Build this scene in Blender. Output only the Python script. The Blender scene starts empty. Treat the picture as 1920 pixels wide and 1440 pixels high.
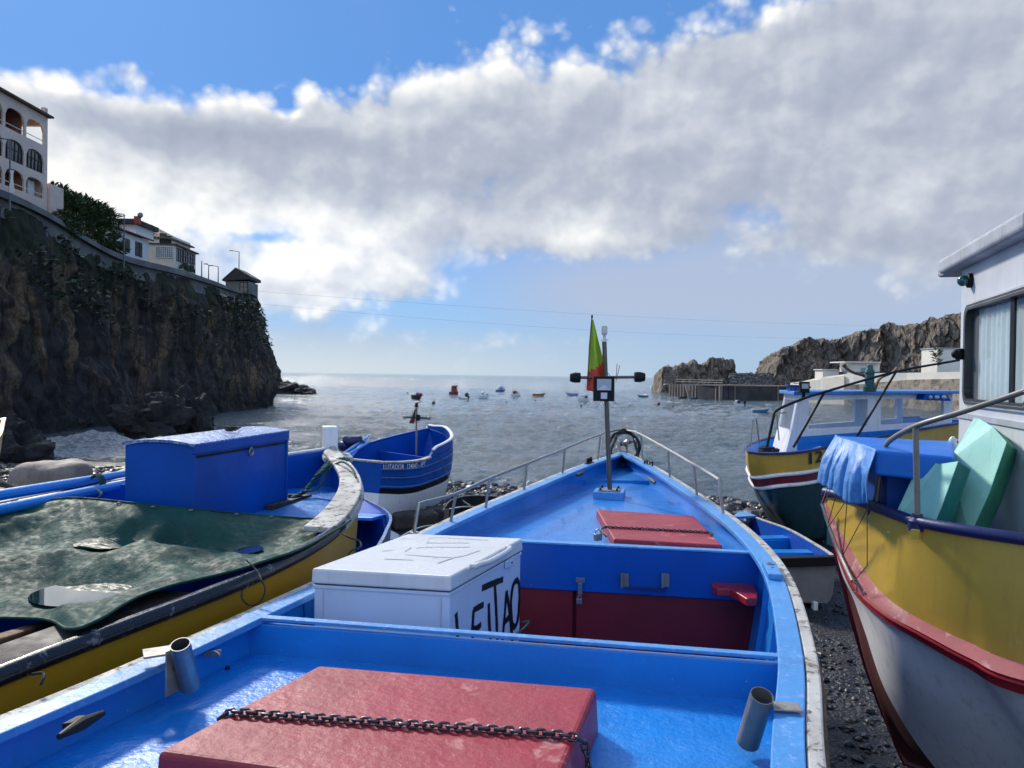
import bpy, bmesh, math, random
from mathutils import Vector, Matrix, noise
V = Vector
random.seed(7)
sc = bpy.context.scene
COL = sc.collection
# ---------------------------------------------------------------- camera
F = 1440.0
CAM = V((0, 0, 3.0))
PITCH = math.atan(16 / F)
ROLL = 0.0142
fwd = V((0, math.cos(PITCH), -math.sin(PITCH)))
h0 = V((1, 0, 0)); u0 = h0.cross(fwd)
rt = (h0 * math.cos(ROLL) + u0 * math.sin(ROLL)).normalized()
up = rt.cross(fwd).normalized()
cam = bpy.data.objects.new('camera', bpy.data.cameras.new('camera'))
COL.objects.link(cam)
cam.matrix_world = Matrix.Translation(CAM) @ Matrix((rt, up, -fwd)).transposed().to_4x4()
cam.data.sensor_width = 36; cam.data.lens = 36 * F / 1920
cam.data.clip_start = 0.05; cam.data.clip_end = 60000
sc.camera = cam

def ray(px, py):
    return fwd + rt * ((px - 960) / F) - up * ((py - 720) / F)
def P(px, py, Y):
    d = ray(px, py); return CAM + d * (Y / d.y)
def PZ(px, py, z):
    d = ray(px, py); return CAM + d * ((z - CAM.z) / d.z)
def PP(px, py, p0, n):
    d = ray(px, py); return CAM + d * ((p0 - CAM).dot(n) / d.dot(n))
def lerp(a, b, t): return a + (b - a) * t
def sstep(a, b, x):
    t = max(0, min(1, (x - a) / (b - a))); return t * t * (3 - 2 * t)

def cr(pts, t):
    """catmull-rom through pts, t in 0..1"""
    n = len(pts) - 1
    x = max(0.0, min(0.999999, t)) * n
    i = int(x); f = x - i
    p1, p2 = pts[i], pts[i + 1]
    p0 = pts[i - 1] if i > 0 else p1 * 2 - p2
    p3 = pts[i + 2] if i + 2 <= n else p2 * 2 - p1
    return 0.5 * ((p1 * 2) + (p2 - p0) * f + (p0 * 2 - p1 * 5 + p2 * 4 - p3) * f * f + (p1 * 3 - p0 - p2 * 3 + p3) * f ** 3)
def curve(pts, n):
    pts = [V(p) for p in pts]
    return [cr(pts, i / (n - 1)) for i in range(n)]

# ---------------------------------------------------------------- mesh builder
class MB:
    def __init__(s):
        s.v = []; s.f = []; s.m = []; s.s = []
    def add(s, vs, fs, mi=0, smooth=True):
        o = len(s.v); s.v += [V(p) for p in vs]
        for f in fs:
            s.f.append([o + i for i in f]); s.m.append(mi); s.s.append(smooth)
        return s
    def hexa(s, b, t, mi=0):
        """b: 4 bottom corners, t: 4 top corners, same winding"""
        return s.add(list(b) + list(t), [(3, 2, 1, 0), (4, 5, 6, 7), (0, 1, 5, 4), (1, 2, 6, 5), (2, 3, 7, 6), (3, 0, 4, 7)], mi, False)
    def box(s, c, size, rz=0, mi=0, M=None):
        x, y, z = size[0] / 2, size[1] / 2, size[2] / 2
        if M is None: M = Matrix.Rotation(rz, 3, 'Z')
        q = [V(c) + M @ V(p) for p in ((-x, -y, -z), (x, -y, -z), (x, y, -z), (-x, y, -z), (-x, -y, z), (x, -y, z), (x, y, z), (-x, y, z))]
        return s.hexa(q[:4], q[4:], mi)
    def beam(s, a, b, w, h, mi=0, upv=V((0, 0, 1))):
        a, b = V(a), V(b); d = (b - a).normalized(); sd = d.cross(upv).normalized(); u = sd.cross(d)
        q = lambda p, i, j: p + sd * (w / 2 * i) + u * (h / 2 * j)
        return s.hexa([q(a, -1, -1), q(a, 1, -1), q(b, 1, -1), q(b, -1, -1)], [q(a, -1, 1), q(a, 1, 1), q(b, 1, 1), q(b, -1, 1)], mi)
    def tube(s, path, r, seg=8, mi=0, closed=False, sy=1.0):
        path = [V(p) for p in path]; n = len(path)
        rr = r if isinstance(r, (list, tuple)) else [r] * n
        T = []
        for i in range(n):
            a = path[(i - 1) % n] if (closed or i > 0) else path[i]
            b = path[(i + 1) % n] if (closed or i < n - 1) else path[i]
            t = (b - a); T.append(t.normalized() if t.length > 1e-9 else V((0, 0, 1)))
        ref = V((0, 0, 1)) if abs(T[0].z) < .9 else V((1, 0, 0))
        nrm = (ref - T[0] * ref.dot(T[0])).normalized()
        o = len(s.v); 
        for i in range(n):
            nrm = (nrm - T[i] * nrm.dot(T[i]))
            nrm = nrm.normalized() if nrm.length > 1e-6 else T[i].orthogonal().normalized()
            bn = T[i].cross(nrm)
            for k in range(seg):
                a = 2 * math.pi * k / seg
                s.v.append(path[i] + (nrm * math.sin(a) * sy + bn * math.cos(a)) * rr[i])
        m = n if closed else n - 1
        for i in range(m):
            j = (i + 1) % n
            for k in range(seg):
                l = (k + 1) % seg
                s.f.append([o + i * seg + k, o + i * seg + l, o + j * seg + l, o + j * seg + k]); s.m.append(mi); s.s.append(True)
        if not closed:
            s.f.append([o + k for k in range(seg)][::-1]); s.m.append(mi); s.s.append(False)
            s.f.append([o + (n - 1) * seg + k for k in range(seg)]); s.m.append(mi); s.s.append(False)
        return s
    def grid(s, rows, mi=0, smooth=True, mf=None, closeu=False):
        o = len(s.v); nr = len(rows); nc = len(rows[0])
        for r in rows: s.v += [V(p) for p in r]
        for i in range(nr - 1):
            for j in range(nc if closeu else nc - 1):
                k = (j + 1) % nc
                s.f.append([o + i * nc + j, o + i * nc + k, o + (i + 1) * nc + k, o + (i + 1) * nc + j])
                s.m.append(mf(i, j) if mf else mi); s.s.append(smooth)
        return s
    def lathe(s, c, prof, seg=16, mi=0, M=None):
        c = V(c); rows = []
        for r, z in prof:
            row = []
            for k in range(seg):
                a = 2 * math.pi * k / seg; p = V((r * math.cos(a), r * math.sin(a), z))
                row.append(c + (M @ p if M else p))
            rows.append(row)
        s.grid(rows, mi, closeu=True)
        return s
    def ball(s, c, r, lat=8, lon=12, jit=0, fr=1.0, mi=0, seed=0, M=None, smooth=True):
        c = V(c); r = V(r) if not isinstance(r, (int, float)) else V((r, r, r)); rows = []
        for i in range(lat + 1):
            th = math.pi * i / lat; row = []
            for k in range(lon):
                ph = 2 * math.pi * k / lon
                d = V((math.sin(th) * math.cos(ph), math.sin(th) * math.sin(ph), math.cos(th)))
                q = 1 + (jit * noise.noise(d * fr + V((seed, seed * 1.7, 0))) if jit else 0)
                p = V((d.x * r.x, d.y * r.y, d.z * r.z)) * q
                row.append(c + (M @ p if M else p))
            rows.append(row)
        return s.grid(rows, mi, smooth, closeu=True)
    def prism(s, poly, ext, mi=0, smooth=False):
        """poly: list of 3d points, ext: vector"""
        n = len(poly); poly = [V(p) for p in poly]; ext = V(ext)
        return s.add(poly + [p + ext for p in poly], [tuple(range(n))[::-1], tuple(range(n, 2 * n))] + [(i, (i + 1) % n, n + (i + 1) % n, n + i) for i in range(n)], mi, smooth)
    def build(s, name, mats, parent=None, bevel=0, seg=2, angle=40, weld=False, recalc=True):
        if not isinstance(mats, (list, tuple)): mats = [mats]
        off = V((0, 0, 0)); q = parent
        while q is not None: off += q.location; q = q.parent
        if parent is None and s.v:
            pass
        me = bpy.data.meshes.new(name)
        me.from_pydata([tuple(p - off) for p in s.v], [], s.f)
        for m in mats: me.materials.append(m)
        me.polygons.foreach_set('material_index', s.m)
        me.polygons.foreach_set('use_smooth', s.s)
        if weld or recalc:
            bm = bmesh.new(); bm.from_mesh(me)
            if weld: bmesh.ops.remove_doubles(bm, verts=bm.verts, dist=weld if isinstance(weld, float) else 1e-4)
            if recalc: bmesh.ops.recalc_face_normals(bm, faces=bm.faces)
            bm.to_mesh(me); bm.free()
        me.update()
        if angle and any(s.s): me.set_sharp_from_angle(angle=math.radians(angle))
        o = bpy.data.objects.new(name, me); COL.objects.link(o)
        if parent is not None: o.parent = parent
        if bevel:
            b = o.modifiers.new('bevel', 'BEVEL'); b.width = bevel; b.segments = seg; b.limit_method = 'ANGLE'; b.angle_limit = math.radians(35)
            b.harden_normals = False
        return o

def tag(o, label=None, cat=None, group=None, kind=None):
    if label: o['label'] = label
    if cat: o['category'] = cat
    if group: o['group'] = group
    if kind: o['kind'] = kind
    return o
def thing(name, loc, label, cat, group=None):
    o = bpy.data.objects.new(name, None); o.empty_display_size = .2
    COL.objects.link(o); o.location = V(loc)
    return tag(o, label, cat, group)
def struct(o): o['kind'] = 'structure'; return o

# ---------------------------------------------------------------- node helper
class E:
    """expression on a node tree: maths on sockets"""
    def __init__(s, nt, k): s.nt = nt; s.k = k
    def _m(s, op, *a):
        n = s.nt.nodes.new('ShaderNodeMath'); n.operation = op
        for i, x in enumerate(a):
            if isinstance(x, E): s.nt.links.new(x.k, n.inputs[i])
            else: n.inputs[i].default_value = x
        return E(s.nt, n.outputs[0])
    def __add__(s, o): return s._m('ADD', s, o)
    __radd__ = __add__
    def __sub__(s, o): return s._m('SUBTRACT', s, o)
    def __rsub__(s, o): return s._m('SUBTRACT', o, s)
    def __mul__(s, o): return s._m('MULTIPLY', s, o)
    __rmul__ = __mul__
    def __truediv__(s, o): return s._m('DIVIDE', s, o)
    def f(s, op, *a): return s._m(op, s, *a)
    def ramp(s, a, b, lo=0.0, hi=1.0, smooth=True):
        n = s.nt.nodes.new('ShaderNodeMapRange'); n.interpolation_type = 'SMOOTHSTEP' if smooth else 'LINEAR'; n.clamp = True
        s.nt.links.new(s.k, n.inputs[0])
        for i, x in enumerate((a, b, lo, hi)): n.inputs[1 + i].default_value = x
        return E(s.nt, n.outputs[0])
def node(nt, kind, **kw):
    n = nt.nodes.new(kind)
    for k, v in kw.items(): setattr(n, k, v)
    return n
def setin(nt, n, name, v):
    i = n.inputs[name]
    if isinstance(v, E): nt.links.new(v.k, i)
    elif hasattr(v, 'is_linked'): nt.links.new(v, i)
    else: i.default_value = v
def noise_tex(nt, vec, scale, detail=4, rough=.55, dist=0, out='Fac'):
    n = node(nt, 'ShaderNodeTexNoise'); n.inputs['Scale'].default_value = scale; n.inputs['Detail'].default_value = detail
    n.inputs['Roughness'].default_value = rough; n.inputs['Distortion'].default_value = dist
    if vec is not None: nt.links.new(vec.k if isinstance(vec, E) else vec, n.inputs['Vector'])
    return E(nt, n.outputs[out])
def mapping(nt, vec, scale=(1, 1, 1), loc=(0, 0, 0), rot=(0, 0, 0)):
    n = node(nt, 'ShaderNodeMapping'); n.inputs['Scale'].default_value = scale; n.inputs['Location'].default_value = loc; n.inputs['Rotation'].default_value = rot
    nt.links.new(vec, n.inputs['Vector']); return n.outputs[0]
def mixc(nt, f, a, b):
    n = node(nt, 'ShaderNodeMix', data_type='RGBA')
    for i, x in ((0, f), (6, a), (7, b)):
        if isinstance(x, E): nt.links.new(x.k, n.inputs[i])
        elif hasattr(x, 'is_linked'): nt.links.new(x, n.inputs[i])
        elif i == 0: n.inputs[i].default_value = x
        else: n.inputs[i].default_value = (*x[:3], 1)
    return n.outputs[2]
def new_mat(name):
    m = bpy.data.materials.new(name); m.use_nodes = True; nt = m.node_tree
    return m, nt, nt.nodes['Principled BSDF']
def bump(nt, p, h, strength=.3, dist=.01, prev=None):
    b = node(nt, 'ShaderNodeBump'); b.inputs['Strength'].default_value = strength; b.inputs['Distance'].default_value = dist
    nt.links.new(h.k, b.inputs['Height'])
    if prev is not None: nt.links.new(prev, b.inputs['Normal'])
    if p is not None: nt.links.new(b.outputs[0], p.inputs['Normal'])
    return b.outputs[0]

def paint(name, c, rough=.4, var=.25, scale=3, wear=0, wearc=(.35, .33, .3), wscale=8, bmp=.15, bscale=40, metal=0, coat=0, stretch=(1, 1, 1), c2=None, chips=0, spec=.5, dirt=0):
    m, nt, p = new_mat(name)
    tc = node(nt, 'ShaderNodeTexCoord').outputs['Object']
    mp = mapping(nt, tc, stretch)
    n1 = noise_tex(nt, mp, scale, 5, .6)
    dark = tuple(x * (1 - var) for x in c) if c2 is None else c2
    col = mixc(nt, n1.ramp(.3, .7), c, dark)
    if dirt:
        nd = noise_tex(nt, mapping(nt, tc, (3, 3, .5)), 6, 6, .65)
        col = mixc(nt, nd.ramp(.5, .75, 0, dirt), col, (.05, .045, .04))
    rg = n1.ramp(.2, .8, rough * .75, min(1, rough * 1.3))
    if wear:
        n2 = noise_tex(nt, mp, wscale, 8, .7, .4)
        wf = n2.ramp(.62 - wear * .3, .66 - wear * .3 + .05)
        col = mixc(nt, wf, col, wearc)
        rg = rg + wf * .15
    if chips:
        n3 = noise_tex(nt, tc, 45, 3, .6)
        cf = n3.ramp(.74 - chips * .1, .76 - chips * .1)
        col = mixc(nt, cf, col, wearc)
    nt.links.new(col, p.inputs['Base Color'])
    setin(nt, p, 'Roughness', rg); setin(nt, p, 'Metallic', float(metal)); setin(nt, p, 'Specular IOR Level', spec)
    if coat: setin(nt, p, 'Coat Weight', coat); setin(nt, p, 'Coat Roughness', .12)
    if bmp:
        nb = noise_tex(nt, mp, bscale, 5, .6)
        nb2 = noise_tex(nt, mp, bscale * .18, 3, .5)
        bump(nt, p, nb * .4 + nb2, bmp, .01)
    return m
# ---------------------------------------------------------------- world, sun
SUN_AZ = math.radians(-34); SUN_EL = math.radians(35)
world = bpy.data.worlds.new('World'); sc.world = world; world.use_nodes = True
nt = world.node_tree; nt.nodes.clear()
out = node(nt, 'ShaderNodeOutputWorld'); bg = node(nt, 'ShaderNodeBackground')
nt.links.new(bg.outputs[0], out.inputs[0])
sky = node(nt, 'ShaderNodeTexSky', sky_type='NISHITA', sun_disc=False, sun_elevation=SUN_EL, sun_rotation=SUN_AZ, altitude=0, air_density=1.0, dust_density=.6, ozone_density=2.5)
tc = node(nt, 'ShaderNodeTexCoord')
sx = node(nt, 'ShaderNodeSeparateXYZ'); nt.links.new(tc.outputs['Generated'], sx.inputs[0])
dx, dy, dz = (E(nt, sx.outputs[i]) for i in range(3))
az = dx.f('ARCTAN2', dy)            # radians, 0 = +Y, right positive
el = dz.f('ARCSINE')
def ang(px, py):
    d = ray(px, py).normalized(); return math.atan2(d.x, d.y), math.asin(d.z)
def cxyz(a, b, c=0.0):
    n = node(nt, 'ShaderNodeCombineXYZ')
    for i, x in enumerate((a, b, c)):
        if isinstance(x, E): nt.links.new(x.k, n.inputs[i])
        else: n.inputs[i].default_value = x
    return n.outputs[0]
def gauss(px, py, sx_, sy_, w, tilt=0):
    a, e = ang(px, py); s1 = sx_ / F; s2 = sy_ / F
    u = az - a; v = el - e
    if tilt:
        c, s = math.cos(tilt), math.sin(tilt)
        u, v = u * c + v * s, v * c - u * s
    q = (u * (1 / s1)).f('POWER', 2.0) + (v * (1 / s2)).f('POWER', 2.0)
    return (q * -1.0).f('EXPONENT') * w
warp = noise_tex(nt, cxyz(az * 3.0, el * 4.0, 3.3), 1.5, 3, .5, out='Color')
def fbm(dazim, delev, sc_, det, z):
    v = cxyz((az + dazim) * sc_, (el + delev) * sc_ * 1.45, z)
    return noise_tex(nt, v, 1.0, det, .56, .25)
base = (gauss(1130, 430, 240, 50, .62) + gauss(1700, 430, 260, 70, .50) + gauss(1880, 470, 160, 60, .35) + gauss(380, 500, 150, 55, .38) + gauss(200, 260, 330, 100, .75) + gauss(480, 270, 160, 75, .55) + gauss(430, 380, 260, 50, .4) + gauss(620, 400, 200, 70, .35) + gauss(850, 400, 130, 60, .3) + gauss(-80, 300, 220, 150, .6) + gauss(720, 260, 190, 140, .80) + gauss(930, 190, 200, 110, .72)
        + gauss(1130, 290, 260, 170, .80) + gauss(1480, 230, 260, 190, .85) + gauss(1800, 190, 300, 230, .85) + gauss(640, 520, 210, 62, .80)
        + gauss(790, 500, 90, 62, .45) + gauss(480, 570, 190, 50, .45) + gauss(300, 400, 380, 60, .42) + gauss(1080, 420, 120, 60, .50) + gauss(1690, 350, 110, 50, .2) + gauss(1880, 400, 100, 90, .2)
        + gauss(740, 640, 480, 32, .36) - gauss(1480, 600, 350, 70, .35) + gauss(1280, 100, 130, 50, .2)
        + gauss(230, 128, 45, 22, .42) + gauss(565, 150, 38, 30, .25) + gauss(190, 0, 80, 12, .4) + gauss(2500, 300, 500, 400, .7) + gauss(-700, 300, 400, 300, .6)
        - gauss(1010, 520, 120, 26, .60) - gauss(1440, 410, 90, 34, .45) - gauss(1250, 510, 200, 40, .3) - gauss(1560, 520, 120, 30, .2) - gauss(470, 443, 90, 12, .45) - gauss(930, 560, 50, 40, .3) - gauss(540, 195, 26, 34, .55) - gauss(1340, 40, 90, 40, .30)
        - gauss(300, 50, 520, 62, .5) - gauss(760, 30, 120, 40, .3))
# general cloud cover away from the view
back = (dy * -1.0).ramp(-.2, .5, 0, .45) + el.ramp(.62, 1.2, 0, .22)
wv_ = noise_tex(nt, cxyz(az * 9.0, el * 11.0, 2.0), 1.0, 4, .6, out='Color')
def puff(a, b, sc_, z):
    n = node(nt, 'ShaderNodeTexVoronoi', feature='SMOOTH_F1', voronoi_dimensions='2D'); n.inputs['Scale'].default_value = 1.0; n.inputs['Smoothness'].default_value = .35
    n.inputs['Detail'].default_value = 2.0; n.inputs['Roughness'].default_value = .5; n.inputs['Lacunarity'].default_value = 2.3
    va = node(nt, 'ShaderNodeVectorMath', operation='MULTIPLY_ADD'); nt.links.new(wv_.k, va.inputs[0]); va.inputs[1].default_value = (.55, .55, 0)
    nt.links.new(cxyz((az + a) * sc_, (el + b) * sc_ * 1.15, z), va.inputs[2]); nt.links.new(va.outputs[0], n.inputs['Vector'])
    return 1.0 - E(nt, n.outputs['Distance'])
OX, OY = -.012, .020
n1 = fbm(0, 0, 6.0, 7, 1.0); n2 = fbm(0, 0, 2.1, 2, 7.0); n1b = fbm(OX, OY, 6.0, 7, 1.0)
pf = puff(0, 0, 15.0, .5); pfb = puff(OX, OY, 15.0, .5)
body = base + back
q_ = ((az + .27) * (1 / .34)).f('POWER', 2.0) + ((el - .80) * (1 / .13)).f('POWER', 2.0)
added_glow = (q_ * -1.0).f('EXPONENT') * 7.0  # unseen bright cloud above the frame, added to throw glints on the sea
d0 = body + added_glow * .16 + (n1 - .5) * 1.15 + (n2 - .5) * .35 + (pf - .55) * .55 - .05
lowf = el.ramp(.10, .26, 1, 0)
cover = d0.ramp(.14, .62) * (1.0 - lowf * .0)
cover = cover * (1.0 - lowf) + d0.ramp(.0, .95) * lowf + (gauss(640, 530, 200, 60, 1.0) * (d0.ramp(.14, .62) - d0.ramp(.0, .95)) * lowf)
thick = (body + (n1 - .5) * .7).ramp(.35, .95)
relief = ((n1 - n1b) * 1.9 + (pf - pfb) * .9) * (1.0 - thick * .72)
glow = (gauss(620, 500, 260, 90, .8) + gauss(330, 390, 330, 55, .65) + gauss(60, 300, 160, 150, .7) + gauss(260, 175, 300, 26, .8) + gauss(1080, 430, 100, 45, .7) + gauss(1290, 200, 90, 60, .45)
        + gauss(720, 130, 200, 60, .95) + gauss(1000, 85, 180, 60, .8) + gauss(1460, 110, 60, 70, .35) + gauss(800, 360, 60, 60, .2) + gauss(1690, 360, 60, 40, .4) - gauss(330, 245, 220, 30, .45) - gauss(930, 300, 220, 100, .12))
lum = (relief + (1.0 - thick) * el.ramp(.12, .30, .12, .58) + (n2 - .5) * .6 + glow * .56 + .33).ramp(0, 1.0, 0, 1, False)
veil = gauss(1650, 500, 420, 130, .95) + gauss(1200, 560, 330, 60, .7) + gauss(650, 650, 500, 40, .55) + gauss(1000, 480, 300, 60, .25) + (fbm(0, 0, 3.0, 4, 12.0) - .5) * .9
veil = veil.ramp(.0, .95, 0, .85)
cr_ = node(nt, 'ShaderNodeValToRGB'); nt.links.new(lum.k, cr_.inputs[0])
el_ = cr_.color_ramp.elements
el_[0].position = 0; el_[0].color = (.345, .39, .49, 1)
el_[1].position = 1; el_[1].color = (.98, .97, .93, 1)
for ps, c in ((.3, (.43, .475, .575)), (.55, (.58, .62, .69)), (.8, (.80, .82, .84))):
    e_ = el_.new(ps); e_.color = (*c, 1)
CS = 1.0 / .11
sc_cloud = node(nt, 'ShaderNodeVectorMath', operation='SCALE'); nt.links.new(cr_.outputs[0], sc_cloud.inputs[0]); nt.links.new((gauss(620, 520, 330, 110, .12) * CS + (dy * -1.0).ramp(-.05, .6, 0, 1.0) * CS + added_glow * CS + CS * .90).k, sc_cloud.inputs['Scale'])  # clouds behind the viewer made brighter, added as fill light
# sky tint: deeper blue at the top, pale near the horizon
tint = node(nt, 'ShaderNodeMix', data_type='RGBA', blend_type='MULTIPLY'); tint.inputs[0].default_value = 1
nt.links.new(sky.outputs[0], tint.inputs[6]); tint.inputs[7].default_value = (.36, .60, 1.0, 1)
hz = el.ramp(.0, .30, 1, 0)
skyc = mixc(nt, hz * .80, tint.outputs[2], tuple(x * CS * .86 for x in (.40, .58, .80)))
skyc = mixc(nt, el.ramp(.02, .36, .15, .80), skyc, tuple(x * CS * .86 for x in (.12, .31, .70)))
skyv = mixc(nt, veil, skyc, tuple(x * CS * .86 for x in (.46, .53, .68)))
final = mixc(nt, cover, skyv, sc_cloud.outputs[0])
low = el.ramp(.0, .07, .8, 0)
hcol = mixc(nt, az.ramp(-.35, .35), tuple(x * CS * .86 for x in (.72, .77, .78)), tuple(x * CS * .86 for x in (.42, .56, .72)))
final = mixc(nt, low, final, hcol)
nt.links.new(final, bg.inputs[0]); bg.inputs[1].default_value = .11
world.cycles.sampling_method = 'MANUAL'; world.cycles.sample_map_resolution = 512

sd = V((math.sin(SUN_AZ) * math.cos(SUN_EL), math.cos(SUN_AZ) * math.cos(SUN_EL), math.sin(SUN_EL)))
sun = bpy.data.objects.new('sun', bpy.data.lights.new('sun', 'SUN')); COL.objects.link(sun)
sun.data.energy = 3.4; sun.data.angle = math.radians(7); sun.data.color = (1, .93, .82)
sun.rotation_euler = (-sd).to_track_quat('-Z', 'Y').to_euler(); sun.location = (0, 0, 60)
sc.view_settings.view_transform = 'Standard'; sc.view_settings.look = 'None'; sc.view_settings.exposure = 0.27; sc.view_settings.gamma = 1
sc.cycles.max_bounces = 8; sc.cycles.transparent_max_bounces = 12
sc.cycles.use_denoising = True
# ---------------------------------------------------------------- materials of the setting
def water_mat():
    m, nt, p = new_mat('sea_water')
    g = node(nt, 'ShaderNodeNewGeometry').outputs['Position']
    s = node(nt, 'ShaderNodeSeparateXYZ'); nt.links.new(g, s.inputs[0]); X, Y = E(nt, s.outputs[0]), E(nt, s.outputs[1])
    w1 = noise_tex(nt, mapping(nt, g, (.45, 1.6, 1), rot=(0, 0, .12)), 1.7, 7, .66, .5)
    w2 = noise_tex(nt, mapping(nt, g, (1, 1.9, 1), rot=(0, 0, -.2)), 4.5, 4, .6)
    w3 = noise_tex(nt, mapping(nt, g, (.12, .5, 1)), .5, 5, .6)
    fn = noise_tex(nt, mapping(nt, g, (1, 1.6, 1)), .9, 8, .72, .6)
    fn2 = noise_tex(nt, mapping(nt, g, (.35, 1.2, 1)), .8, 8, .75, 1.0)
    def blob(cx, cy, sx_, sy_):
        q = ((X - cx) * (1 / sx_)).f('POWER', 2.0) + ((Y - cy) * (1 / sy_)).f('POWER', 2.0)
        return (q * -1.0).f('EXPONENT')
    msk = blob(-24, 45.5, 8.5, 4.6) * 1.8 + blob(-16, 47, 8, 2.6) * .7 + blob(-18, 62, 11, 2.6) * .55 + blob(-22, 40.5, 7, 1.6) * .6 + blob(-26, 54, 6, 2) * .6 + blob(-30, 100, 5, 8) * .3 + blob(-12, 80, 10, 3) * .22 + blob(48, 215, 8, 6) * .3
    fh = noise_tex(nt, mapping(nt, g, (1, 1.3, 1)), 3.2, 6, .75, .8)
    patch = noise_tex(nt, mapping(nt, g, (.02, .05, 1)), 1.0, 4, .6).ramp(.35, .65, .45, 1.25)
    b = bump(nt, None, w3, .5, .6)
    b = bump(nt, None, w1 * patch, 1.0, .62, b)
    b = bump(nt, None, w2, 1.0, .20, b)
    fbp = noise_tex(nt, g, 2.6, 8, .75, .5)
    bump(nt, p, (fbp + fh * .6) * (msk + .05), 1.0, 1.3, b)
    shore = msk * .75 + (fn - .5) * 1.3 + (fh - .5) * 2.0
    foam = shore.ramp(.36, .80)
    specks = fn2.ramp(.72, .78, 0, .7) * Y.ramp(60, 250)
    foam = foam.f('MAXIMUM', specks)
    col = mixc(nt, foam, mixc(nt, fn.ramp(.3, .7), (.055, .105, .13), (.085, .15, .175)), mixc(nt, fh.ramp(.38, .60), (.26, .32, .37), (.88, .90, .91)))
    nt.links.new(col, p.inputs['Base Color'])
    setin(nt, p, 'Roughness', foam * .6 + .05); setin(nt, p, 'IOR', 1.85)
    return m
M_water = water_mat()

def rock_mat(name, c1, c2, ochre, green=0, oc=.5, zg=9, streak=(1.2, 1.2, .22), bs=1.0, pale=.12):
    m, nt, p = new_mat(name)
    g = node(nt, 'ShaderNodeNewGeometry').outputs['Position']
    s = node(nt, 'ShaderNodeSeparateXYZ'); nt.links.new(g, s.inputs[0]); Z = E(nt, s.outputs[2])
    ns = noise_tex(nt, mapping(nt, g, streak), 1.0, 8, .65, .8)
    n2 = noise_tex(nt, mapping(nt, g, streak, (7, 3, 1)), .28, 7, .7, 1.2)
    nf = noise_tex(nt, g, 3.5 * bs, 8, .7)
    v = node(nt, 'ShaderNodeTexVoronoi', feature='DISTANCE_TO_EDGE'); v.inputs['Scale'].default_value = .55 * bs
    nt.links.new(mapping(nt, g, (1, 1, .45)), v.inputs['Vector'])
    cr2 = E(nt, v.outputs['Distance'])
    col = mixc(nt, ns.ramp(.3, .7), c1, c2)
    if ochre: col = mixc(nt, n2.ramp(.60 - oc * .1, .72 - oc * .1) * nf.ramp(.3, .6), col, ochre)
    col = mixc(nt, ns.ramp(.68, .76, 0, pale * 4), col, (.30, .27, .23))
    if green:
        gn = noise_tex(nt, g, .35, 7, .72)
        gz = Z.ramp(zg - 6, zg, -.08, .16)
        col = mixc(nt, (gn + gz).ramp(.56, .64, 0, green), col, (.022, .04, .014))
        wet = Z.ramp(-1, 2.5, .75, 0); col = mixc(nt, wet, col, (.012, .012, .013))
    col = mixc(nt, cr2.ramp(0, .07, .55, 0), col, (.012, .011, .01))
    nt.links.new(col, p.inputs['Base Color']); setin(nt, p, 'Roughness', .85)
    b = bump(nt, None, ns, 1, .5 / bs)
    b = bump(nt, None, cr2.ramp(0, .12), .6, .3 / bs, b)
    bump(nt, p, nf, 1, .18 / bs, b)
    return m
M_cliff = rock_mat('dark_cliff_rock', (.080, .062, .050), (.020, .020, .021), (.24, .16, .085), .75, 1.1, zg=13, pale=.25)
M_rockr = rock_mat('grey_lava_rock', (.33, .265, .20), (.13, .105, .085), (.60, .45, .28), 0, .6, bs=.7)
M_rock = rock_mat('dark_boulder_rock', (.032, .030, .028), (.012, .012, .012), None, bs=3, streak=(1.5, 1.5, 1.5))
M_rubble = rock_mat('grey_rubble_stone', (.15, .14, .13), (.07, .065, .06), None, bs=1, streak=(1, 1, 1))

def noise_warp(nt, g):
    n = noise_tex(nt, g, 3.0, 4, .6, out='Color'); a = node(nt, 'ShaderNodeVectorMath', operation='MULTIPLY_ADD'); nt.links.new(n.k, a.inputs[0]); a.inputs[1].default_value = (.35, .35, .35); nt.links.new(g, a.inputs[2]); return a.outputs[0]
def pebble_mat():
    m, nt, p = new_mat('black_pebbles')
    g = node(nt, 'ShaderNodeNewGeometry').outputs['Position']
    v = node(nt, 'ShaderNodeTexVoronoi'); v.inputs['Scale'].default_value = 16; nt.links.new(noise_warp(nt, g), v.inputs['Vector'])
    n = noise_tex(nt, g, 1.5, 6, .6)
    nf = noise_tex(nt, g, 60, 3, .6)
    col = mixc(nt, E(nt, v.outputs['Distance']).ramp(.1, .6), (.028, .028, .032), (.006, .006, .008))
    col = mixc(nt, nf.ramp(.74, .78), col, (.2, .2, .2))
    nt.links.new(col, p.inputs['Base Color']); setin(nt, p, 'Roughness', n.ramp(.3, .7, .35, .8))
    b = bump(nt, None, 1.0 - E(nt, v.outputs['Distance']) + n * .8, .9, .035)
    bump(nt, p, nf, .5, .008, b)
    return m
M_peb = pebble_mat()
M_stone = paint('wet_dark_stone', (.030, .031, .035), .45, .7, 2.5, bmp=.3, bscale=30)

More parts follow.
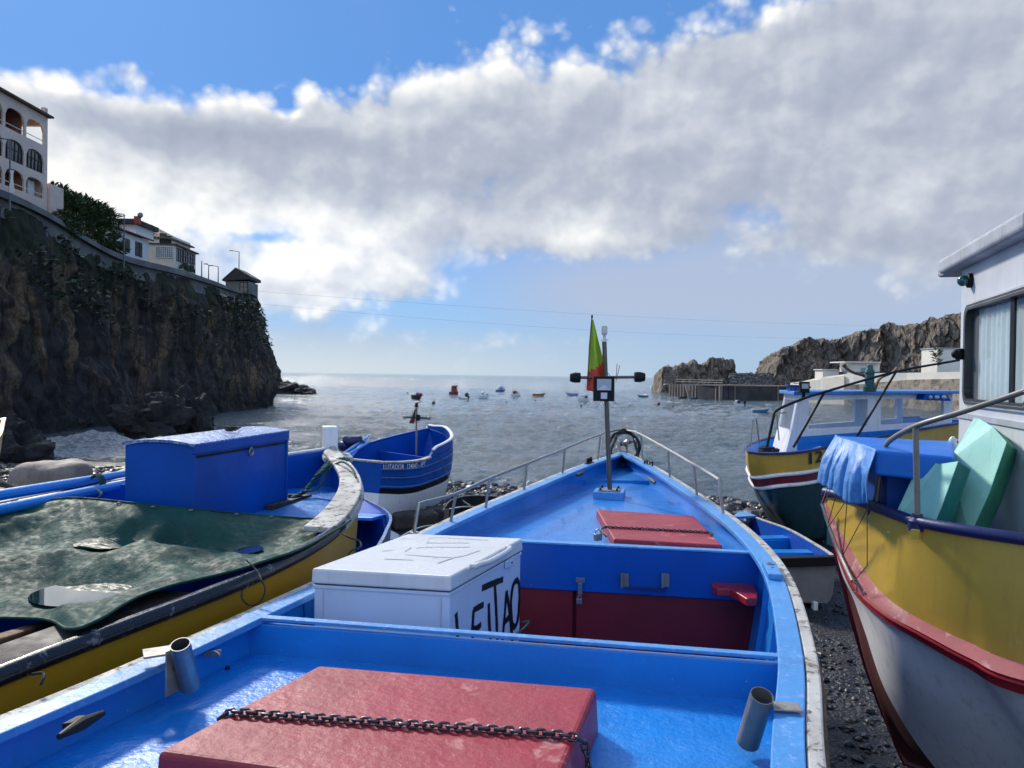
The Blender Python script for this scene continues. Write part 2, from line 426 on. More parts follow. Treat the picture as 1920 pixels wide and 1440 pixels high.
# ---------------------------------------------------------------- ground and sea
SEA = -1.6
def shore_y(x):
    return 31.5 + (-x * .34 if x < 0 else -x * .36) + 1.2 * noise.noise(V((x * .25, 0, 5)))
def beach_z(x, y):
    s = shore_y(x)
    t = (y - 15) / (s - 15)
    z = 0 if t < 0 else SEA * min(t, 1.6) ** 1.15 if t > 0 else 0
    z += .10 * noise.noise(V((x * .5, y * .5, 0))) * (1 if y < 14 else .6)
    return z
ys = [-20 + i * .5 for i in range(0, 68)] + [14 + i * .25 for i in range(0, 120)]
xs = [-60 + i * .5 for i in range(0, 261)]
mb = MB(); mb.grid([[V((x, y, beach_z(x, y))) for x in xs] for y in ys])
struct(mb.build('beach_ground', M_peb, recalc=False))

def wave(x, y):
    p = V((x, y, 0))
    a = .07 * math.sin(y * .9 + x * .12 + 2.2 * noise.noise(p * .12)) * (.5 + .5 * noise.noise(p * .07 + V((9, 1, 0))))
    a += .13 * noise.noise(V((x * .3, y * .8, 1.5))) + .13 * noise.noise(V((x * .8 + y * .1, y * 1.8, 4))) + .09 * noise.noise(V((x * 1.8, y * 3.6, 8)))
    # breaking surf on the left
    q = math.exp(-((x + 23) / 8) ** 2 - ((y - 45.0 - 1.0 * noise.noise(V((x * .2, 0, 0)))) / 1.3) ** 2)
    a += q * (.75 + .5 * noise.noise(p * .7) + .25 * noise.noise(p * 2.3))
    return a
yy = 20.0; rows = []; 
ysea = []
while yy < 30000:
    ysea.append(yy); yy *= 1.0075 if yy < 90 else (1.011 if yy < 260 else 1.12)
us = [(-1 + 2 * i / 440) for i in range(441)]
us = [1.5 * (abs(u) ** 1.25) * (1 if u > 0 else -1) for u in us]
for y in ysea:
    fade = 1 - sstep(180, 400, y)
    rows.append([V((u * y, y, SEA + (wave(u * y, y) * fade if fade > 0 and abs(u) < 1.2 else 0))) for u in us])
mb = MB(); mb.grid(rows); struct(mb.build('sea_water', M_water, recalc=False))
# sea and land beyond the sides, behind the viewer
mb = MB()
for sgn in (-1, 1):
    mb.grid([[V((sgn * 60, -3000, SEA - .5)), V((sgn * 30000, -3000, SEA - .5))], [V((sgn * 60, 60, SEA - .5)), V((sgn * 30000, 60, SEA - .5))], [V((sgn * 60, 900, SEA - .5)), V((sgn * 30000, 20000, SEA - .5))]])
struct(mb.build('sea_bed', M_peb, recalc=False))

# loose stones on the shingle
random.seed(11)
mb = MB()
def stone(x, y, r, z=None):
    z = beach_z(x, y) if z is None else z
    M = Matrix.Rotation(random.random() * 6, 3, 'Z') @ Matrix.Rotation(random.uniform(-.4, .4), 3, 'X')
    mb.ball((x, y, z + r * .25), (r, r * random.uniform(.6, .95), r * random.uniform(.4, .65)), 4, 6, .25, 1.5, seed=random.random() * 99, M=M)
for i in range(2600):
    y = random.uniform(17, 31.5); x = random.uniform(-7, 8)
    if y > shore_y(x) + .3: continue
    stone(x, y, random.choice((.07, .09, .11, .13, .2)) * random.uniform(.7, 1.2))
for i in range(2200):
    y = random.uniform(22, 33); x = random.uniform(-24, -10)
    if y > shore_y(x) + .3: continue
    stone(x, y, random.choice((.1, .12, .16, .22)) * random.uniform(.7, 1.2))
for i in range(5200):
    y = random.uniform(3.2, 17); x = random.uniform(-3, 6.5) if i % 2 else random.uniform(1.2, 3.6)
    stone(x, y, random.choice((.012, .02, .03, .045)) * random.uniform(.7, 1.3))
tag(mb.build('beach_stones', M_stone, recalc=False), 'dark wet stones scattered over the black shingle beach', 'stones', kind='stuff')

# ---------------------------------------------------------------- left cliff
TOP = [P(-420, 220, 38), P(-200, 300, 44), P(0, 366, 52), P(90, 408, 57), P(160, 452, 63), P(230, 486, 69), P(330, 511, 77), P(400, 532, 86), P(440, 545, 93), P(468, 549, 99), P(478, 560, 105), V((-38, 113, 12.5)), V((-46, 120, 12.5)), V((-60, 124, 12.5)), V((-90, 126, 12.5))]
TOPZ = 1.3
def cliff(name, top, outs, nx, nz, mat, slope, amp, zb=SEA - 1, seed=0, side=1, shelf=None, closed=False, sc1=.12, rim=.6):
    pts = curve(top, nx); rows = []
    n = len(pts)
    for j in range(nz + 1):
        t = j / nz; row = []
        for i, p in enumerate(pts):
            a = pts[max(0, i - 1)]; b = pts[min(n - 1, i + 1)]
            tg = (b - a); tg.z = 0; tg.normalize(); nrm = V((tg.y, -tg.x, 0)) * side
            z = lerp(p.z, zb, t)
            q = V((p.x, p.y, z * .45)) + V((seed, 0, 0))
            col = noise.noise(V((p.x * sc1 * 2.2, p.y * sc1 * 2.2, z * .06 + seed)))
            big = noise.noise(V((p.x * sc1 * .7, p.y * sc1 * .7, z * .10 + seed + 5)))
            r1 = 1 - abs(noise.noise(q * sc1 * 2.4)) * 2
            r2 = 1 - abs(noise.noise(q * sc1 * 6)) * 2
            r3 = noise.fractal(q * sc1 * 12, .9, 2.1, 4)
            vd, _vp = noise.voronoi(V((p.x * .32, p.y * .32, z * .22 + seed))); vd2, _ = noise.voronoi(V((p.x * .9, p.y * .9, z * .55 + seed)))
            d = amp * (.9 * big + .8 * col + .4 * r1 + .3 * r2 + .30 * r3 + .75 * min(.6, vd[1] - vd[0]) + .9 * vd[0] * 0 + .45 * min(.5, vd2[1] - vd2[0]) - .3)
            k = sstep(0, .16, t)
            if t < .25: d = d * k + (1 - k) * .0; k = 1
            o = nrm * (slope(t, i / (n - 1)) + d * k)
            zz = z + (rim * amp * .5 * noise.fractal(V((p.x * sc1 * 5, p.y * sc1 * 5, seed)), .9, 2.1, 4) if j == 0 else 0)
            row.append(V((p.x, p.y, zz)) + o)
        rows.append(row)
    return rows, pts
def sl(t, s):
    e = sstep(.55, .7, s)
    return 1.2 * t ** 1.5 * (1 - .9 * e) + 2.2 * sstep(.25, .75, t) * e * (1 - .6 * sstep(.75, 1, t)) + .4 * sstep(.85, 1, t)
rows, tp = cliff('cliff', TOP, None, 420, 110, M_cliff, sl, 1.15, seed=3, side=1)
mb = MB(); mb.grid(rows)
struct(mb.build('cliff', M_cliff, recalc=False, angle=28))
# terrace on top of the cliff
mb = MB()
edge = [V((p.x, p.y, p.z)) for p in tp[::6]]
mb.grid([[e + V((.5, 0, -.25)) if k == 0 else e + V((-k * 14, k * 3 if e.y > 90 else 0, -.15 + (0 if k < 2 else (k - 1) * 3))) for e in edge] for k in range(5)][::-1])
M_earth = paint('dry_hill_earth', (.09, .08, .05), .9, .6, .3, bmp=.6, bscale=2, c2=(.03, .045, .018))
struct(mb.build('hill', M_earth, recalc=False))
# low rock point beyond the headland
def rockmass(mb, c, r, seed, jit=.55, lat=24, lon=34, fr=1.6, mi=0):
    c = V(c); r = V(r); rows = []
    for i in range(lat + 1):
        th = math.pi * i / lat; row = []
        for k in range(lon):
            ph = 2 * math.pi * k / lon
            d = V((math.sin(th) * math.cos(ph), math.sin(th) * math.sin(ph), math.cos(th)))
            q = 1 + jit * noise.noise(d * fr + V((seed, 0, 0))) + jit * .45 * noise.fractal(d * fr * 3 + V((0, seed, 0)), .9, 2, 4)
            row.append(c + V((d.x * r.x, d.y * r.y, d.z * r.z)) * q)
        rows.append(row)
    mb.grid(rows, mi, closeu=True)
mb = MB()
for (px, Y, rx, rz, sd_) in ((515, 168, 4.5, 2.6, 1), (545, 166, 4.2, 2.3, 2), (570, 164, 2.6, 1.1, 3), (530, 170, 4, 2.0, 4)):
    c = P(px, 735, Y); c.z = SEA; rockmass(mb, c, (rx, 4, rz), sd_)
tag(mb.build('rock_islet', M_rock, recalc=False, angle=25), 'low dark rocky islet just beyond the left headland', 'rock')
# boulders at the foot of the cliff
random.seed(5)
mb = MB()
for i in range(120):
    t = random.random(); px = random.uniform(-60, 400) if i > 14 else random.uniform(20, 430)
    Y = lerp(59, 100, sstep(60, 520, px)) + random.uniform(-1, 3)
    c = P(px, 700, Y); r = random.uniform(.6, 1.9) * (1 if i > 14 else 1.3)
    c.z = SEA + r * random.uniform(0, .3)
    rockmass(mb, c, (r * 1.2, r, r * random.uniform(.5, .9)), i, .5, 12, 16)
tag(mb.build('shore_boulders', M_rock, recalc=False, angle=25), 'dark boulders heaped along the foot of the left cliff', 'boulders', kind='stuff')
def big_rock(px, py, Y, r, seed, label, lean=0):
    c = P(px, py, Y); mb = MB(); rockmass(mb, (0, 0, 0), r, seed, .55, 26, 36)
    mb.v = [v + V((v.z * lean, 0, 0)) + c for v in mb.v]
    t = mb.build('rock', M_rock, recalc=False, angle=25); tag(t, label, 'rock'); return t
big_rock(355, 790, 53.5, (1.6, 1.6, 1.9), 21, 'tall leaning dark boulder with surf foaming round its foot')
big_rock(285, 800, 51, (2.3, 2, 1.7), 22, 'broad dark boulder at the cliff foot behind the blue box')
big_rock(5, 862, 33.5, (1.6, 1.6, 1.55), 23, 'black rock at the water line beside the surf and the covered heap')

# ---------------------------------------------------------------- right side: stack, breakwater, cliff
def wallrock(name, px_top, Yf, zb, depth, nx, nz, amp, seed, mat, label=None):
    """rock ridge following a skyline: front face, rough top, back"""
    pts = [P(a, b, Yf(a)) for a, b in px_top]
    pts = curve(pts, nx); rows = []
    for j in range(nz + 1):
        t = j / nz; row = []
        for i, p in enumerate(pts):
            if t < .22:      # back and top
                s = t / .22; y = p.y + depth * (1 - s) ; z = p.z - .5 * (1 - s) * depth * .3
            else:
                s = (t - .22) / .78; z = lerp(p.z, zb, s); y = p.y - 3.0 * s ** 1.3
            q = V((p.x, y, z)); qq = V((p.x, y, z * .55)) + V((seed, 0, 0))
            w = min(1, (t - .1) / .2) if t > .1 else 0
            d = amp * (1.6 * noise.noise(V((p.x * .14, y * .1, z * .03 + seed))) + 1.2 * noise.noise(qq * .3) + .8 * (1 - 2 * abs(noise.noise(qq * .5))) + .5 * noise.fractal(qq * 1.1, .9, 2.1, 4))
            q.y -= d * w * 1.4; q.z += (.9 * noise.fractal(qq * .45, .9, 2.1, 5) + .35 * noise.fractal(qq * 1.5, .9, 2.1, 3)) * (1 if t < .35 else .3)
            q.x += amp * .5 * noise.fractal(qq * .5 + V((0, 9, 0)), .9, 2.1, 3)
            row.append(q)
        rows.append(row)
    mb = MB(); mb.grid(rows)
    o = mb.build(name, mat, recalc=False, angle=28); struct(o); return o
mb = MB()
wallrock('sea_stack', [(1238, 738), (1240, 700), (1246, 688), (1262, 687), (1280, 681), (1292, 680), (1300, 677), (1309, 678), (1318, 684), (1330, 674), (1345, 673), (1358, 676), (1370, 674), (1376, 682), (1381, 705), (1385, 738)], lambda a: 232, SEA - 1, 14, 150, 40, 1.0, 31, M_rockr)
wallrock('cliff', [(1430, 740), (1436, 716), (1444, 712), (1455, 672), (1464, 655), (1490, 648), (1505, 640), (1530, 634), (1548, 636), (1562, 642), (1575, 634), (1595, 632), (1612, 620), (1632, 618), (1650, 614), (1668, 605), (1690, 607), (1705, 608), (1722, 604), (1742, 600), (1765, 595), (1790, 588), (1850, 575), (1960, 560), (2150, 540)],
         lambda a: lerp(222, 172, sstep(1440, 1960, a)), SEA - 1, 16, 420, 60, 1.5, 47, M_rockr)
# rubble breakwater between them
random.seed(3)
mb = MB()
for i in range(620):
    px = random.uniform(1372, 1452); h = random.random()
    Y = 222 - 8 * (1 - h) + random.uniform(-.5, .5); c = P(px, 720, Y)
    c.z = lerp(SEA, P(px, 699, Y).z - .6, h ** .8); r = random.uniform(.45, .95)
    mb.ball(c, (r, r * .9, r * .8), 5, 7, .5, 1.6, seed=i, smooth=False)
tag(mb.build('breakwater_rubble', M_rubble, recalc=False, angle=0), 'grey rubble stones of the breakwater between stack and cliff', 'rubble', kind='stuff')
mb = MB(); a, b = P(1368, 706, 226), P(1456, 706, 226); mb.hexa([V((a.x, 216, SEA - 1)), V((b.x, 216, SEA - 1)), V((b.x, 232, SEA - 1)), V((a.x, 232, SEA - 1))], [V((a.x, 223.5, a.z)), V((b.x, 223.5, a.z)), V((b.x, 230, a.z)), V((a.x, 230, a.z))])
struct(mb.build('breakwater_core', M_rubble))
# ---------------------------------------------------------------- building materials
M_pink = paint('pale_rose_render', (.80, .62, .50), .85, .12, .5, bmp=.1, dirt=.35)
M_white = paint('white_render', (.84, .82, .77), .85, .1, .8, bmp=.1, dirt=.3)
M_cream = paint('cream_render', (.78, .72, .60), .85, .1, .8, bmp=.1, dirt=.3)
M_whitew = paint('sunlit_whitewash', (.90, .84, .72), .85, .1, .3, bmp=.1, dirt=.15)
M_stain = paint('stained_quay_stone', (.55, .45, .34), .9, .4, .5, bmp=.4, bscale=4, wear=.4, wearc=(.20, .16, .13), wscale=.7, dirt=.5)
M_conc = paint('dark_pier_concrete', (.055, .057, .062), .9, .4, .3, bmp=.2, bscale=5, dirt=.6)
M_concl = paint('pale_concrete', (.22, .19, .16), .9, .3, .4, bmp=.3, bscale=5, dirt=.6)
M_wallg = paint('grey_retaining_wall', (.20, .195, .19), .9, .35, .5, bmp=.5, bscale=5, dirt=.5)
M_room = paint('dim_room', (.05, .035, .03), .8, bmp=0)
M_ochre = paint('reddish_ceiling', (.38, .16, .09), .8, bmp=0)
M_tile = paint('dark_roof_tiles', (.13, .075, .05), .8, .4, 2, bmp=.6, bscale=9, stretch=(1, 1, 1))
M_slate = paint('black_roof', (.03, .03, .035), .7, .3, 2, bmp=.2)
M_dfr = paint('dark_window_frame', (.02, .03, .035), .5, bmp=0)
M_red = paint('red_chimney', (.35, .06, .04), .8, bmp=0)
M_pole = paint('galvanised_pole', (.18, .19, .2), .5, bmp=0, metal=.6)
def glass_dark(name, c=(.03, .05, .06), rough=.06):
    m, nt, p = new_mat(name); setin(nt, p, 'Base Color', (*c, 1)); setin(nt, p, 'Roughness', rough); setin(nt, p, 'Specular IOR Level', .9); return m
M_glassd = glass_dark('dark_glass')
M_block = glass_dark('glass_block', (.12, .2, .24), .25)

def arched_wall(mb, o, ux, z0, z1, bays, arch, sill, th, nrm, mi=0):
    """wall from o along ux with bays [(u0,u1)] pierced by arched openings; arch=(spring z, crown rise), sill z"""
    us_ = []
    def seg(u0, u1, za, zb, za2=None, zb2=None):
        za2 = za if za2 is None else za2; zb2 = zb if zb2 is None else zb2
        b = [o + ux * u0, o + ux * u1]
        q = [b[0] + V((0, 0, za)), b[1] + V((0, 0, za2)), b[1] + nrm * -th + V((0, 0, za2)), b[0] + nrm * -th + V((0, 0, za))]
        t = [b[0] + V((0, 0, zb)), b[1] + V((0, 0, zb2)), b[1] + nrm * -th + V((0, 0, zb2)), b[0] + nrm * -th + V((0, 0, zb))]
        mb.hexa(q, t, mi)
    u = 0
    for (a, b) in bays:
        seg(u, a, z0, z1)
        N = 10
        for k in range(N):
            ua, ub = lerp(a, b, k / N), lerp(a, b, (k + 1) / N)
            f = lambda x: arch[0] + arch[1] * math.sqrt(max(0, 1 - abs((x - (a + b) / 2) / ((b - a) / 2)) ** 2.6))
            g = lambda x: sill + .0
            seg(ua, ub, f(ua), z1, f(ub), z1); 
        seg(a, b, z0, sill)
        u = b
    return u
# hotel: facade on the plane X = -36, running in Y
def hotel():
    X0 = -36.0; z = lambda d: 3.0 + d
    r = thing('apartment_building', (X0 - 5, 48, z(11)), 'pale rose four storey block with arched balconies on top of the left cliff', 'building')
    o = V((X0, 59.3, 0)); ux = V((0, -1, 0)); nrm = V((1, 0, 0))
    floors = [(10.6, 14.5, 12.95, 13.75, .55), (14.5, 16.65, 14.85, 15.75, .65), (16.65, 19.3, 17.05, 17.95, .65)]
    bays = [(.45 + 2.35 * i, .45 + 2.35 * i + 2.12) for i in range(8)]
    mb = MB()
    for (a, b, sill, spr, rise) in floors:
        u = arched_wall(mb, o, ux, z(a), z(b), bays, (z(spr), rise), z(sill), .14, nrm)
    L = 20.0
    mb.hexa([o + ux * u + V((0, 0, z(10.6))), o + ux * L + V((0, 0, z(10.6))), o + ux * L - nrm * .3 + V((0, 0, z(10.6))), o + ux * u - nrm * .3 + V((0, 0, z(10.6)))],
            [o + ux * u + V((0, 0, z(19.3))), o + ux * L + V((0, 0, z(19.3))), o + ux * L - nrm * .3 + V((0, 0, z(19.3))), o + ux * u - nrm * .3 + V((0, 0, z(19.3)))])
    mb.build('wall', M_pink, r, recalc=True)
    # end wall facing the sea: posts on the top floor, solid below
    mb = MB()
    mb.box((X0 - 5.65, 59.15, z(13.6)), (10.7, .3, 6.1)); mb.box((X0 - 3.2, 59.15, z(18.0)), (.3, .3, 2.7)); mb.box((X0 - 8, 59.15, z(18.0)), (6, .3, 2.7)); mb.box((X0 - 1.75, 59.15, z(18.95)), (2.9, .3, .7))
    mb.box((X0 - 1.9, 59.15, z(16.85)), (3.0, .28, .4))
    mb.build('end_wall', M_pink, r)
    mb = MB()
    for d in (14.5, 16.65): mb.box((X0 - 5.3, 49.4, z(d)), (10.0, 19.2, .2))
    mb.build('floor_slab', M_pink, r)
    mb = MB(); mb.box((X0 - 2.6, 46.5, z(18)), (.2, 20.8, 2.4)); mb.box((X0 - 2.6, 48, z(15.6)), (.2, 22, 1.9)); mb.box((X0 - 2.6, 48, z(13)), (.2, 22, 2.8)); mb.build('back_wall', M_ochre, r)
    for (a, b, sill, spr, rise) in floors:
        for (p, q) in bays[1:]: mb = MB(); mb.box((X0 - 1.4, 59.3 - p + .18, z((a + b) / 2)), (2.1, .12, b - a - .3)); mb.build('balcony_divider', M_ochre, r)
    # roof: thin slab with a projecting eave
    mb = MB(); mb.box((X0 - 5.1, 49.4, z(19.39)), (10.9, 20.3, .14), mi=0); mb.build('roof', M_tile, r)
    mb = MB(); mb.box((X0 - .2, 59.2, z(19.75)), (.3, .35, .55)); mb.build('chimney', M_pink, r)
    # glazing of the middle floor
    for (a, b) in bays[:6]:
        mb = MB(); y0, y1 = 59.3 - a, 59.3 - b
        n = 5
        for k in range(n + 1):
            y = lerp(y0, y1, k / n); zt = 15.75 + .65 * math.sqrt(max(0, 1 - ((k / n) * 2 - 1) ** 2))
            mb.box((X0 - .15, y, z((14.85 + zt) / 2)), (.07, .07, zt - 14.85))
        mb.box((X0 - .15, (y0 + y1) / 2, z(14.9)), (.08, 2, .08)); mb.box((X0 - .15, (y0 + y1) / 2, z(15.75)), (.07, 2, .06))
        pts = [V((X0 - .15, lerp(y0, y1, k / 16), z(15.75 + .64 * math.sqrt(max(0, 1 - (k / 8 - 1) ** 2))))) for k in range(17)]
        mb.tube(pts, .05, 5)
        f = mb.build('window', M_dfr, r)
        g = MB(); g.prism([V((X0 - .2, y0, z(14.85))), V((X0 - .2, y1, z(14.85)))] + pts[::-1], (-.02, 0, 0)); g.build('pane', M_glassd, f)
    # balcony rails of the top and bottom floors
    for (sill, idx) in ((17.05, 8), (12.95, 8)):
        for (a, b) in bays[:idx]:
            mb = MB(); mb.tube([(X0 - .1, 59.3 - a, z(sill + .35)), (X0 - .1, 59.3 - b, z(sill + .35))], .035, 5); mb.build('balcony_rail', M_white, r)
    mb = MB(); mb.box((X0 - .6, 58.2, z(13.5)), (.1, .8, 1.4)); mb.build('shutter', M_white, r)
    mb = MB(); mb.tube([(X0 + .3, 50.2, z(19.4)), (X0 + .3, 50.2, z(20.6))], .04, 5); mb.tube([(X0 + .3, 49.7, z(20.2)), (X0 + .3, 50.9, z(20.35))], .03, 5); mb.tube([(X0 + .3, 50, z(20.45)), (X0 + .3, 50.6, z(20.5))], .025, 5); mb.build('antenna', M_pole, r)
    # annex below right corner
    mb = MB(); mb.box((X0 - 2, 60.3, z(12.4)), (4.3, 1.8, 3.8)); mb.build('annex', M_pink, r)
hotel()
def wall_box(x0, x1, y0, y1, z0, z1): return ((x0 + x1) / 2, (y0 + y1) / 2, (z0 + z1) / 2), (x1 - x0, y1 - y0, z1 - z0)
def window(root, c, w, h, axis, name='window', bars=(2, 2), shut=True, fm=None, gm=None, depth=.12):
    """axis 'x': window faces +X (spans Y); 'y': faces -Y (spans X)"""
    c = V(c); mb = MB(); f = lambda a, b, s, t: mb.box(c + (V((.02, a, b)) if axis == 'x' else V((a, -.02, b))), ((depth, s, t) if axis == 'x' else (s, depth, t)))
    t = .07
    f(-w / 2, 0, t, h + t); f(w / 2, 0, t, h + t); f(0, h / 2, w, t); f(0, -h / 2, w, t)
    for k in range(1, bars[0]): f(-w / 2 + w * k / bars[0], 0, .05, h)
    for k in range(1, bars[1]): f(0, -h / 2 + h * k / bars[1], w, .04)
    o = mb.build(name, fm or M_dfr, root)
    g = MB(); g.box(c, (.04, w, h) if axis == 'x' else (w, .04, h)); g.build('pane', gm or M_glassd, o)
    return o
def z3(d): return 3 + d
# white house with two shuttered windows
r = thing('house', (-38.5, 74, z3(10.5)), 'long white house with dark shuttered windows and brown tiled roof on the left cliff', 'house')
a, b = P(205, 425, 71.5), P(279, 452, 79.5)
xa, xb = a.x, b.x
mb = MB()
A, B = V((a.x, a.y, 0)), V((b.x, b.y, 0)); d = (B - A).normalized(); nn = V((-d.y, d.x, 0)) * 1
if nn.x > 0: nn = -nn
zt0, zt1 = a.z, b.z
q = [A, B, B + nn * 5, A + nn * 5]
mb.hexa([p + V((0, 0, z3(9.6))) for p in q], [A + V((0, 0, zt0)), B + V((0, 0, zt1)), B + nn * 5 + V((0, 0, zt1 + 1.2)), A + nn * 5 + V((0, 0, zt0 + 1.2))])
mb.build('wall', M_white, r)
mb = MB(); e = V((0, 0, .12)); ov = -nn * .45 - d * .2
mb.hexa([A + V((0, 0, zt0)) + ov, B + V((0, 0, zt1)) - nn * .45 + d * .2, B + nn * 5.2 + V((0, 0, zt1 + 1.35)) + d * .2, A + nn * 5.2 + V((0, 0, zt0 + 1.35)) - d * .2], [A + V((0, 0, zt0)) + ov + e, B + V((0, 0, zt1)) - nn * .45 + d * .2 + e, B + nn * 5.2 + V((0, 0, zt1 + 1.35)) + d * .2 + e, A + nn * 5.2 + V((0, 0, zt0 + 1.35)) - d * .2 + e])
mb.build('roof', M_tile, r)
Mr = Matrix((d, -nn * -1 if False else nn, V((0, 0, 1)))).transposed()
for (pxa, pya, pyb, w) in ((236, 448, 472, .95), (259.5, 455, 481, .95)):
    c = PP(pxa, (pya + pyb) / 2, A, nn); h = (pyb - pya) * c.y / F
    w_ = MB(); 
    for s in (-1, 1): w_.box(c + d * (s * .42) - nn * .03, (.55, .08, h), M=Mr)
    w_.box(c - nn * .02 + V((0, 0, h / 2)), (1.4, .1, .08), M=Mr)
    f = w_.build('window', M_dfr, r)
    g = MB(); g.box(c - nn * .012, (.5, .04, h * .95), M=Mr); g.build('pane', M_glassd, f)
# flat-roofed upper block behind
r = thing('house', (-43, 79, z3(12)), 'small white block with black flat roof and red chimney above the tiled roof', 'house')
def pxbox(root, name, mat, x0, x1, ytop, ybot, Y, dep, bev=0):
    a, b = P(x0, ytop, Y), P(x1, ybot, Y)
    mb = MB(); mb.box(((a.x + b.x) / 2, Y + dep / 2, (a.z + b.z) / 2), (b.x - a.x, dep, a.z - b.z)); return mb.build(name, mat, root, bevel=bev)
pxbox(r, 'wall', M_white, 206, 254, 418, 440, 80, 4)
pxbox(r, 'roof', M_slate, 186, 256, 409, 419, 79.5, 5)
pxbox(r, 'chimney', M_red, 251, 259, 405, 419, 79.3, .6)
mb = MB(); p = P(261, 420, 79.3); mb.tube([p, p + V((0, 0, .9))], .04, 5); mb.ball(p + V((.1, 0, .9)), (.3, .1, .3), 6, 8); mb.build('dish', M_pole, r)
# hip-roofed house
r = thing('house', (-40, 88, z3(11)), 'white house with brown hipped roof and flowering balcony behind the cream house', 'house')
pxbox(r, 'wall', M_white, 258, 322, 441, 475, 88, 5)
a, b = P(253, 436, 87.6), P(325, 448, 87.6); apex = P(284, 421, 90.5)
mb = MB(); bs = [V((a.x, 87.6, P(253, 439, 87.6).z)), V((b.x, 87.6, P(325, 447, 87.6).z)), V((b.x, 93.5, P(325, 447, 87.6).z)), V((a.x, 93.5, P(253, 439, 87.6).z))]
mb.add(bs + [apex] + [p - V((0, 0, .15)) for p in bs], [(0, 1, 4), (1, 2, 4), (2, 3, 4), (3, 0, 4), (5, 6, 1, 0), (6, 7, 2, 1), (7, 8, 3, 2), (8, 5, 0, 3), (8, 7, 6, 5)], smooth=False)
mb.build('roof', M_tile, r)
window(r, P(306, 448, 87.95), .7, 1.2, 'y'); window(r, P(316, 452, 87.95), .6, 1.1, 'y')
# cream house with glass blocks
r = thing('house', (-36.5, 84, z3(11)), 'cream house with square glass block window at the end of the terrace', 'house')
c1 = P(328, 460, 81)
x0 = P(275, 460, 81).x; yb = 87.2
pr = P(367, 477, yb)
mb = MB(); zt = c1.z; zb_ = z3(9)
mb.hexa([V((x0, 81, zb_)), V((c1.x, 81, zb_)), V((pr.x, yb, zb_)), V((x0, yb, zb_))], [V((x0, 81, zt + .1)), V((c1.x, 81, zt)), V((pr.x, yb, pr.z)), V((x0, yb, zt + .2))])
mb.build('wall', M_cream, r)
mb = MB(); mb.hexa([V((x0 - .1, 80.8, zt + .1)), V((c1.x + .3, 80.8, zt + .0)), V((pr.x + .3, yb + .2, pr.z)), V((x0 - .1, yb + .2, zt + .2))], [V((x0 - .1, 80.8, zt + .25)), V((c1.x + .3, 80.8, zt + .15)), V((pr.x + .3, yb + .2, pr.z + .15)), V((x0 - .1, yb + .2, zt + .35))]); mb.build('roof', M_tile, r)
cw = P(309, 473, 81); cw.y = 80.95
window(r, cw, 1.8, 1.12, 'y', bars=(8, 5), fm=M_white, gm=M_block, depth=.06)
for (x1_, ya_, yb_) in ((336, 467, 490), (345, 470, 493), (358, 476, 495)):
    dd = V((pr.x - c1.x, yb - 81, 0)).normalized(); nx_ = V((dd.y, -dd.x, 0)); c = PP(x1_, (ya_ + yb_) / 2, V((c1.x, 81, 0)), nx_)
    window(r, c + nx_ * .03, 1.5, (yb_ - ya_) * c.y / F, 'x', bars=(3, 2))
mb = MB(); cc = PP(345, 494, V((c1.x, 81, 0)), nx_)
for i in range(60): mb.ball(cc + nx_ * .2 + dd * random.uniform(-1.6, 2.6) + V((0, 0, random.uniform(-.5, .15) - .2)), random.uniform(.08, .18), 4, 5, .3, 2, seed=i)
M_fol = paint('dark_foliage', (.05, .075, .025), .6, .5, .8, bmp=0, c2=(.012, .025, .012))
mb.build('window_plants', M_fol, r)
# hut at the tip
r = thing('stone_hut', (-37, 100, z3(10)), 'small dark hut with pointed gable roof at the tip of the left cliff', 'hut')
Y = 100
A_, B_ = P(419, 527, Y), P(469, 522, Y); ap = P(443, 502, Y)
mb = MB(); w0, w1 = P(423, 527, Y), P(467, 527, Y)
zb_ = P(440, 560, Y).z
mb.hexa([V((w0.x, Y, zb_)), V((w1.x, Y, zb_)), V((w1.x, Y + 3.5, zb_)), V((w0.x, Y + 3.5, zb_))], [V((w0.x, Y, w0.z)), V((w1.x, Y, w0.z)), V((w1.x, Y + 3.5, w0.z)), V((w0.x, Y + 3.5, w0.z))])
mb.build('wall', M_wallg, r)
mb = MB(); lf, rf_ = P(418, 527, Y), P(471, 524, Y)
mb.prism([V((lf.x, Y - .3, lf.z)), V((rf_.x, Y - .3, rf_.z)), V((rf_.x, Y - .3, rf_.z + .35)), V((ap.x, Y - .3, ap.z)), V((lf.x, Y - .3, lf.z + .2))], (0, 4.2, 0)); mb.build('roof', M_slate, r)
window(r, P(457, 538, Y - .05), 1.0, 1.2, 'y'); 
# retaining wall / parapet along the cliff edge
pw = curve([V(p) for p in TOP[:10]], 90)
mb = MB(); rows = [[], [], [], []]
for i, p in enumerate(pw):
    a = pw[max(0, i - 1)]; b = pw[min(89, i + 1)]; t = (b - a); t.z = 0; t.normalize(); n_ = V((t.y, -t.x, 0))
    h = .95 - .3 * sstep(60, 89, i)
    rows[0].append(p + n_ * .10 - V((0, 0, 1.5))); rows[1].append(p + n_ * .05 + V((0, 0, h - .9 + .35))); rows[2].append(p - n_ * .35 + V((0, 0, h - .9 + .35))); rows[3].append(p - n_ * .35 - V((0, 0, 2.2)))
mb.grid(rows, smooth=False)
tag(mb.build('retaining_wall', M_wallg, angle=0), 'long grey retaining wall along the edge of the left cliff', 'wall')
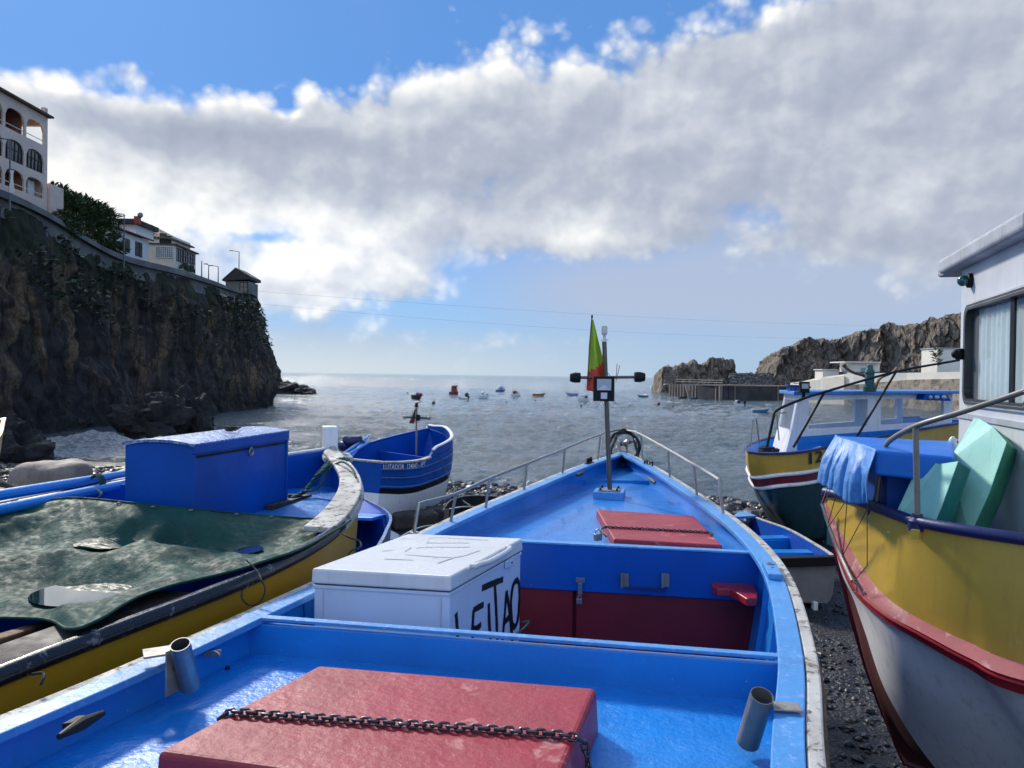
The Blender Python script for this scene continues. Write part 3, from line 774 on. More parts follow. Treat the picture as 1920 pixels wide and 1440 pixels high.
# trees on the terrace
M_leaf = paint('banana_leaf', (.10, .15, .05), .5, .5, 1.6, bmp=0, c2=(.018, .04, .02))
M_trunk = paint('grey_trunk', (.10, .085, .07), .85, bmp=.3)
def leafy(c, rx, rz, n, seed, label, long_=1.0):
    rnd = random.Random(seed); c = V(c)
    r = thing('tree', c - V((0, 0, rz * 1.4)), label, 'tree', 'trees on the left cliff terrace')
    t = MB(); base = c - V((0, 0, rz * 1.6))
    hubs = []
    for k in range(7):
        a = k * 2.4; e_ = c + V((math.cos(a) * rx * .5, math.sin(a) * rx * .5, rz * rnd.uniform(-.3, .6))); hubs.append(e_)
        t.tube([base, lerp(base, e_, .5) + V((0, 0, .2)), e_], [.16, .1, .05], 6)
    t.build('trunk', M_trunk, r)
    m = MB()
    for i in range(n):
        while True:
            q = V((rnd.uniform(-1, 1), rnd.uniform(-1, 1), rnd.uniform(-.8, 1)))
            if q.length < 1: break
        q = V((q.x * rx, q.y * rx, q.z * rz)) * (1 + .35 * noise.noise(q * 2 + V((seed, 0, 0))))
        o = c + q
        # a rosette of blades
        for k in range(rnd.randint(5, 8)):
            a = rnd.uniform(0, 6.28); L = rnd.uniform(.35, .8) * long_; w = L * .13; d_ = V((math.cos(a), math.sin(a), rnd.uniform(.1, 1.4))).normalized(); s_ = V((-math.sin(a), math.cos(a), 0)) * w
            m.add([o, o + d_ * L * .5 + s_, o + d_ * L * .5 - s_, o + d_ * L + V((0, 0, -.18 * L))], [(0, 1, 3, 2)], 0, False)
    m.build('crown', M_leaf, r, recalc=False)
TR = [(108, 372, 62, 1.0, .95, 'spiky crowned tree right beside the rose apartment block'), (128, 388, 63.5, 1.25, 1.1, 'tallest spiky tree of the clump, second from the rose block'), (148, 396, 65, 1.2, 1.2, 'broad leafy tree in the middle of the cliff top clump'),
      (170, 398, 66.5, 1.2, 1.1, 'spiky tree above the dip of the retaining wall'), (190, 412, 69, 1.3, 1.1, 'leafy tree left of the small black flat roof'), (120, 425, 60.5, 1.5, 1.3, 'low dark bush under the rose block beside the wall'),
      (160, 440, 65.5, 1.7, 1.4, 'low dense bush in front of the clump above the wall'), (198, 450, 69, 1.5, 1.5, 'dense bush hiding the left end of the white house'), (214, 470, 71.5, 1.2, .9, 'low bush at the foot of the white house'), (262, 444, 84, 1.3, .6, 'dark creeper bush below the brown hipped roof')]
for i, (px, py, Y, rx, rz, lb) in enumerate(TR): leafy(P(px, py, Y), rx, rz, int(115 * rx), 40 + i, lb, 1.15 if py < 415 else .8)
# scrub on top of the cliff face
random.seed(9); m = MB()
for i in range(1500):
    t = random.random(); p = cr([V(q) for q in TOP[1:11]], t); s_ = random.random() ** 1.6
    o = p + V((.3 + s_ * 1.7 + random.uniform(-.2, .8), random.uniform(-.5, .5), -1.2 - s_ * 6))
    if noise.noise(V((o.y * .25, o.z * .3, 3))) < -.05: continue
    for k in range(4):
        a = random.uniform(-1.6, 1.6); L = random.uniform(.2, .55); w = L * .3; d_ = V((math.cos(a), math.sin(a), random.uniform(-.5, .9))).normalized(); sv = V((-math.sin(a), math.cos(a), .3)) * w
        m.add([o, o + d_ * L * .5 + sv, o + d_ * L * .5 - sv, o + d_ * L], [(0, 1, 3, 2)], 0, False)
tag(m.build('cliff_undergrowth', M_fol, recalc=False), 'dark green scrub hanging over the top of the left cliff', 'scrub', kind='stuff')
# lamp posts and poles
def lamp(px, pyb, pyt, Y, arm, label, kind='lamp_post'):
    b, t = P(px, pyb, Y), P(px, pyt, Y); t.x = b.x
    r = thing(kind, b, label, 'lamp post' if arm else 'pole', 'poles along the left cliff top')
    mb = MB(); mb.tube([b, t], [.07, .045], 7); mb.build('pole', M_pole, r)
    if arm:
        mb = MB(); e_ = t + V((arm * .9, 0, .12)); mb.tube([t, e_], .035, 6); mb.box(e_ + V((arm * .15, 0, .0)), (.45, .16, .09)); mb.build('lamp_head', M_pole, r)
lamp(232, 505, 402, 68, -1, 'tall lamp post in front of the white house'); lamp(18, 395, 262, 52, -1, 'lamp post in front of the rose apartment block')
lamp(378, 522, 489, 86, 0, 'thin bare pole just right of the cream house', 'pole'); lamp(391, 528, 497, 88, -.3, 'short post with small head right of the cream house')
lamp(409, 532, 500, 90, -.8, 'lamp post midway between cream house and hut'); lamp(448, 512, 472, 101.5, -1, 'lamp post rising behind the pointed hut')
lamp(18.5, 362, 322, 51.2, 0, 'short pole with folded white flag by the rose block', 'pole')
mb = MB(); p = P(18.5, 340, 51.1); mb.grid([[p + V((math.sin(i * .9 + j) * .05, 0, .75 - i * .25 + 0)) + V((j * .09, 0, 0)) for j in range(4)] for i in range(7)]); 
tag(mb.build('flag', M_white), 'small furled white flag on the pole by the rose block', 'flag')
# bracket on the headland
mb = MB(); a = P(484, 583, 104); mb.tube([a, a + V((.6, 0, 0)), a + V((.45, 0, -1.0))], .07, 6); tag(mb.build('iron_bracket', M_pole), 'bent iron bracket jutting from the headland edge', 'bracket')
# two cables across the bay
M_cable = paint('black_cable', (.04, .04, .045), .6, bmp=0)
for (pa, pb, lb, sag) in ((P(470, 545, 100), P(1840, 611, 210), 'upper thin cable strung across the bay', 1.5), (P(478, 569, 104), P(1840, 628, 205), 'lower thin cable strung across the bay', 2.5)):
    pts = [lerp(pa, pb, i / 60) - V((0, 0, sag * 4 * (i / 60) * (1 - i / 60))) for i in range(61)]
    mb = MB(); mb.tube(pts, .009, 5); tag(mb.build('overhead_cable', M_cable), lb, 'cable', 'cables across the bay')

# ---------------------------------------------------------------- pier
r = thing('pier', (50, 165, SEA), 'dark concrete pier with pale slanting fins at its seaward end', 'pier')
zt = P(1400, 724.5, 162).z
A_ = P(1257, 735, 193); B_ = P(1357, 735, 160); C_ = P(1500, 735, 168)
A_.z = B_.z = C_.z = 0
mb = MB(); dd = (C_ - B_).normalized(); back_ = V((-dd.y, dd.x, 0)) * 9; bk = A_ + V((9, 3, 0))
C2 = C_ + dd * 30
mb.hexa([p + V((0, 0, SEA - 1)) for p in (B_, C2, C2 + back_, B_ + back_)], [p + V((0, 0, zt)) for p in (B_, C2, C2 + back_, B_ + back_)])
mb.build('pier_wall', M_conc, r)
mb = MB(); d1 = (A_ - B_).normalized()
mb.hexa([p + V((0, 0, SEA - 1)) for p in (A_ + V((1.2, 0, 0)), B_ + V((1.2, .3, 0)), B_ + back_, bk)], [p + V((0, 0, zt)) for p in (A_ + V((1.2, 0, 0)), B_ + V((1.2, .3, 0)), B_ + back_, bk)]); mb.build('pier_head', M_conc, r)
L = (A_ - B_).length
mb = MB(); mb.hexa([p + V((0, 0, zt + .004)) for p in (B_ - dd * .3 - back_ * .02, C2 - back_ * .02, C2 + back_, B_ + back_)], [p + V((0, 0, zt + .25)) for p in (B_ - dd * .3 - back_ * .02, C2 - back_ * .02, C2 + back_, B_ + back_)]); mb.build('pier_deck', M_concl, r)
nf = V((-1, -.3, 0)).normalized()
for k in range(17):
    t = (k + .3) / 17
    if k in (4, 10): # slanting braces
        p = lerp(B_, A_, t); mb = MB(); mb.beam(p + V((-.5, 0, zt)), p + d1 * -3.5 + V((-.9, 0, SEA)), 1.0, .5); mb.build('fin', M_concl, r); continue
    p = lerp(B_, A_, t); mb = MB(); mb.box(p + V((.2, 0, (zt + SEA) / 2 - .2)), (1.9, .5, zt - SEA + .4), rz=.15); mb.build('fin', M_concl, r)
for k in range(10):
    p = B_ + dd * (k * 3.6 + .8) + back_ * .03
    mb = MB(); mb.tube([p + V((0, 0, zt + .2)), p + V((0, 0, zt + 1.25))], .06, 5); mb.build('rail_post', M_pole, r)
mb = MB(); 
for h in (.7, 1.2): mb.tube([A_ + V((1.2, 0, zt + h)), B_ + back_ * .03 + V((0, 0, zt + h))], .035, 5); mb.tube([B_ + back_ * .03 + V((0, 0, zt + h)), B_ + dd * 34 + back_ * .03 + V((0, 0, zt + h))], .035, 5)
mb.build('railing', M_pole, r)
for k in (1, 6, 9.5):
    p = B_ + dd * (k * 2.3 + .5) - back_ * .012; mb = MB(); mb.box(p + V((0, 0, (zt + SEA) / 2)), (.3, .14, zt - SEA)); mb.build('ladder', M_concl, r)
# quay wall, huts and white blocks
r = thing('quay_wall', P(1700, 730, 120), 'long cream quay wall with stained stone base under the right cliff', 'wall')
def quad_wall(root, name, mat, pts, th=1.0):
    """pts: list of (px, ytop, ybot, Y)"""
    mb = MB(); 
    for (a, b) in zip(pts[:-1], pts[1:]):
        ta, tb, ba, bb = P(a[0], a[1], a[3]), P(b[0], b[1], b[3]), P(a[0], a[2], a[3]), P(b[0], b[2], b[3])
        e_ = V((.35, 1, 0)) * th
        mb.hexa([ba, bb, bb + e_, ba + e_], [ta, tb, tb + e_, ta + e_])
    return mb.build(name, mat, root, recalc=True)
quad_wall(r, 'parapet', M_whitew, [(1482, 718, 760, 168), (1505, 715, 760, 160), (1540, 707, 760, 150), (1600, 700, 722, 140), (1700, 699, 712, 128), (1800, 697, 710, 116), (1990, 695, 710, 95)], 1.2)
quad_wall(r, 'stone_base', M_stain, [(1583, 722, 790, 141), (1640, 719, 790, 135), (1700, 712, 800, 127.5), (1800, 710, 800, 115.5), (1990, 710, 810, 94.5)], 1.5)
quad_wall(r, 'pale_section', M_cream, [(1518, 714, 760, 154.5), (1583, 704, 760, 142)], 1)
mb = MB(); a = P(1792, 685, 150); struct_pts = [P(1540, 698, 158), P(1800, 698, 128), P(1990, 698, 110)]
mb.grid([[p + V((0, 0, .1)) for p in struct_pts], [p + V((6, 26, .1)) for p in struct_pts]]); o = mb.build('quay_path', M_concl); struct(o)
r = thing('quay_building', P(1630, 700, 150), 'flat roofed cream building with pale blue door below the right cliff', 'building')
pxbox(r, 'wall', M_whitew, 1595, 1649, 680, 702, 150, 5); pxbox(r, 'roof', M_white, 1584, 1652, 677.5, 680.5, 149, 7)
mb = MB(); c = P(1621, 696, 149.9); mb.box(c, (1.3, .12, 1.3)); mb.build('door', paint('pale_blue_door', (.25, .45, .5), .6), r)
r = thing('quay_block', P(1560, 700, 152), 'low cream block stepping up to the quay beside the cream building', 'building')
pxbox(r, 'wall', M_whitew, 1543, 1573, 694, 712, 153, 4); pxbox(r, 'coping', M_white, 1541, 1575, 692, 694, 152.8, 4.3)
r = thing('quay_tower', P(1780, 690, 128), 'tall plain cream block against the cliff beside the grey wheelhouse', 'building')
pxbox(r, 'wall', M_whitew, 1758, 1830, 654, 700, 128, 5); pxbox(r, 'coping', M_white, 1757, 1831, 652, 654, 127.8, 5.3)
mb = MB()
for i in range(60):
    o = P(1757 + random.gauss(0, 2.5), 668 + random.gauss(0, 8), 127.3); a = random.uniform(0, 6.28); L = random.uniform(.5, 1.2); d_ = V((math.cos(a), math.sin(a) * .3, random.uniform(-.2, 1))).normalized(); s_ = V((-d_.z, 0, d_.x)) * L * .1
    mb.add([o, o + d_ * L * .5 + s_, o + d_ * L * .5 - s_, o + d_ * L], [(0, 1, 3, 2)], 0, False)
tag(mb.build('shrub', M_leaf, recalc=False), 'green palm like shrub at the left edge of the tall cream block', 'shrub')
# ---------------------------------------------------------------- boats: materials
M_blue = paint('bright_blue_paint', (.010, .235, .70), .34, .18, 1.6, wear=0, bmp=.45, bscale=34, coat=.3, chips=.14, wearc=(.35, .45, .6), stretch=(1, 1, 1), dirt=.10)
M_deck = paint('wet_blue_deck', (.008, .225, .68), .34, .2, 2.2, wear=.10, wearc=(.06, .27, .70), wscale=14, bmp=1.1, bscale=55, coat=.3, dirt=.10)
M_bluel = paint('light_blue_worn_paint', (.07, .31, .70), .45, .25, 3, wear=.25, wearc=(.15, .34, .68), wscale=26, bmp=.8, bscale=30, coat=.2)
M_blued = paint('deep_blue_paint', (.000, .085, .45), .45, .25, 1.5, spec=.3, bmp=.2, chips=.15, wearc=(.2, .3, .45))
M_navy = paint('navy_paint', (.012, .02, .12), .45, .3, 2, bmp=.3, wear=.1, wearc=(.1, .12, .2))
M_redt = paint('worn_red_fibreglass', (.38, .022, .038), .48, .3, 2.2, wear=.16, wearc=(.48, .17, .16), wscale=6, bmp=.8, bscale=40, coat=.08)
M_redd = paint('dark_red_doors', (.17, .004, .012), .6, .3, 1.5, bmp=.2)
M_redp = paint('glossy_red_paint', (.36, .022, .03), .3, .15, 2, chips=.35, wearc=(.6, .5, .45), bmp=.25)
M_pinkp = paint('faded_pink_red_paint', (.52, .17, .17), .5, .25, 4, wear=.3, wearc=(.60, .32, .30), bmp=.5, bscale=25)
M_yel = paint('ochre_yellow_paint', (.62, .40, .055), .33, .22, 1.2, wear=.08, wearc=(.50, .34, .12), bmp=.2, bscale=8, coat=.15, dirt=.16, chips=.12)
M_yeld = paint('deep_yellow_paint', (.50, .27, .015), .38, .2, 1.2, bmp=.15, bscale=10, dirt=.1)
M_wht = paint('white_hull_paint', (.85, .85, .86), .35, .1, 1.0, bmp=.2, bscale=8, dirt=.3)
M_whtw = paint('weathered_white_wood', (.55, .53, .48), .7, .35, 4, wear=.3, wearc=(.16, .12, .09), wscale=16, bmp=.8, bscale=50, chips=.4)
M_wood = paint('old_brown_wood', (.20, .11, .05), .75, .4, 4, bmp=.7, bscale=40, stretch=(3, 3, .6))
M_woodd = paint('dark_worn_wood', (.06, .05, .045), .7, .4, 5, bmp=.6, wear=.2, wearc=(.2, .18, .16))
M_boot = paint('antifouling_red', (.10, .014, .016), .7, .3, 2, bmp=.3, dirt=.3)
M_green = paint('dark_green_hull', (.012, .06, .075), .38, .35, 1.5, bmp=.2, wear=.12, wearc=(.05, .12, .15), dirt=.2)
M_maroon = paint('maroon_paint', (.17, .012, .03), .4, .2, 2, bmp=.2)
M_black = paint('black_plastic', (.008, .009, .011), .6, .2, 3, bmp=.15, spec=.25)
M_tube = paint('black_rubber_tube', (.014, .015, .02), .22, .3, 6, wear=.14, wearc=(.15, .15, .16), bmp=.4, bscale=30)
M_steel = paint('stainless_steel', (.46, .45, .43), .42, .3, 6, metal=1, bmp=.1, dirt=.25)
M_steeld = paint('dull_steel_tube', (.26, .25, .23), .5, .3, 6, metal=.5, bmp=.15)
M_rust = paint('rusty_plate', (.36, .34, .30), .55, .4, 8, metal=.4, wear=.2, wearc=(.22, .12, .06), wscale=14, bmp=.4)
M_chain = paint('dark_steel_chain', (.10, .085, .10), .4, .4, 20, metal=.8, bmp=.3, bscale=90)
M_ropeg = paint('green_rope', (.02, .10, .095), .85, .4, 30, bmp=1, bscale=160)
M_ropek = paint('black_rope', (.02, .02, .022), .85, .4, 30, bmp=1, bscale=160)
M_ropew = paint('grey_cord', (.35, .35, .33), .8, .3, 30, bmp=.5)
M_tarpb = paint('sky_blue_tarpaulin', (.055, .24, .60), .55, .25, 3, bmp=.9, bscale=30, wear=.1, wearc=(.2, .36, .7))
M_tarpd = paint('blue_hatch_sheet', (.0, .16, .66), .5, .15, 2, bmp=.3)
M_foam1 = paint('mint_foam_board', (.33, .68, .58), .6, .18, 2, bmp=.2, dirt=.1)
M_foam2 = paint('green_foam_edge', (.05, .30, .18), .6, .3, 5, bmp=.4)
M_net = None
M_cabin = paint('grey_white_cabin_paint', (.60, .63, .67), .45, .14, 1.5, bmp=.15, dirt=.12)
M_cabr = paint('grey_roof_gelcoat', (.42, .45, .50), .6, .25, 4, bmp=.5, bscale=20, dirt=.25)
M_mast = paint('dull_mast_tube', (.15, .14, .115), .4, .3, 6, metal=.5, bmp=.15)
M_flagg = paint('green_flag_cloth', (.42, .60, .05), .8, .2, 4, bmp=.2)
M_flagr = paint('red_flag_cloth', (.80, .09, .05), .8, .2, 4, bmp=.2)
M_lettw = paint('white_lettering', (.75, .77, .8), .5, bmp=0)
M_lettk = paint('black_lettering', (.008, .008, .012), .5, bmp=0)
M_fridge = paint('white_enamel', (.62, .68, .78), .22, .06, 2, bmp=.03, dirt=.05, coat=.3)
M_fridgel = paint('white_freezer_lid', (.72, .73, .72), .3, .12, 2.5, bmp=.05, coat=.2, wear=.06, wearc=(.45, .42, .38), wscale=5, dirt=.12)
M_smear = paint('grey_smeared_marks', (.56, .57, .57), .5, bmp=0)
def glassy(name, c, alpha=.25, rough=.05):
    m, nt, p = new_mat(name); setin(nt, p, 'Base Color', (*c, 1)); setin(nt, p, 'Roughness', rough); setin(nt, p, 'Alpha', alpha); setin(nt, p, 'IOR', 1.45)
    return m
M_win = glassy('tinted_window', (.42, .45, .40), .22)
M_lens = glass_dark('lamp_lens', (.35, .42, .45), .1)
M_lensg = glass_dark('green_lens', (.01, .10, .09), .1)

def section(L, R, K, a, side, m, n, t=0):
    if m > .6: w = sstep(.72, 1, t); m = lerp(m, 1.9, w); n = lerp(n, 1.0, w)
    """point of the outer skin: a 0 (keel) .. 1 (gunwale)"""
    G = R if side > 0 else L
    h = math.sin(a * math.pi / 2) ** m; v = 1 - math.cos(a * math.pi / 2) ** n
    return V((lerp(K.x, G.x, h), lerp(K.y, G.y, h), lerp(K.z, G.z, v)))
class Hull:
    def __init__(s, L, R, K, nt=40, m=.8, n=1.25, avals=None, th=.04):
        s.L = [V(p) for p in L]; s.R = [V(p) for p in R]; s.K = [V(p) for p in K]; s.nt = nt; s.m = m; s.n = n; s.th = th
        s.av = avals or [i / 14 for i in range(15)]
    def pt(s, t, a, side):
        return section(cr(s.L, t), cr(s.R, t), cr(s.K, t), a, side, s.m, s.n, t)
    def inn(s, t, a, side, th=None):
        p = s.pt(t, a, side); c = (cr(s.L, t) + cr(s.R, t)) / 2; d = c - p; l = d.length
        return p + d * (min(th or s.th, l * .9) / max(l, 1e-6))
    def line(s, a, side, n=40, t0=0, t1=1, off=0):
        out = []
        for i in range(n):
            t = lerp(t0, t1, i / (n - 1)); p = s.pt(t, a, side)
            if off:
                c = (cr(s.L, t) + cr(s.R, t)) / 2; d = p - c; d.z = 0
                if d.length > 1e-6: p = p + d.normalized() * off
            out.append(p)
        return out
    def shell(s, name, root, mats, band, inner_mi=None, t0=0, t1=1):
        """band(a_mid, side, t)-> material index; closed double shell with a transom at t0"""
        mb = MB(); av = s.av; na = len(av)
        cols = [(a, -1) for a in av[::-1]] + [(a, 1) for a in av[1:]]
        rows = [[s.pt(lerp(t0, t1, i / s.nt), a, sd) for a, sd in cols] for i in range(s.nt + 1)]
        def mf(i, j):
            a = (cols[j][0] + cols[j + 1][0]) / 2; sd = cols[j + 1][1] if cols[j + 1][0] > 0 else cols[j][1]
            return band(a, sd, (i + .5) / s.nt)
        mb.grid(rows, mf=mf)
        # transom
        n = len(cols); o = len(mb.v); mb.v += [V(p) for p in rows[0]]
        h = n // 2
        for j in range(h):
            a = (cols[j][0] + cols[j + 1][0]) / 2
            mb.f.append([o + j, o + j + 1, o + n - 2 - j, o + n - 1 - j] if j + 1 != n - 2 - j else [o + j, o + j + 1, o + n - 1 - j]); mb.m.append(band(a, 0, 0)); mb.s.append(False)
        if inner_mi is not None:
            rows2 = [[s.inn(lerp(t0, t1, i / s.nt), a, sd) for a, sd in cols] for i in range(s.nt + 1)]
            mb.grid([r[::-1] for r in rows2], inner_mi)
            o = len(mb.v); c2 = rows2[0]; sh = (rows2[1][h] - rows2[0][h]).normalized() * s.th
            mb.v += [p + sh for p in c2]
            for j in range(h):
                mb.f.append([o + n - 1 - j, o + n - 2 - j, o + j + 1, o + j] if j + 1 != n - 2 - j else [o + n - 1 - j, o + j + 1, o + j]); mb.m.append(inner_mi); mb.s.append(False)
            mb.hexa([rows[0][0] - V((0, 0, .03)), rows[0][-1] - V((0, 0, .03)), rows[0][-1] + sh - V((0, 0, .03)), rows[0][0] + sh - V((0, 0, .03))], [rows[0][0], rows[0][-1], rows[0][-1] + sh, rows[0][0] + sh], inner_mi)
            for sd in (0, -1):
                mb.grid([[r[sd] for r in rows], [r[sd] for r in rows2]], inner_mi)
        return mb.build(name, mats, root, recalc=False, angle=50)
    def cap(s, name, root, mat, w_in=.1, w_out=.03, h=.04, sides=(-1, 1), t0=0, t1=1, n=50, bevel=.008, zoff=0):
        for sd in sides:
            rows = [[], [], [], []]
            for i in range(n):
                t = lerp(t0, t1, i / (n - 1)); p = s.pt(t, 1, sd); c = (cr(s.L, t) + cr(s.R, t)) / 2; d = p - c; d.z = 0; l = d.length
                d = d.normalized() if l > 1e-6 else V((0, 0, 0))
                wi = min(w_in, l)
                z = V((0, 0, zoff))
                a, b = p - d * wi + z, p + d * w_out + z
                rows[0].append(a); rows[1].append(a + V((0, 0, h))); rows[2].append(b + V((0, 0, h))); rows[3].append(b)
            mb = MB(); mb.grid(rows + [rows[0]], smooth=False)
            mb.add([r[0] for r in rows], [(0, 1, 2, 3)], 0, False); mb.add([r[-1] for r in rows], [(3, 2, 1, 0)], 0, False)
            mb.build(name, mat, root, bevel=bevel, weld=True)
    def rub(s, name, root, mat, a, r=.025, sides=(-1, 1), t0=0, t1=1, off=.01, n=50, seg=8, sy=1.0):
        for sd in sides:
            mb = MB(); mb.tube(s.line(a, sd, n, t0, t1, off), r, seg, sy=sy); mb.build(name, mat, root)
    def deck(s, name, root, mat, z, t0, t1, n=20, inset=.03, across=8, crown=0):
        """horizontal deck at height z(t) clipped to the inside of the hull"""
        rows = []
        for i in range(n + 1):
            t = lerp(t0, t1, i / n); zz = z(t) if callable(z) else z; e = []
            for sd in (-1, 1):
                lo, hi = 0, 1
                for _ in range(24):
                    mid = (lo + hi) / 2
                    if s.inn(t, mid, sd).z < zz: lo = mid
                    else: hi = mid
                p = s.inn(t, lo, sd, .02); e.append(V((p.x, p.y, zz)))
            rows.append([lerp(e[0], e[1], k / across) + V((0, 0, crown * (1 - (2 * k / across - 1) ** 2))) for k in range(across + 1)])
        mb = MB(); mb.grid(rows); return mb.build(name, mat, root, recalc=False)
    def bulk(s, name, root, mat, t, ztop, zbot=None, th=.04, mi=0, bevel=.004):
        """transverse wall across the inside at station t, from the hull bottom up to ztop"""
        pts = []
        zt = ztop
        for sd in (-1, 1):
            row = []
            for k in range(13):
                p = s.inn(t, k / 12, sd, .02); 
                if zbot is not None: p.z = max(p.z, zbot)
                p.z = min(p.z, zt); row.append(p)
            pts.append(row)
        left, right = pts
        poly = left[::-1] + right[1:]
        tg = (cr(s.K, min(1, t + .01)) - cr(s.K, max(0, t - .01))); tg.z = 0; tg.normalize()
        # keep it planar: project on the vertical plane through the ends
        a, b = poly[0], poly[-1]; d = (b - a); d.z = 0; d.normalize()
        poly = [a + d * (p - a).dot(d) + V((0, 0, p.z - a.z)) for p in poly]
        clean = [poly[0]]
        for p in poly[1:]:
            if (p - clean[-1]).length > 1e-3: clean.append(p)
        nn_ = V((-d.y, d.x, 0)); nn_ = nn_ if nn_.dot(tg) > 0 else -nn_
        mb = MB(); mb.prism(clean, nn_ * th); return mb.build(name, mat, root, bevel=bevel), (a, b, nn_)

def strokes(lines, p0, n, w, off=.004):
    """flat hand-painted strokes on the plane (p0, n); lines are lists of pixel points"""
    mb = MB(); n = n.normalized()
    if (CAM - p0).dot(n) < 0: n = -n
    for k, ln in enumerate(lines):
        pts = [PP(a, b, p0, n) + n * (off + k * .0004) for a, b in ln]
        if len(pts) > 2: pts = curve(pts, len(pts) * 4)
        L_, R_ = [], []
        for i, p in enumerate(pts):
            a = pts[max(0, i - 1)]; b = pts[min(len(pts) - 1, i + 1)]; t = (b - a).normalized(); sd_ = n.cross(t)
            ww = w * (1 + .25 * noise.noise(p * 30)); L_.append(p + sd_ * ww / 2); R_.append(p - sd_ * ww / 2)
        mb.grid([L_, R_])
    return mb
def text_mesh(txt, size, mapf, mat, name, root, bold=.0):
    cu = bpy.data.curves.new('text', 'FONT'); cu.body = txt; cu.size = 1; cu.offset = bold; cu.resolution_u = 3
    ob = bpy.data.objects.new('text', cu); COL.objects.link(ob)
    bpy.context.view_layer.update()
    me = bpy.data.meshes.new_from_object(ob.evaluated_get(bpy.context.evaluated_depsgraph_get()))
    bpy.data.objects.remove(ob); bpy.data.curves.remove(cu)
    mb = MB(); w = max(v.co.x for v in me.vertices)
    mb.add([mapf(v.co.x / w, v.co.y) for v in me.vertices], [tuple(p.vertices) for p in me.polygons], 0, False)
    bpy.data.meshes.remove(me)
    return mb.build(name, mat, root, recalc=False)
def D(x, y, d): return V((x, y, 3.0 - d))
def panel(mb, p0, n, poly, th, mi=0, off=0):
    """pixel polygon laid on the plane (p0,n), thickness th away from the viewer"""
    n = n.normalized()
    if (CAM - p0).dot(n) < 0: n = -n
    pts = [PP(a, b, p0, n) + n * off for a, b in poly]
    mb.prism(pts, -n * th, mi); return pts
# ================================================================ main blue boat
L = [D(-1.75, 1.7, 1.06), D(-1.40, 2.6, 1.075), D(-1.13, 3.35, 1.07), D(-.75, 4.4, 1.05), D(-.35, 5.3, .99), D(.10, 6.4, .965), D(.70, 7.9, .945), D(1.38, 9.4, .93)]
R = [D(.50, 1.1, 1.06), D(.84, 2.08, 1.05), D(1.14, 2.9, 1.05), D(1.45, 4.03, 1.04), D(1.545, 5.0, 1.0), D(1.53, 6.3, .965), D(1.49, 7.9, .945), D(1.38, 9.4, .93)]
K = [V((-.6, 1.4, .5)), V((-.28, 2.35, .35)), V((0, 3.1, .3)), V((.35, 4.2, .3)), V((.6, 5.15, .3)), V((.82, 6.35, .3)), V((1.1, 7.8, .45)), V((1.38, 9.4, 2.07))]
B = Hull(L, R, K, nt=70, m=.45, n=1.5, avals=[0, .12, .25, .38, .5, .6, .68, .76, .83, .9, .95, 1], th=.05)
boat = thing('fishing_boat', (.3, 4.2, 0), 'large bright blue open boat in the middle with two red hatches and a bow railing', 'boat')
mt = lambda t: t
B.shell('hull', boat, [M_blue, M_whtw, M_boot, M_blue], lambda a, s, t: 2 if a < .38 else (0 if a < .9 else 1), 3)
B.cap('gunwale_cap', boat, M_bluel, w_in=.115, w_out=-.025, h=.03, n=80, bevel=.006)
B.cap('rub_strip', boat, M_whtw, w_in=.022, w_out=.028, h=.035, n=80, bevel=.008, zoff=-.012)
B.cap('rub_strake', boat, M_wood, w_in=0, w_out=.042, h=.05, n=80, bevel=.008, zoff=-.07)
tS, tF = .272, .492
B.deck('stern_deck', boat, M_deck, 1.80, 0, tS + .01, crown=.01)
B.deck('well_floor', boat, M_blued, 1.12, tS, tF)
B.deck('foredeck', boat, M_deck, 1.885, tF, .985, n=30, crown=.015)
B.deck('bow_step', boat, M_deck, 1.925, .865, .985, n=12); B.bulk('bow_step_riser', boat, M_blue, .864, 1.926, zbot=1.86, th=.02)
_, (a, b, nn) = B.bulk('coaming', boat, M_blue, tS, 1.945, th=.035)
mb = MB(); mb.beam(a + nn * .018 + V((0, 0, 0)), b + nn * .018, .040, .014); 
for v in mb.v: v.z += 1.952 - a.z
mb.build('coaming_edge', M_bluel, boat, bevel=.003)
_, (a, b, nf_) = B.bulk('bulkhead', boat, M_blued, tF, 1.975, zbot=1.70, th=.05)
bk0 = a.copy()
mb = MB(); q = [a, b]; mb.beam(a + nf_ * .025, b + nf_ * .025, .06, .012)
for v in mb.v: v.z += 1.982 - a.z
mb.build('bulkhead_edge', M_bluel, boat, bevel=.003)
# doors under the bulkhead
ax = (b - a); ax.z = 0; W_ = ax.length; ax.normalize()
for (u0, u1) in ((.05, .46), (.47, .97)):
    mb = MB(); p = lerp(a, b, u0) + nf_ * .012; q = lerp(a, b, u1) + nf_ * .012
    if u1 > .9: poly = [(p.x, p.y, 1.13), (lerp(p, q, .9).x, lerp(p, q, .9).y, 1.13), (q.x, q.y, 1.5), (q.x, q.y, 1.697), (p.x, p.y, 1.697)]
    else: poly = [(p.x, p.y, 1.13), (q.x, q.y, 1.13), (q.x, q.y, 1.697), (p.x, p.y, 1.697)]
    mb.prism([V(v) for v in poly], nf_ * .03); mb.build('hatch_door', M_redd, boat, bevel=.004)
B.bulk('bulkhead_backing', boat, M_redd, tF + .008, 1.70, th=.02)
# ribs in the well
for t in (.33, .39, .45):
    for sd in (1, -1):
        mb = MB(); pts = [B.inn(t, k / 10, sd, .055) for k in range(3, 11)]; mb.tube(pts, .022, 4); mb.build('rib', M_blue, boat, bevel=0)
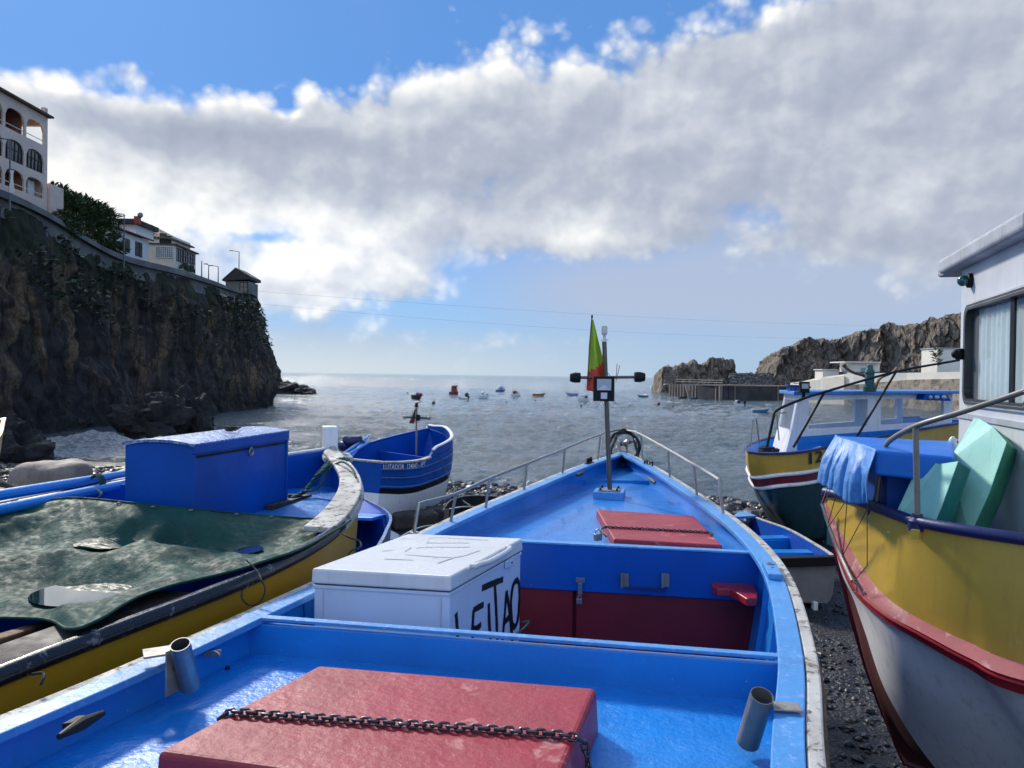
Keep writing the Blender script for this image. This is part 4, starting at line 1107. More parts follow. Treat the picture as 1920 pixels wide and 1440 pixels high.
# steel bits on the bulkhead
def steel_bits():
    mb = MB(); panel(mb, bk0, nf_, [(1080, 1082), (1097, 1083), (1097, 1092), (1080, 1091)], .006, off=.014); panel(mb, bk0, nf_, [(1084, 1092), (1092, 1092), (1092, 1113), (1084, 1113)], .004, off=.018)
    h = mb.build('hasp', M_steel, boat, bevel=.001)
    mb = MB(); c = PP(1087, 1124, bk0, nf_) - nf_ * .035; mb.box(c, (.034, .016, .032), rz=math.atan2(ax.y, ax.x)); sh = [c + V((math.cos(k * .45) * .012 * 1, 0, .014 + math.sin(k * .45) * .02)) for k in range(8)]; mb.tube(sh, .0035, 6); mb.build('padlock', M_steel, h, bevel=.003)
    for px in (1172, 1248):
        mb = MB(); panel(mb, bk0, nf_, [(px - 7, 1074), (px + 7, 1075), (px + 7, 1100), (px - 7, 1099)], .006, off=.013); panel(mb, bk0, nf_, [(px - 8, 1075), (px - 4, 1075), (px - 4, 1100), (px - 8, 1100)], .03, off=.035); mb.build('slide_bracket', M_steeld, boat, bevel=.001)
    mb = MB(); panel(mb, bk0, nf_, [(1176, 1099), (1250, 1103), (1250, 1107), (1176, 1103)], .01, off=.03); mb.build('latch_bar', M_navy, boat)
steel_bits()
# red shaped wooden block at the right end of the bulkhead
pl = bk0 - nf_ * .10; zz = 1.80
pol = [(1333, 1090), (1412, 1093), (1420, 1103), (1421, 1128), (1400, 1130), (1385, 1122), (1372, 1112), (1345, 1111), (1334, 1103)]
mb = MB(); pts = [PZ(x, y, zz) for x, y in [(1334, 1090), (1412, 1095), (1420, 1110), (1420, 1122), (1400, 1122), (1384, 1112), (1368, 1104), (1345, 1104), (1335, 1098)]]
mb.prism(pts, (0, 0, -.045)); mb.build('tiller_bracket', M_redp, boat, bevel=.008, seg=3)
# small block with a rowlock socket on the right gunwale
c0 = B.pt(.405, 1, 1); c1 = B.pt(.44, 1, 1); dd = (c1 - c0).normalized(); si = V((-dd.y, dd.x, 0))
mb = MB(); mb.beam(c0 + si * .07 + V((0, 0, .045)), c1 + si * .07 + V((0, 0, .045)), .07, .03); mb.box((c0 + c1) / 2 + si * .07 + V((0, 0, .06)), (.02, .02, .01)); blk = mb.build('rowlock_block', M_bluel, boat, bevel=.005)
mb = MB(); cc = lerp(c0, c1, .75) + si * .07 + V((0, 0, .061)); mb.lathe(cc, [(.021, 0), (.021, .003), (.013, .003), (.013, 0)], 16); mb.build('socket', M_rust, blk)
# hatches
def hatch(name, top, zb, zt, bev):
    mb = MB(); tp_ = [PZ(x, y, zt) for x, y in top]; c = sum(tp_, V((0, 0, 0))) / 4
    bt = [V((p.x, p.y, zb)) + (p - c).normalized() * .012 for p in tp_]
    # subdivided top keeps the surface a little uneven
    mb.hexa(bt, tp_); return mb.build(name, M_redt, boat, bevel=bev, seg=3), tp_
h1, ht = hatch('hatch_cover', [(293, 1409), (1028, 1512), (1119, 1289), (598, 1246)], 1.80, 1.955, .018)
h2, hf = hatch('hatch_cover', [(1151, 1010), (1354, 1022), (1301, 967), (1119, 955)], 1.885, 1.962, .010)
# rod holders
def tube_open(mb, a, b, r, th=.003, seg=20):
    a, b = V(a), V(b); d = (b - a).normalized(); u = d.orthogonal().normalized(); w = d.cross(u); rows = []
    for (p, rr) in ((a, r), (b, r), (b, r - th), (a, r - th)): rows.append([p + (u * math.cos(2 * math.pi * k / seg) + w * math.sin(2 * math.pi * k / seg)) * rr for k in range(seg)])
    mb.grid(rows + [rows[0]], closeu=True)
g = B.inn(.205, 1, 1, .10)
pt_ = P(1429, 1304, 2.36); pb_ = P(1402, 1392, 2.44)
g0 = V((pt_.x, pt_.y, 1.98))
mb = MB(); mb.box(PZ(1474, 1325, 1.992), (.085, .062, .006), rz=-.15); pln = mb.build('rod_holder', M_rust, boat, bevel=.002)
mb = MB(); tube_open(mb, pb_, pt_, .036); mb.build('tube', M_steeld, pln)
pt_ = P(338, 1208, 2.66); pb_ = P(357, 1288, 2.74)
mb = MB(); mb.box(P(300, 1222, 2.72), (.11, .09, .008), rz=.5); mb.box(P(325, 1258, 2.70), (.006, .075, .16), rz=-.3); pln = mb.build('rod_holder', M_rust, boat, bevel=.002)
mb = MB(); tube_open(mb, pb_, pt_, .034); mb.build('tube', M_steel, pln)
# cleats, eye, drain
def cleat(p, d, L_, up_, mat, base=True):
    d = d.normalized(); mb = MB(); n_ = 9
    mb.tube([p + d * (L_ * (k / (n_ - 1) - .5)) + up_ * (.03 + .006 * abs(k - 4) / 4) for k in range(n_)], [.009 + .012 * (1 - abs(k - 4) / 4) for k in range(n_)], 8)
    mb.beam(p - d * L_ * .17, p + d * L_ * .17, .03, .03, upv=up_); 
    return mb.build('cleat', mat, boat, bevel=.002)
def wallpt(px, py, t, sd):
    pass
a1, a2 = B.inn(.17, .97, -1, .055), B.inn(.215, .97, -1, .055)
cl = P(140, 1358, 2.24); cleat(cl, (P(195, 1327, 2.38) - P(85, 1385, 2.12)), .2, (CAM - cl).normalized() * .5 + V((.6, 0, 0)), M_black)
cl = P(1085, 890, 7.35); cleat(cl, P(1103, 883, 7.6) - P(1066, 897, 7.1), .2, V((.6, -.6, .3)), M_woodd)
cl = P(1225, 903, 7.0); cleat(cl, P(1238, 912, 6.8) - P(1210, 893, 7.25), .22, V((-.6, -.5, .4)), M_woodd)
mb = MB(); c = P(397, 1220, 2.98); mb.tube([c + V((math.cos(k / 8 * 3.14) * .03, 0, -.01 + math.sin(k / 8 * 3.14) * .02 - .01)) for k in range(9)], .006, 8); mb.box(c + V((0, .01, -.012)), (.07, .01, .03)); mb.build('pad_eye', M_steel, boat, bevel=.002)
mb = MB(); c = P(421, 1252, 3.05); mb.ball(c + V((0, .03, -.015)), .010, 8, 10); mb.build('drain_plug', M_black, boat)
for (px, py, Y) in ((1105, 868, 8.1), (1216, 874, 8.05)):
    mb = MB(); c = P(px, py, Y); s_ = -1 if px < 1150 else 1; dv = V((.4 * -s_, 1, 0)).normalized()
    for k in (-1, 1): mb.tube([c + dv * .05 * k - dv * .03, c + dv * .05 * k - dv * .02 + V((0, 0, .05)), c + dv * .05 * k + dv * .02 + V((0, 0, .05)), c + dv * .05 * k + dv * .03], .012, 6)
    mb.beam(c - dv * .11 - V((0, 0, .01)), c + dv * .11 - V((0, 0, .01)), .05, .03); mb.build('fairlead', M_black, boat, bevel=.003)
# bow roller
tip = B.pt(1, 1, 1)
mb = MB(); c = tip + V((-.02, -.05, .07)); mb.box(c + V((-.045, 0, .02)), (.012, .16, .12)); mb.box(c + V((.045, 0, .02)), (.012, .16, .12)); mb.box(c + V((0, -.02, -.045)), (.11, .2, .02)); rl = mb.build('bow_roller', M_steeld, boat, bevel=.004)
mb = MB(); Mx = Matrix.Rotation(math.pi / 2, 3, 'Y'); mb.lathe(c + V((-.0, 0, .05)), [(0, -.04), (.05, -.04), (.025, -.01), (.025, .01), (.05, .04), (0, .04)], 18, M=Mx); mb.lathe(c + V((.12, .03, .08)), [(0, -.05), (.045, -.05), (.022, -.01), (.022, .01), (.045, .05), (0, .05)], 16, M=Mx); mb.build('roller', M_steel, rl)
# pulpit rail
posts = [((776, 999), (785, 945), 4.72), ((844, 984), (855, 926), 5.08), ((910, 957), (918, 897), 5.50), ((982, 923), (988, 869), 6.30), ((1054, 893), (1059, 841), 7.30), ((1121, 863), (1126, 814), 8.50),
         ((1206, 866), (1202, 815), 8.45), ((1256, 898), (1253, 843), 7.15), ((1307, 931), (1301, 871), 6.15), ((1356, 966), (1348, 899), 5.45)]
tops = []
bp = []
for (b_, t_, Y) in posts:
    pb = P(*b_, Y); pt = P(*t_, Y); bp.append((pb, pt)); tops.append(pt)
apex = P(1165, 806, 9.35)
mb = MB(); path = [bp[0][0], lerp(bp[0][0], tops[0], .85)] + [tops[0]] + tops[1:6] + [P(1148, 808, 9.15), apex, P(1182, 808, 9.15)] + tops[6:] + [lerp(bp[-1][0], tops[-1], .85), bp[-1][0]]
sm = []
for i in range(2, len(path) - 3): sm += [cr([path[i - 1], path[i], path[i + 1], path[i + 2]], 1 / 3 + k / 12) for k in range(4)]
mb.tube([path[0], path[1]] + sm + [path[-3], path[-2], path[-1]], .0115, 8); mb.build('bow_rail', M_steel, boat)
for i, (pb, pt) in enumerate(bp):
    mb = MB()
    if i not in (0, 9): mb.tube([pb, pt], .010, 8)
    mb.lathe(pb, [(0, .006), (.03, .006), (.032, 0)], 14); mb.build('rail_post', M_steel, boat)
# mast with crossbar, floodlight, masthead light and flag
Ym = 6.98
mbase = P(1143, 936, Ym); zd = 1.885
mb = MB(); mp_ = mb.box((mbase.x + .0, mbase.y + .02, zd + .045), (.27, .27, .07), rz=-.22); pad = mb.build('mast_pad', M_bluel, boat, bevel=.006)
mast_mb = MB(); m0 = V((mbase.x, mbase.y, zd + .09)); m1 = P(1133, 640, Ym - .02)
mast_mb.tube([m0, m1], .021, 14); mast = mast_mb.build('mast', M_mast, boat)
mb = MB(); mb.box((mbase.x, mbase.y + .02, zd + .086), (.19, .19, .01), rz=-.22); mb.build('base_plate', M_rust, mast, bevel=.002)
for i in (-1, 1):
    for j in (-1, 1):
        mb = MB(); q = V((mbase.x, mbase.y + .02, zd + .09)) + Matrix.Rotation(-.22, 3, 'Z') @ V((i * .075, j * .075, 0)); mb.lathe(q, [(.012, 0), (.012, .012), (.006, .013), (.006, .022), (0, .022)], 6); mb.build('bolt', M_black, mast)
cl_, cr__ = P(1078, 708, Ym), P(1200, 707, Ym)
mb = MB(); mb.tube([cl_, cr__], .0135, 12); mb.build('crossbar', M_mast, mast)
for p_, s_ in ((cl_, -1), (cr__, 1)):
    mb = MB(); Mx = Matrix.Rotation(math.pi / 2, 3, 'Y'); mb.lathe(p_, [(0, -.045 * 1), (.045, -.05), (.048, -.0), (.036, .045), (0, .045)] if s_ > 0 else [(0, -.045), (.036, -.045), (.048, 0), (.045, .05), (0, .045)], 16, M=Mx); mb.build('side_lamp', M_black, mast, bevel=.002)
fc = P(1132, 729, Ym - .05)
mb = MB(); mb.box(fc, (.187, .05, .222)); mb.box(fc + V((0, .035, 0)), (.14, .03, .17));
for k in range(7): mb.box(fc + V((0, .05, -.07 + k * .023)), (.13, .02, .006))
fl = mb.build('floodlight', M_black, mast, bevel=.008)
mb = MB(); mb.box(fc + V((0, -.027, .038)), (.128, .004, .102)); mb.build('reflector', M_lens, fl)
mb = MB(); 
for (x_, y_) in ((-1, 1), (1, 1), (-1, -1), (1, -1)): mb.add([fc + V((0, -.0305, .038)), fc + V((x_ * .06, -.030, .038 + .048 * y_)), fc + V((x_ * .06 * (y_ > 0 or 0) , -.030, .038 + .048 * y_))], [(0, 1, 2)], 0, False)
mb.box(fc + V((0, -.027, -.062)), (.056, .004, .056)); mb.build('sensor', M_cabin, fl)
lt = P(1133, 638, Ym)
mb = MB(); mb.lathe(lt, [(0, 0), (.036, 0), (.036, .006), (.014, .01), (.014, .045), (.026, .055), (.028, .07), (0, .07)], 18); ml = mb.build('masthead_light', M_cabin, mast)
mb = MB(); mb.lathe(lt + V((0, 0, .07)), [(.026, 0), (.028, .01), (.028, .05), (.022, .06), (0, .062)], 18); mb.build('lens', glassy('clear_lens', (.55, .55, .48), .6, .1), ml)
# flag on its own thin staff
fs0, fs1 = P(1102, 712, Ym - .02), P(1110, 590, Ym - .02)
mb = MB(); mb.tube([fs0, lerp(fs0, fs1, .5) + V((-.006, 0, 0)), fs1], .004, 6); mb.ball(P(1110, 594, Ym - .02), (.009, .009, .02), 6, 8); mb.build('flagstaff', M_black, mast)
rows = []; N = 26
for i in range(N + 1):
    t = i / N; a_ = P(lerp(1110, 1100, t ** .8), lerp(598, 718 + 14, t), Ym); wpx = lerp(3, 38, min(1, t * 1.25) ** .95) * (1 - .15 * sstep(.85, 1, t))
    b_ = P(lerp(1110, 1100, t ** .8) + wpx, lerp(600, 738, t) , Ym)
    rows.append([lerp(a_, b_, k / 12) + V((0, .035 * math.sin(k / 12 * 9 + t * 1.4) * min(1, t * 2 + .1), 0)) for k in range(13)])
mb = MB(); mb.grid(rows, mf=lambda i, j: 0 if i + .35 * j < 18.5 else 1); fgo = mb.build('flag', [M_flagg, M_flagr], mast)
fgo.modifiers.new('thick', 'SOLIDIFY').thickness = .002
mb = MB(); q = P(1155, 715, Ym); mb.tube([q, P(1157, 682, Ym)], .0035, 6); mb.tube([q, P(1162, 685, Ym)], .0035, 6); mb.tube([P(1152, 738, Ym), P(1151, 754, Ym - .01), P(1156, 757, Ym - .01)], .004, 6); mb.tube([P(1133, 688, Ym), P(1140, 700, Ym - .03), P(1150, 712, Ym)], .003, 6); mb.build('loose_cables', M_ropew, mast)
# rope coil on the bow rail
rc = MB(); c = P(1170, 838, 9.25)
for k in range(3):
    r_ = .175 + k * .012
    rc.tube([c + V((math.cos(a * .314) * r_ * (1 + .04 * math.sin(a + k)), .01 * k + .02 * math.sin(a * 2), math.sin(a * .314) * r_ * .95)) for a in range(20)], .009, 6, closed=True)
rc.tube(curve([P(1147, 873, 9.1), P(1146, 845, 9.1), P(1155, 818, 9.25), P(1166, 806, 9.3), P(1182, 810, 9.25), P(1190, 830, 9.2), P(1200, 868, 9.0)], 30), [.013 + .005 * math.sin(i * 1.3) for i in range(30)], 7)
rc.tube(curve([P(1146, 873, 9.1), P(1144, 850, 9.0), P(1152, 828, 9.1), P(1158, 812, 9.2)], 14), [.016 + .006 * math.sin(i * 2) for i in range(14)], 7)
tag(rc.build('rope', M_ropek), 'dark mooring rope coiled over the bow rail of the middle boat', 'rope')

# chains
def chain(name, path, link, wire, label, sag=None, padlock=None):
    pts = path; segs = [0]
    for a, b in zip(pts[:-1], pts[1:]): segs.append(segs[-1] + (b - a).length)
    def at(s):
        s = max(0, min(segs[-1] - 1e-6, s))
        for i in range(len(segs) - 1):
            if s <= segs[i + 1]: return lerp(pts[i], pts[i + 1], (s - segs[i]) / (segs[i + 1] - segs[i]))
        return pts[-1]
    r = thing(name, pts[0], label, 'chain')
    mb = MB(); n = int(segs[-1] / (link * .74))
    for i in range(n):
        s = i * link * .74; a, b = at(s), at(s + link * .74); d = (b - a)
        if d.length < 1e-6: continue
        d.normalize(); c = (a + b) / 2; side = d.cross(V((0, 0, 1))); side = side.normalized() if side.length > .1 else d.orthogonal().normalized(); u = side.cross(d)
        rot = (.5 if i % 2 == 0 else -1.0) + random.uniform(-.2, .2); w = side * math.cos(rot) + u * math.sin(rot)
        loop = []
        for k in range(14):
            t = 2 * math.pi * k / 14; cx = math.cos(t); sx_ = math.sin(t)
            loop.append(c + d * ((link * .5 - link * .3) * (1 if cx > 0 else -1) * (abs(cx) > .01) + cx * link * .3) + w * sx_ * link * .3)
        mb.tube(loop, wire, 7, closed=True)
    mb.build('links', M_chain, r); return r
def onhatch(px, py, z): return PZ(px, py, z)
zt = 1.955 + .012
cpath = curve([onhatch(430, 1334, zt), onhatch(560, 1343, zt), onhatch(760, 1357, zt), onhatch(930, 1368, zt), onhatch(1058, 1378, zt)], 40)
e3 = PZ(1080, 1382, zt)
edge = [e3, e3 + V((.022, -.004, -.012)), e3 + V((.034, -.012, -.05)), e3 + V((.036, -.03, -.10)), e3 + V((.036, -.05, -.15))]
chain('chain', [onhatch(424, 1336, zt) + V((-.02, 0, -.02))] + cpath + edge, .032, .0046, 'thick dark steel chain lying across the big red stern hatch')
zt = 1.962 + .008
ch2 = chain('chain', [P(1137, 1006, 4.92), P(1127, 994, 5.1), onhatch(1131, 989, zt)] + curve([onhatch(1137, 988, zt), onhatch(1200, 991, zt), onhatch(1270, 995, zt), onhatch(1330, 998, zt)], 20) + [P(1336, 1003, 5.0)], .024, .0035, 'thin dark chain with a padlock across the small red fore hatch')
mb = MB(); c = P(1121, 1007, 4.95); mb.box(c, (.05, .03, .045), rz=.5); mb.tube([c + V((math.cos(k * .4) * .018, 0, .02 + math.sin(k * .4) * .03)) for k in range(9)], .005, 6); mb.build('padlock', M_steel, ch2, bevel=.005)

# ================================================================ freezer
zt = 2.10
FL_, FR_, BR_, BL_ = PZ(583, 1066, zt), PZ(845, 1081, zt), PZ(981, 1009, zt), PZ(765, 1000, zt)
cen = (FL_ + FR_ + BR_ + BL_) / 4
fz = thing('chest_freezer', (cen.x, cen.y, 1.12), 'white chest freezer with hand painted black letters standing in the blue boat', 'freezer')
def ring(z, k): return [V((p.x, p.y, z)) + (V((p.x, p.y, 0)) - V((cen.x, cen.y, 0))).normalized() * k for p in (FL_, FR_, BR_, BL_)]
mb = MB(); mb.hexa(ring(1.14, -.016), ring(2.018, -.016)); mb.build('body', M_fridge, fz, bevel=.006, seg=3)
mb = MB(); mb.hexa(ring(2.008, -.010), ring(2.024, -.010)); mb.build('rim', M_fridge, fz, bevel=.003)
mb = MB(); mb.hexa(ring(2.031, 0), ring(2.10, -.004)); mb.build('lid', M_fridgel, fz, bevel=.010, seg=3)
mb = MB(); mb.hexa(ring(2.02, -.02), ring(2.034, -.02)); mb.build('seal', M_woodd, fz)
sdv = (BR_ - FR_); sdv.z = 0; sdl = sdv.length; sdv.normalize(); sn = V((sdv.y, -sdv.x, 0))
fp = V((FR_.x, FR_.y, 1.6)) - sn * .013
# front panel seams
fdv = (FL_ - FR_); fdv.z = 0; fdv.normalize(); fn = V((-fdv.y, fdv.x, 0)); fn = fn if fn.y < 0 else -fn
mb = MB(); f0 = V((FR_.x, FR_.y, 1.6)) - fn * 0 
for u in (.045, .60): 
    q = V((FR_.x, FR_.y, 1.58)) + fdv * u - fn * .0105; mb.box(q, (.004, .003, .84), rz=math.atan2(fdv.y, fdv.x))
mb.build('panel_seam', M_smear, fz)
# handle and lock
hp = [PP(x, y, V((FR_.x, FR_.y, 2.06)) + sn * .035, sn) for x, y in ((893, 1062), (900, 1058), (918, 1053), (945, 1038), (955, 1031), (958, 1028))]
mb = MB(); mb.tube([hp[0] - sn * .03] + curve(hp, 12) + [hp[-1] - sn * .03], [.012] + [.014] * 12 + [.012], 10); mb.build('handle', M_fridgel, fz)
mb = MB(); panel(mb, fp, sn, [(943, 1052), (957, 1047), (957, 1060), (943, 1065)], .01, off=.02); lk = mb.build('lock', M_fridge, fz, bevel=.003)
mb = MB(); q = PP(953, 1054, fp, sn) + sn * .022; mb.ball(q, .005, 6, 8); mb.build('keyhole', M_black, lk)
LE = [[(857, 1149), (859, 1175), (860, 1197)], [(890, 1142), (888, 1175), (888, 1200)], [(889, 1144), (898, 1139), (909, 1133)], [(889, 1180), (897, 1177), (904, 1170)],
      [(918, 1131), (919, 1170), (922, 1204)], [(905, 1103), (925, 1094), (945, 1086)], [(929, 1092), (932, 1150), (934, 1205)],
      [(943, 1203), (947, 1160), (953, 1108)], [(953, 1108), (959, 1150), (964, 1204)], [(946, 1168), (955, 1160), (961, 1154)],
      [(972, 1087), (965, 1098), (961, 1130), (963, 1166), (968, 1175), (974, 1160), (977, 1120), (976, 1094), (972, 1087)]]
LE = [[(x - 5 if x > 950 else x - 3, y) for x, y in l] for l in LE]
mb = strokes(LE, fp, sn, .032, off=.003); mb.build('lettering', M_lettk, fz, recalc=False)
SM = [[(800, 1018), (815, 1008), (915, 1013)], [(780, 1028), (800, 1026), (880, 1026)], [(760, 1040), (850, 1045), (900, 1032)], [(770, 1026), (760, 1034)], [(720, 1048), (775, 1050)], [(820, 1056), (850, 1046)], [(800, 1018), (880, 1018)], [(716, 1033), (735, 1032)]]
mb = strokes(SM, V((cen.x, cen.y, 2.1003)), V((0, 0, 1)), .012, off=.0008); mb.build('smeared_marks', M_smear, fz, recalc=False)
mb = MB(); mb.tube(curve([PP(950, 1196, fp, sn) + sn * .015, PP(966, 1186, fp, sn) + sn * .02, PP(986, 1165, fp, sn) + sn * .02, BR_ + V((0, .1, -.5))], 24), .006, 6); tag(mb.build('cord', M_ropeg), 'green cord tied round the right side of the white freezer', 'cord')
# ================================================================ left boat
L = [D(-3.2, 1.4, .86), D(-3.15, 2.7, .84), D(-3.0, 3.9, .80), D(-2.7, 5.0, .77), D(-2.2, 5.95, .72), D(-1.56, 6.7, .66)]
R = [D(-2.05, 1.2, 1.02), D(-1.66, 2.5, 1.0), D(-1.17, 3.67, .95), D(-.99, 4.5, .88), D(-1.09, 5.5, .785), D(-1.56, 6.7, .66)]
K = [V((-2.6, 1.4, .45)), V((-2.4, 2.6, .35)), V((-2.1, 3.8, .3)), V((-1.85, 4.75, .35)), V((-1.7, 5.7, .6)), V((-1.56, 6.7, 2.34))]
LB = Hull(L, R, K, nt=60, m=.5, n=1.4, avals=[0, .15, .3, .42, .55, .66, .76, .85, .93, 1], th=.05)
lb = thing('fishing_boat', (-2, 3.8, 0), 'yellow hulled boat with black rubber rail and weathered white bow, left of the blue boat', 'boat')
LB.shell('hull', lb, [M_yeld, M_boot, M_blued], lambda a, s, t: 1 if a < .42 else 0, 2)
LB.rub('gunwale_rail', lb, M_tube, 1, r=.036, sides=(1,), t0=0, t1=.56, off=.012, n=60, seg=12)
LB.rub('gunwale_rail', lb, M_navy, 1, r=.03, sides=(-1,), t0=0, t1=.75, off=.02, n=60, seg=10)
LB.rub('rub_strake', lb, M_black, .985, r=.026, sides=(1,), t0=0, t1=.60, off=.004, n=60, seg=10, sy=1.2)
LB.cap('cap_rail', lb, M_whtw, w_in=.165, w_out=.02, h=.035, sides=(1,), t0=.55, t1=1.0, zoff=0, bevel=.01)
LB.cap('cap_rail', lb, M_wht, w_in=.02, w_out=.01, h=.02, sides=(-1,), t0=.5, t1=.99, bevel=.004)
LB.rub('rub_strip', lb, M_whtw, .97, r=.022, sides=(1,), t0=.6, t1=.99, off=.012, sy=1.5)
LB.cap('side_deck', lb, M_woodd, w_in=.26, w_out=0, h=.03, sides=(1,), t0=0, t1=.34, zoff=-.03)
LB.deck('bow_deck', lb, M_deck, 2.035, .60, .97, n=24)
LB.deck('well_floor', lb, M_navy, 1.5, 0, .45)
LB.bulk('bulkhead', lb, M_blued, .605, 2.03, th=.04)
tip = LB.pt(1, 1, 1)
sp = P(615, 822, 6.7)
mb = MB(); a_, b_ = P(606, 842, 6.72), P(609, 803, 6.72); mb.box((a_.x + .055, 6.72, (a_.z + b_.z) / 2 - .03), (.12, .16, b_.z - a_.z + .1), rz=.35); mb.build('stem_post', M_wht, lb, bevel=.008)
mb = MB(); p = P(632, 858, 6.5); mb.box(p + V((0, 0, 0)), (.24, .34, .05), rz=.3); mb.build('stem_cap', M_whtw, lb, bevel=.015)
mb = MB(); mb.beam(P(-60, 1225, 2.75), P(118, 1168, 3.35), .07, .06); mb.build('thwart_beam', M_wood, lb, bevel=.01)
mb = MB(); mb.beam(P(505, 953, 5.35), P(578, 931, 6.0), .06, .04); mb.beam(P(540, 930, 5.9), P(577, 932, 5.95), .04, .03); mb.build('batten', M_woodd, lb, bevel=.004)
# twine loops on the yellow side
def wiggle(px, Y, r, name, label, mat, n=30):
    pts = [P(a, b, Y_) for a, b, Y_ in px]; mb = MB(); mb.tube(curve(pts, n), r, 6); return tag(mb.build(name, mat), label, 'cord')
wiggle([(462, 1050, 3.55), (483, 1072, 3.48), (490, 1088, 3.42), (497, 1105, 3.40), (488, 1128, 3.38), (468, 1135, 3.38), (454, 1122, 3.40), (454, 1106, 3.42)], 0, .004, 'cord', 'black twine loop hanging over the yellow side below the middle of the rail', M_ropek, 40)
wiggle([(152, 1176, 2.95), (166, 1184, 2.86), (158, 1198, 2.80), (146, 1216, 2.76)], 0, .006, 'cord', 'black lashing holding the near corner of the green tarpaulin to the rail', M_ropek)
wiggle([(641, 1000, 4.2), (655, 1008, 4.15), (674, 1015, 4.15), (676, 1026, 4.1), (660, 1032, 4.1), (652, 1040, 4.1)], 0, .005, 'cord', 'black cord end curling off the bow end of the green tarpaulin', M_ropek)
wiggle([(60, 1264, 2.52), (80, 1262, 2.5), (82, 1270, 2.48), (76, 1284, 2.46)], 0, .005, 'cord', 'short frayed black cord under the black rail at the far left', M_ropek)
# blue box
z0, z1 = 2.05, 2.585
A = V((-1.87, 4.5, 0)); du = V((.17, .98, 0)).normalized(); dv = V((-du.y, du.x, 0))
c4 = [A, A + du * 1.21, A + du * 1.21 + dv * .44, A + dv * .44]
bx = thing('storage_box', (-1.98, 5.1, z0), 'big blue wooden storage box with curved lid on the bow of the left boat', 'box')
mb = MB(); prof = [A + V((0, 0, z0 - .12)), A + dv * .44 + V((0, 0, z0 - .12))] + [A + dv * .44 * (1 - k / 12) + V((0, 0, z1 - .032 + .022 * (1 - (1 - 2 * k / 12) ** 2))) for k in range(13)]; mb.prism(prof, du * 1.21); mb.build('body', M_blued, bx, bevel=.008)
mb = MB(); rows = []
for k in range(13):
    t = k / 12; q = A + dv * (.44 * t * 1.05 - .012) - du * .012; zc = z1 - .03 + .022 * (1 - (2 * t - 1) ** 2)
    rows.append([q + V((0, 0, zc)), q + du * .4 + V((0, 0, zc)), q + du * 1.235 + V((0, 0, zc))])
th_ = [[p + V((0, 0, .016)) for p in r] for r in rows]
mb.grid(rows); mb.grid([r[::-1] for r in th_]); 
for a_, b_ in ((rows[0], th_[0]), (rows[-1], th_[-1]), ([r[0] for r in rows], [r[0] for r in th_]), ([r[-1] for r in rows], [r[-1] for r in th_])): mb.grid([a_, b_])
M_lid = paint('wet_blue_lid', (.03, .16, .52), .25, .3, 3, wear=.5, wearc=(.28, .42, .68), wscale=55, bmp=1.2, bscale=70, coat=.3)
mb.build('lid', M_lid, bx, recalc=True)
mb = MB(); q = A - dv * .014; mb.hexa([q + V((0, 0, z1 - .075)), q + du * 1.22 + V((0, 0, z1 - .085)), q + du * 1.22 + dv * .02 + V((0, 0, z1 - .085)), q + dv * .02 + V((0, 0, z1 - .075))], [q + V((0, 0, z1 - .02)), q + du * 1.22 + V((0, 0, z1 - .02)), q + du * 1.22 + dv * .02 + V((0, 0, z1 - .02)), q + dv * .02 + V((0, 0, z1 - .02))]); mb.build('lid_edge', M_blued, bx, bevel=.004)
mb = MB(); q = A - dv * .003; mb.beam(q + du * .03 + V((0, 0, z1 - .094)), q + du * 1.19 + V((0, 0, z1 - .104)), .008, .012); mb.build('lid_gap', M_black, bx)
for u_ in (.012, 1.198): mb = MB(); q = A + du * u_ - dv * .004; mb.box(q + V((0, 0, (z0 + z1) / 2 - .09)), (.024, .014, .56), rz=math.atan2(du.y, du.x)); mb.build('corner_batten', M_blued, bx, bevel=.003)
mb = MB(); q = PP(468, 847, A, dv) - dv * .012; mb.tube([q + du * math.cos(a * .42) * .024 + V((0, 0, math.sin(a * .42) * .024)) for a in range(15)], .0045, 6, closed=True); mb.ball(q + V((0, 0, .024)), .009, 6, 8); mb.build('pull_ring', M_steel, bx)
mb = MB(); q = P(433, 801, 5.15); q.z = z1 + .012
for k in range(4): mb.tube([q + V((math.cos(a) * (.03 + k * .008), math.sin(a) * .03 + k * .01, .008 + k * .006)) for a in [i * .5 for i in range(12)]], .006, 5)
tag(mb.build('rope', M_ropek), 'small knot of dark cord lying on the blue box lid', 'cord')
# poles along the far side
for i, (pa, pb, r_, lb_) in enumerate(((( -120, 948, 3.9), (246, 888, 5.4), .032, 'upper long blue pole lashed along the far rail of the left boat'), ((-120, 980, 3.75), (250, 905, 5.3), .032, 'lower long blue pole lashed along the far rail of the left boat'))):
    mb = MB(); mb.tube([P(*pa), P(*pb)], r_, 12); mb.build; o = mb.build('pole', M_blue); tag(o, lb_, 'pole', 'blue poles on the left boat')
mb = MB(); q = P(178, 912, 4.95)
for k in range(4):
    c = P(176, 916, 4.95) + V((0, k * .018, 0)); mb.tube([c + V((math.cos(a * .5) * .045, .004 * a, math.sin(a * .5) * .085)) for a in range(13)], .007, 5, closed=True)
mb.tube(curve([P(180, 918, 4.85), P(190, 925, 4.8), P(182, 935, 4.75), P(165, 934, 4.7)], 12), .007, 5)
tag(mb.build('rope', M_ropeg), 'green lashing round the two blue poles', 'rope')
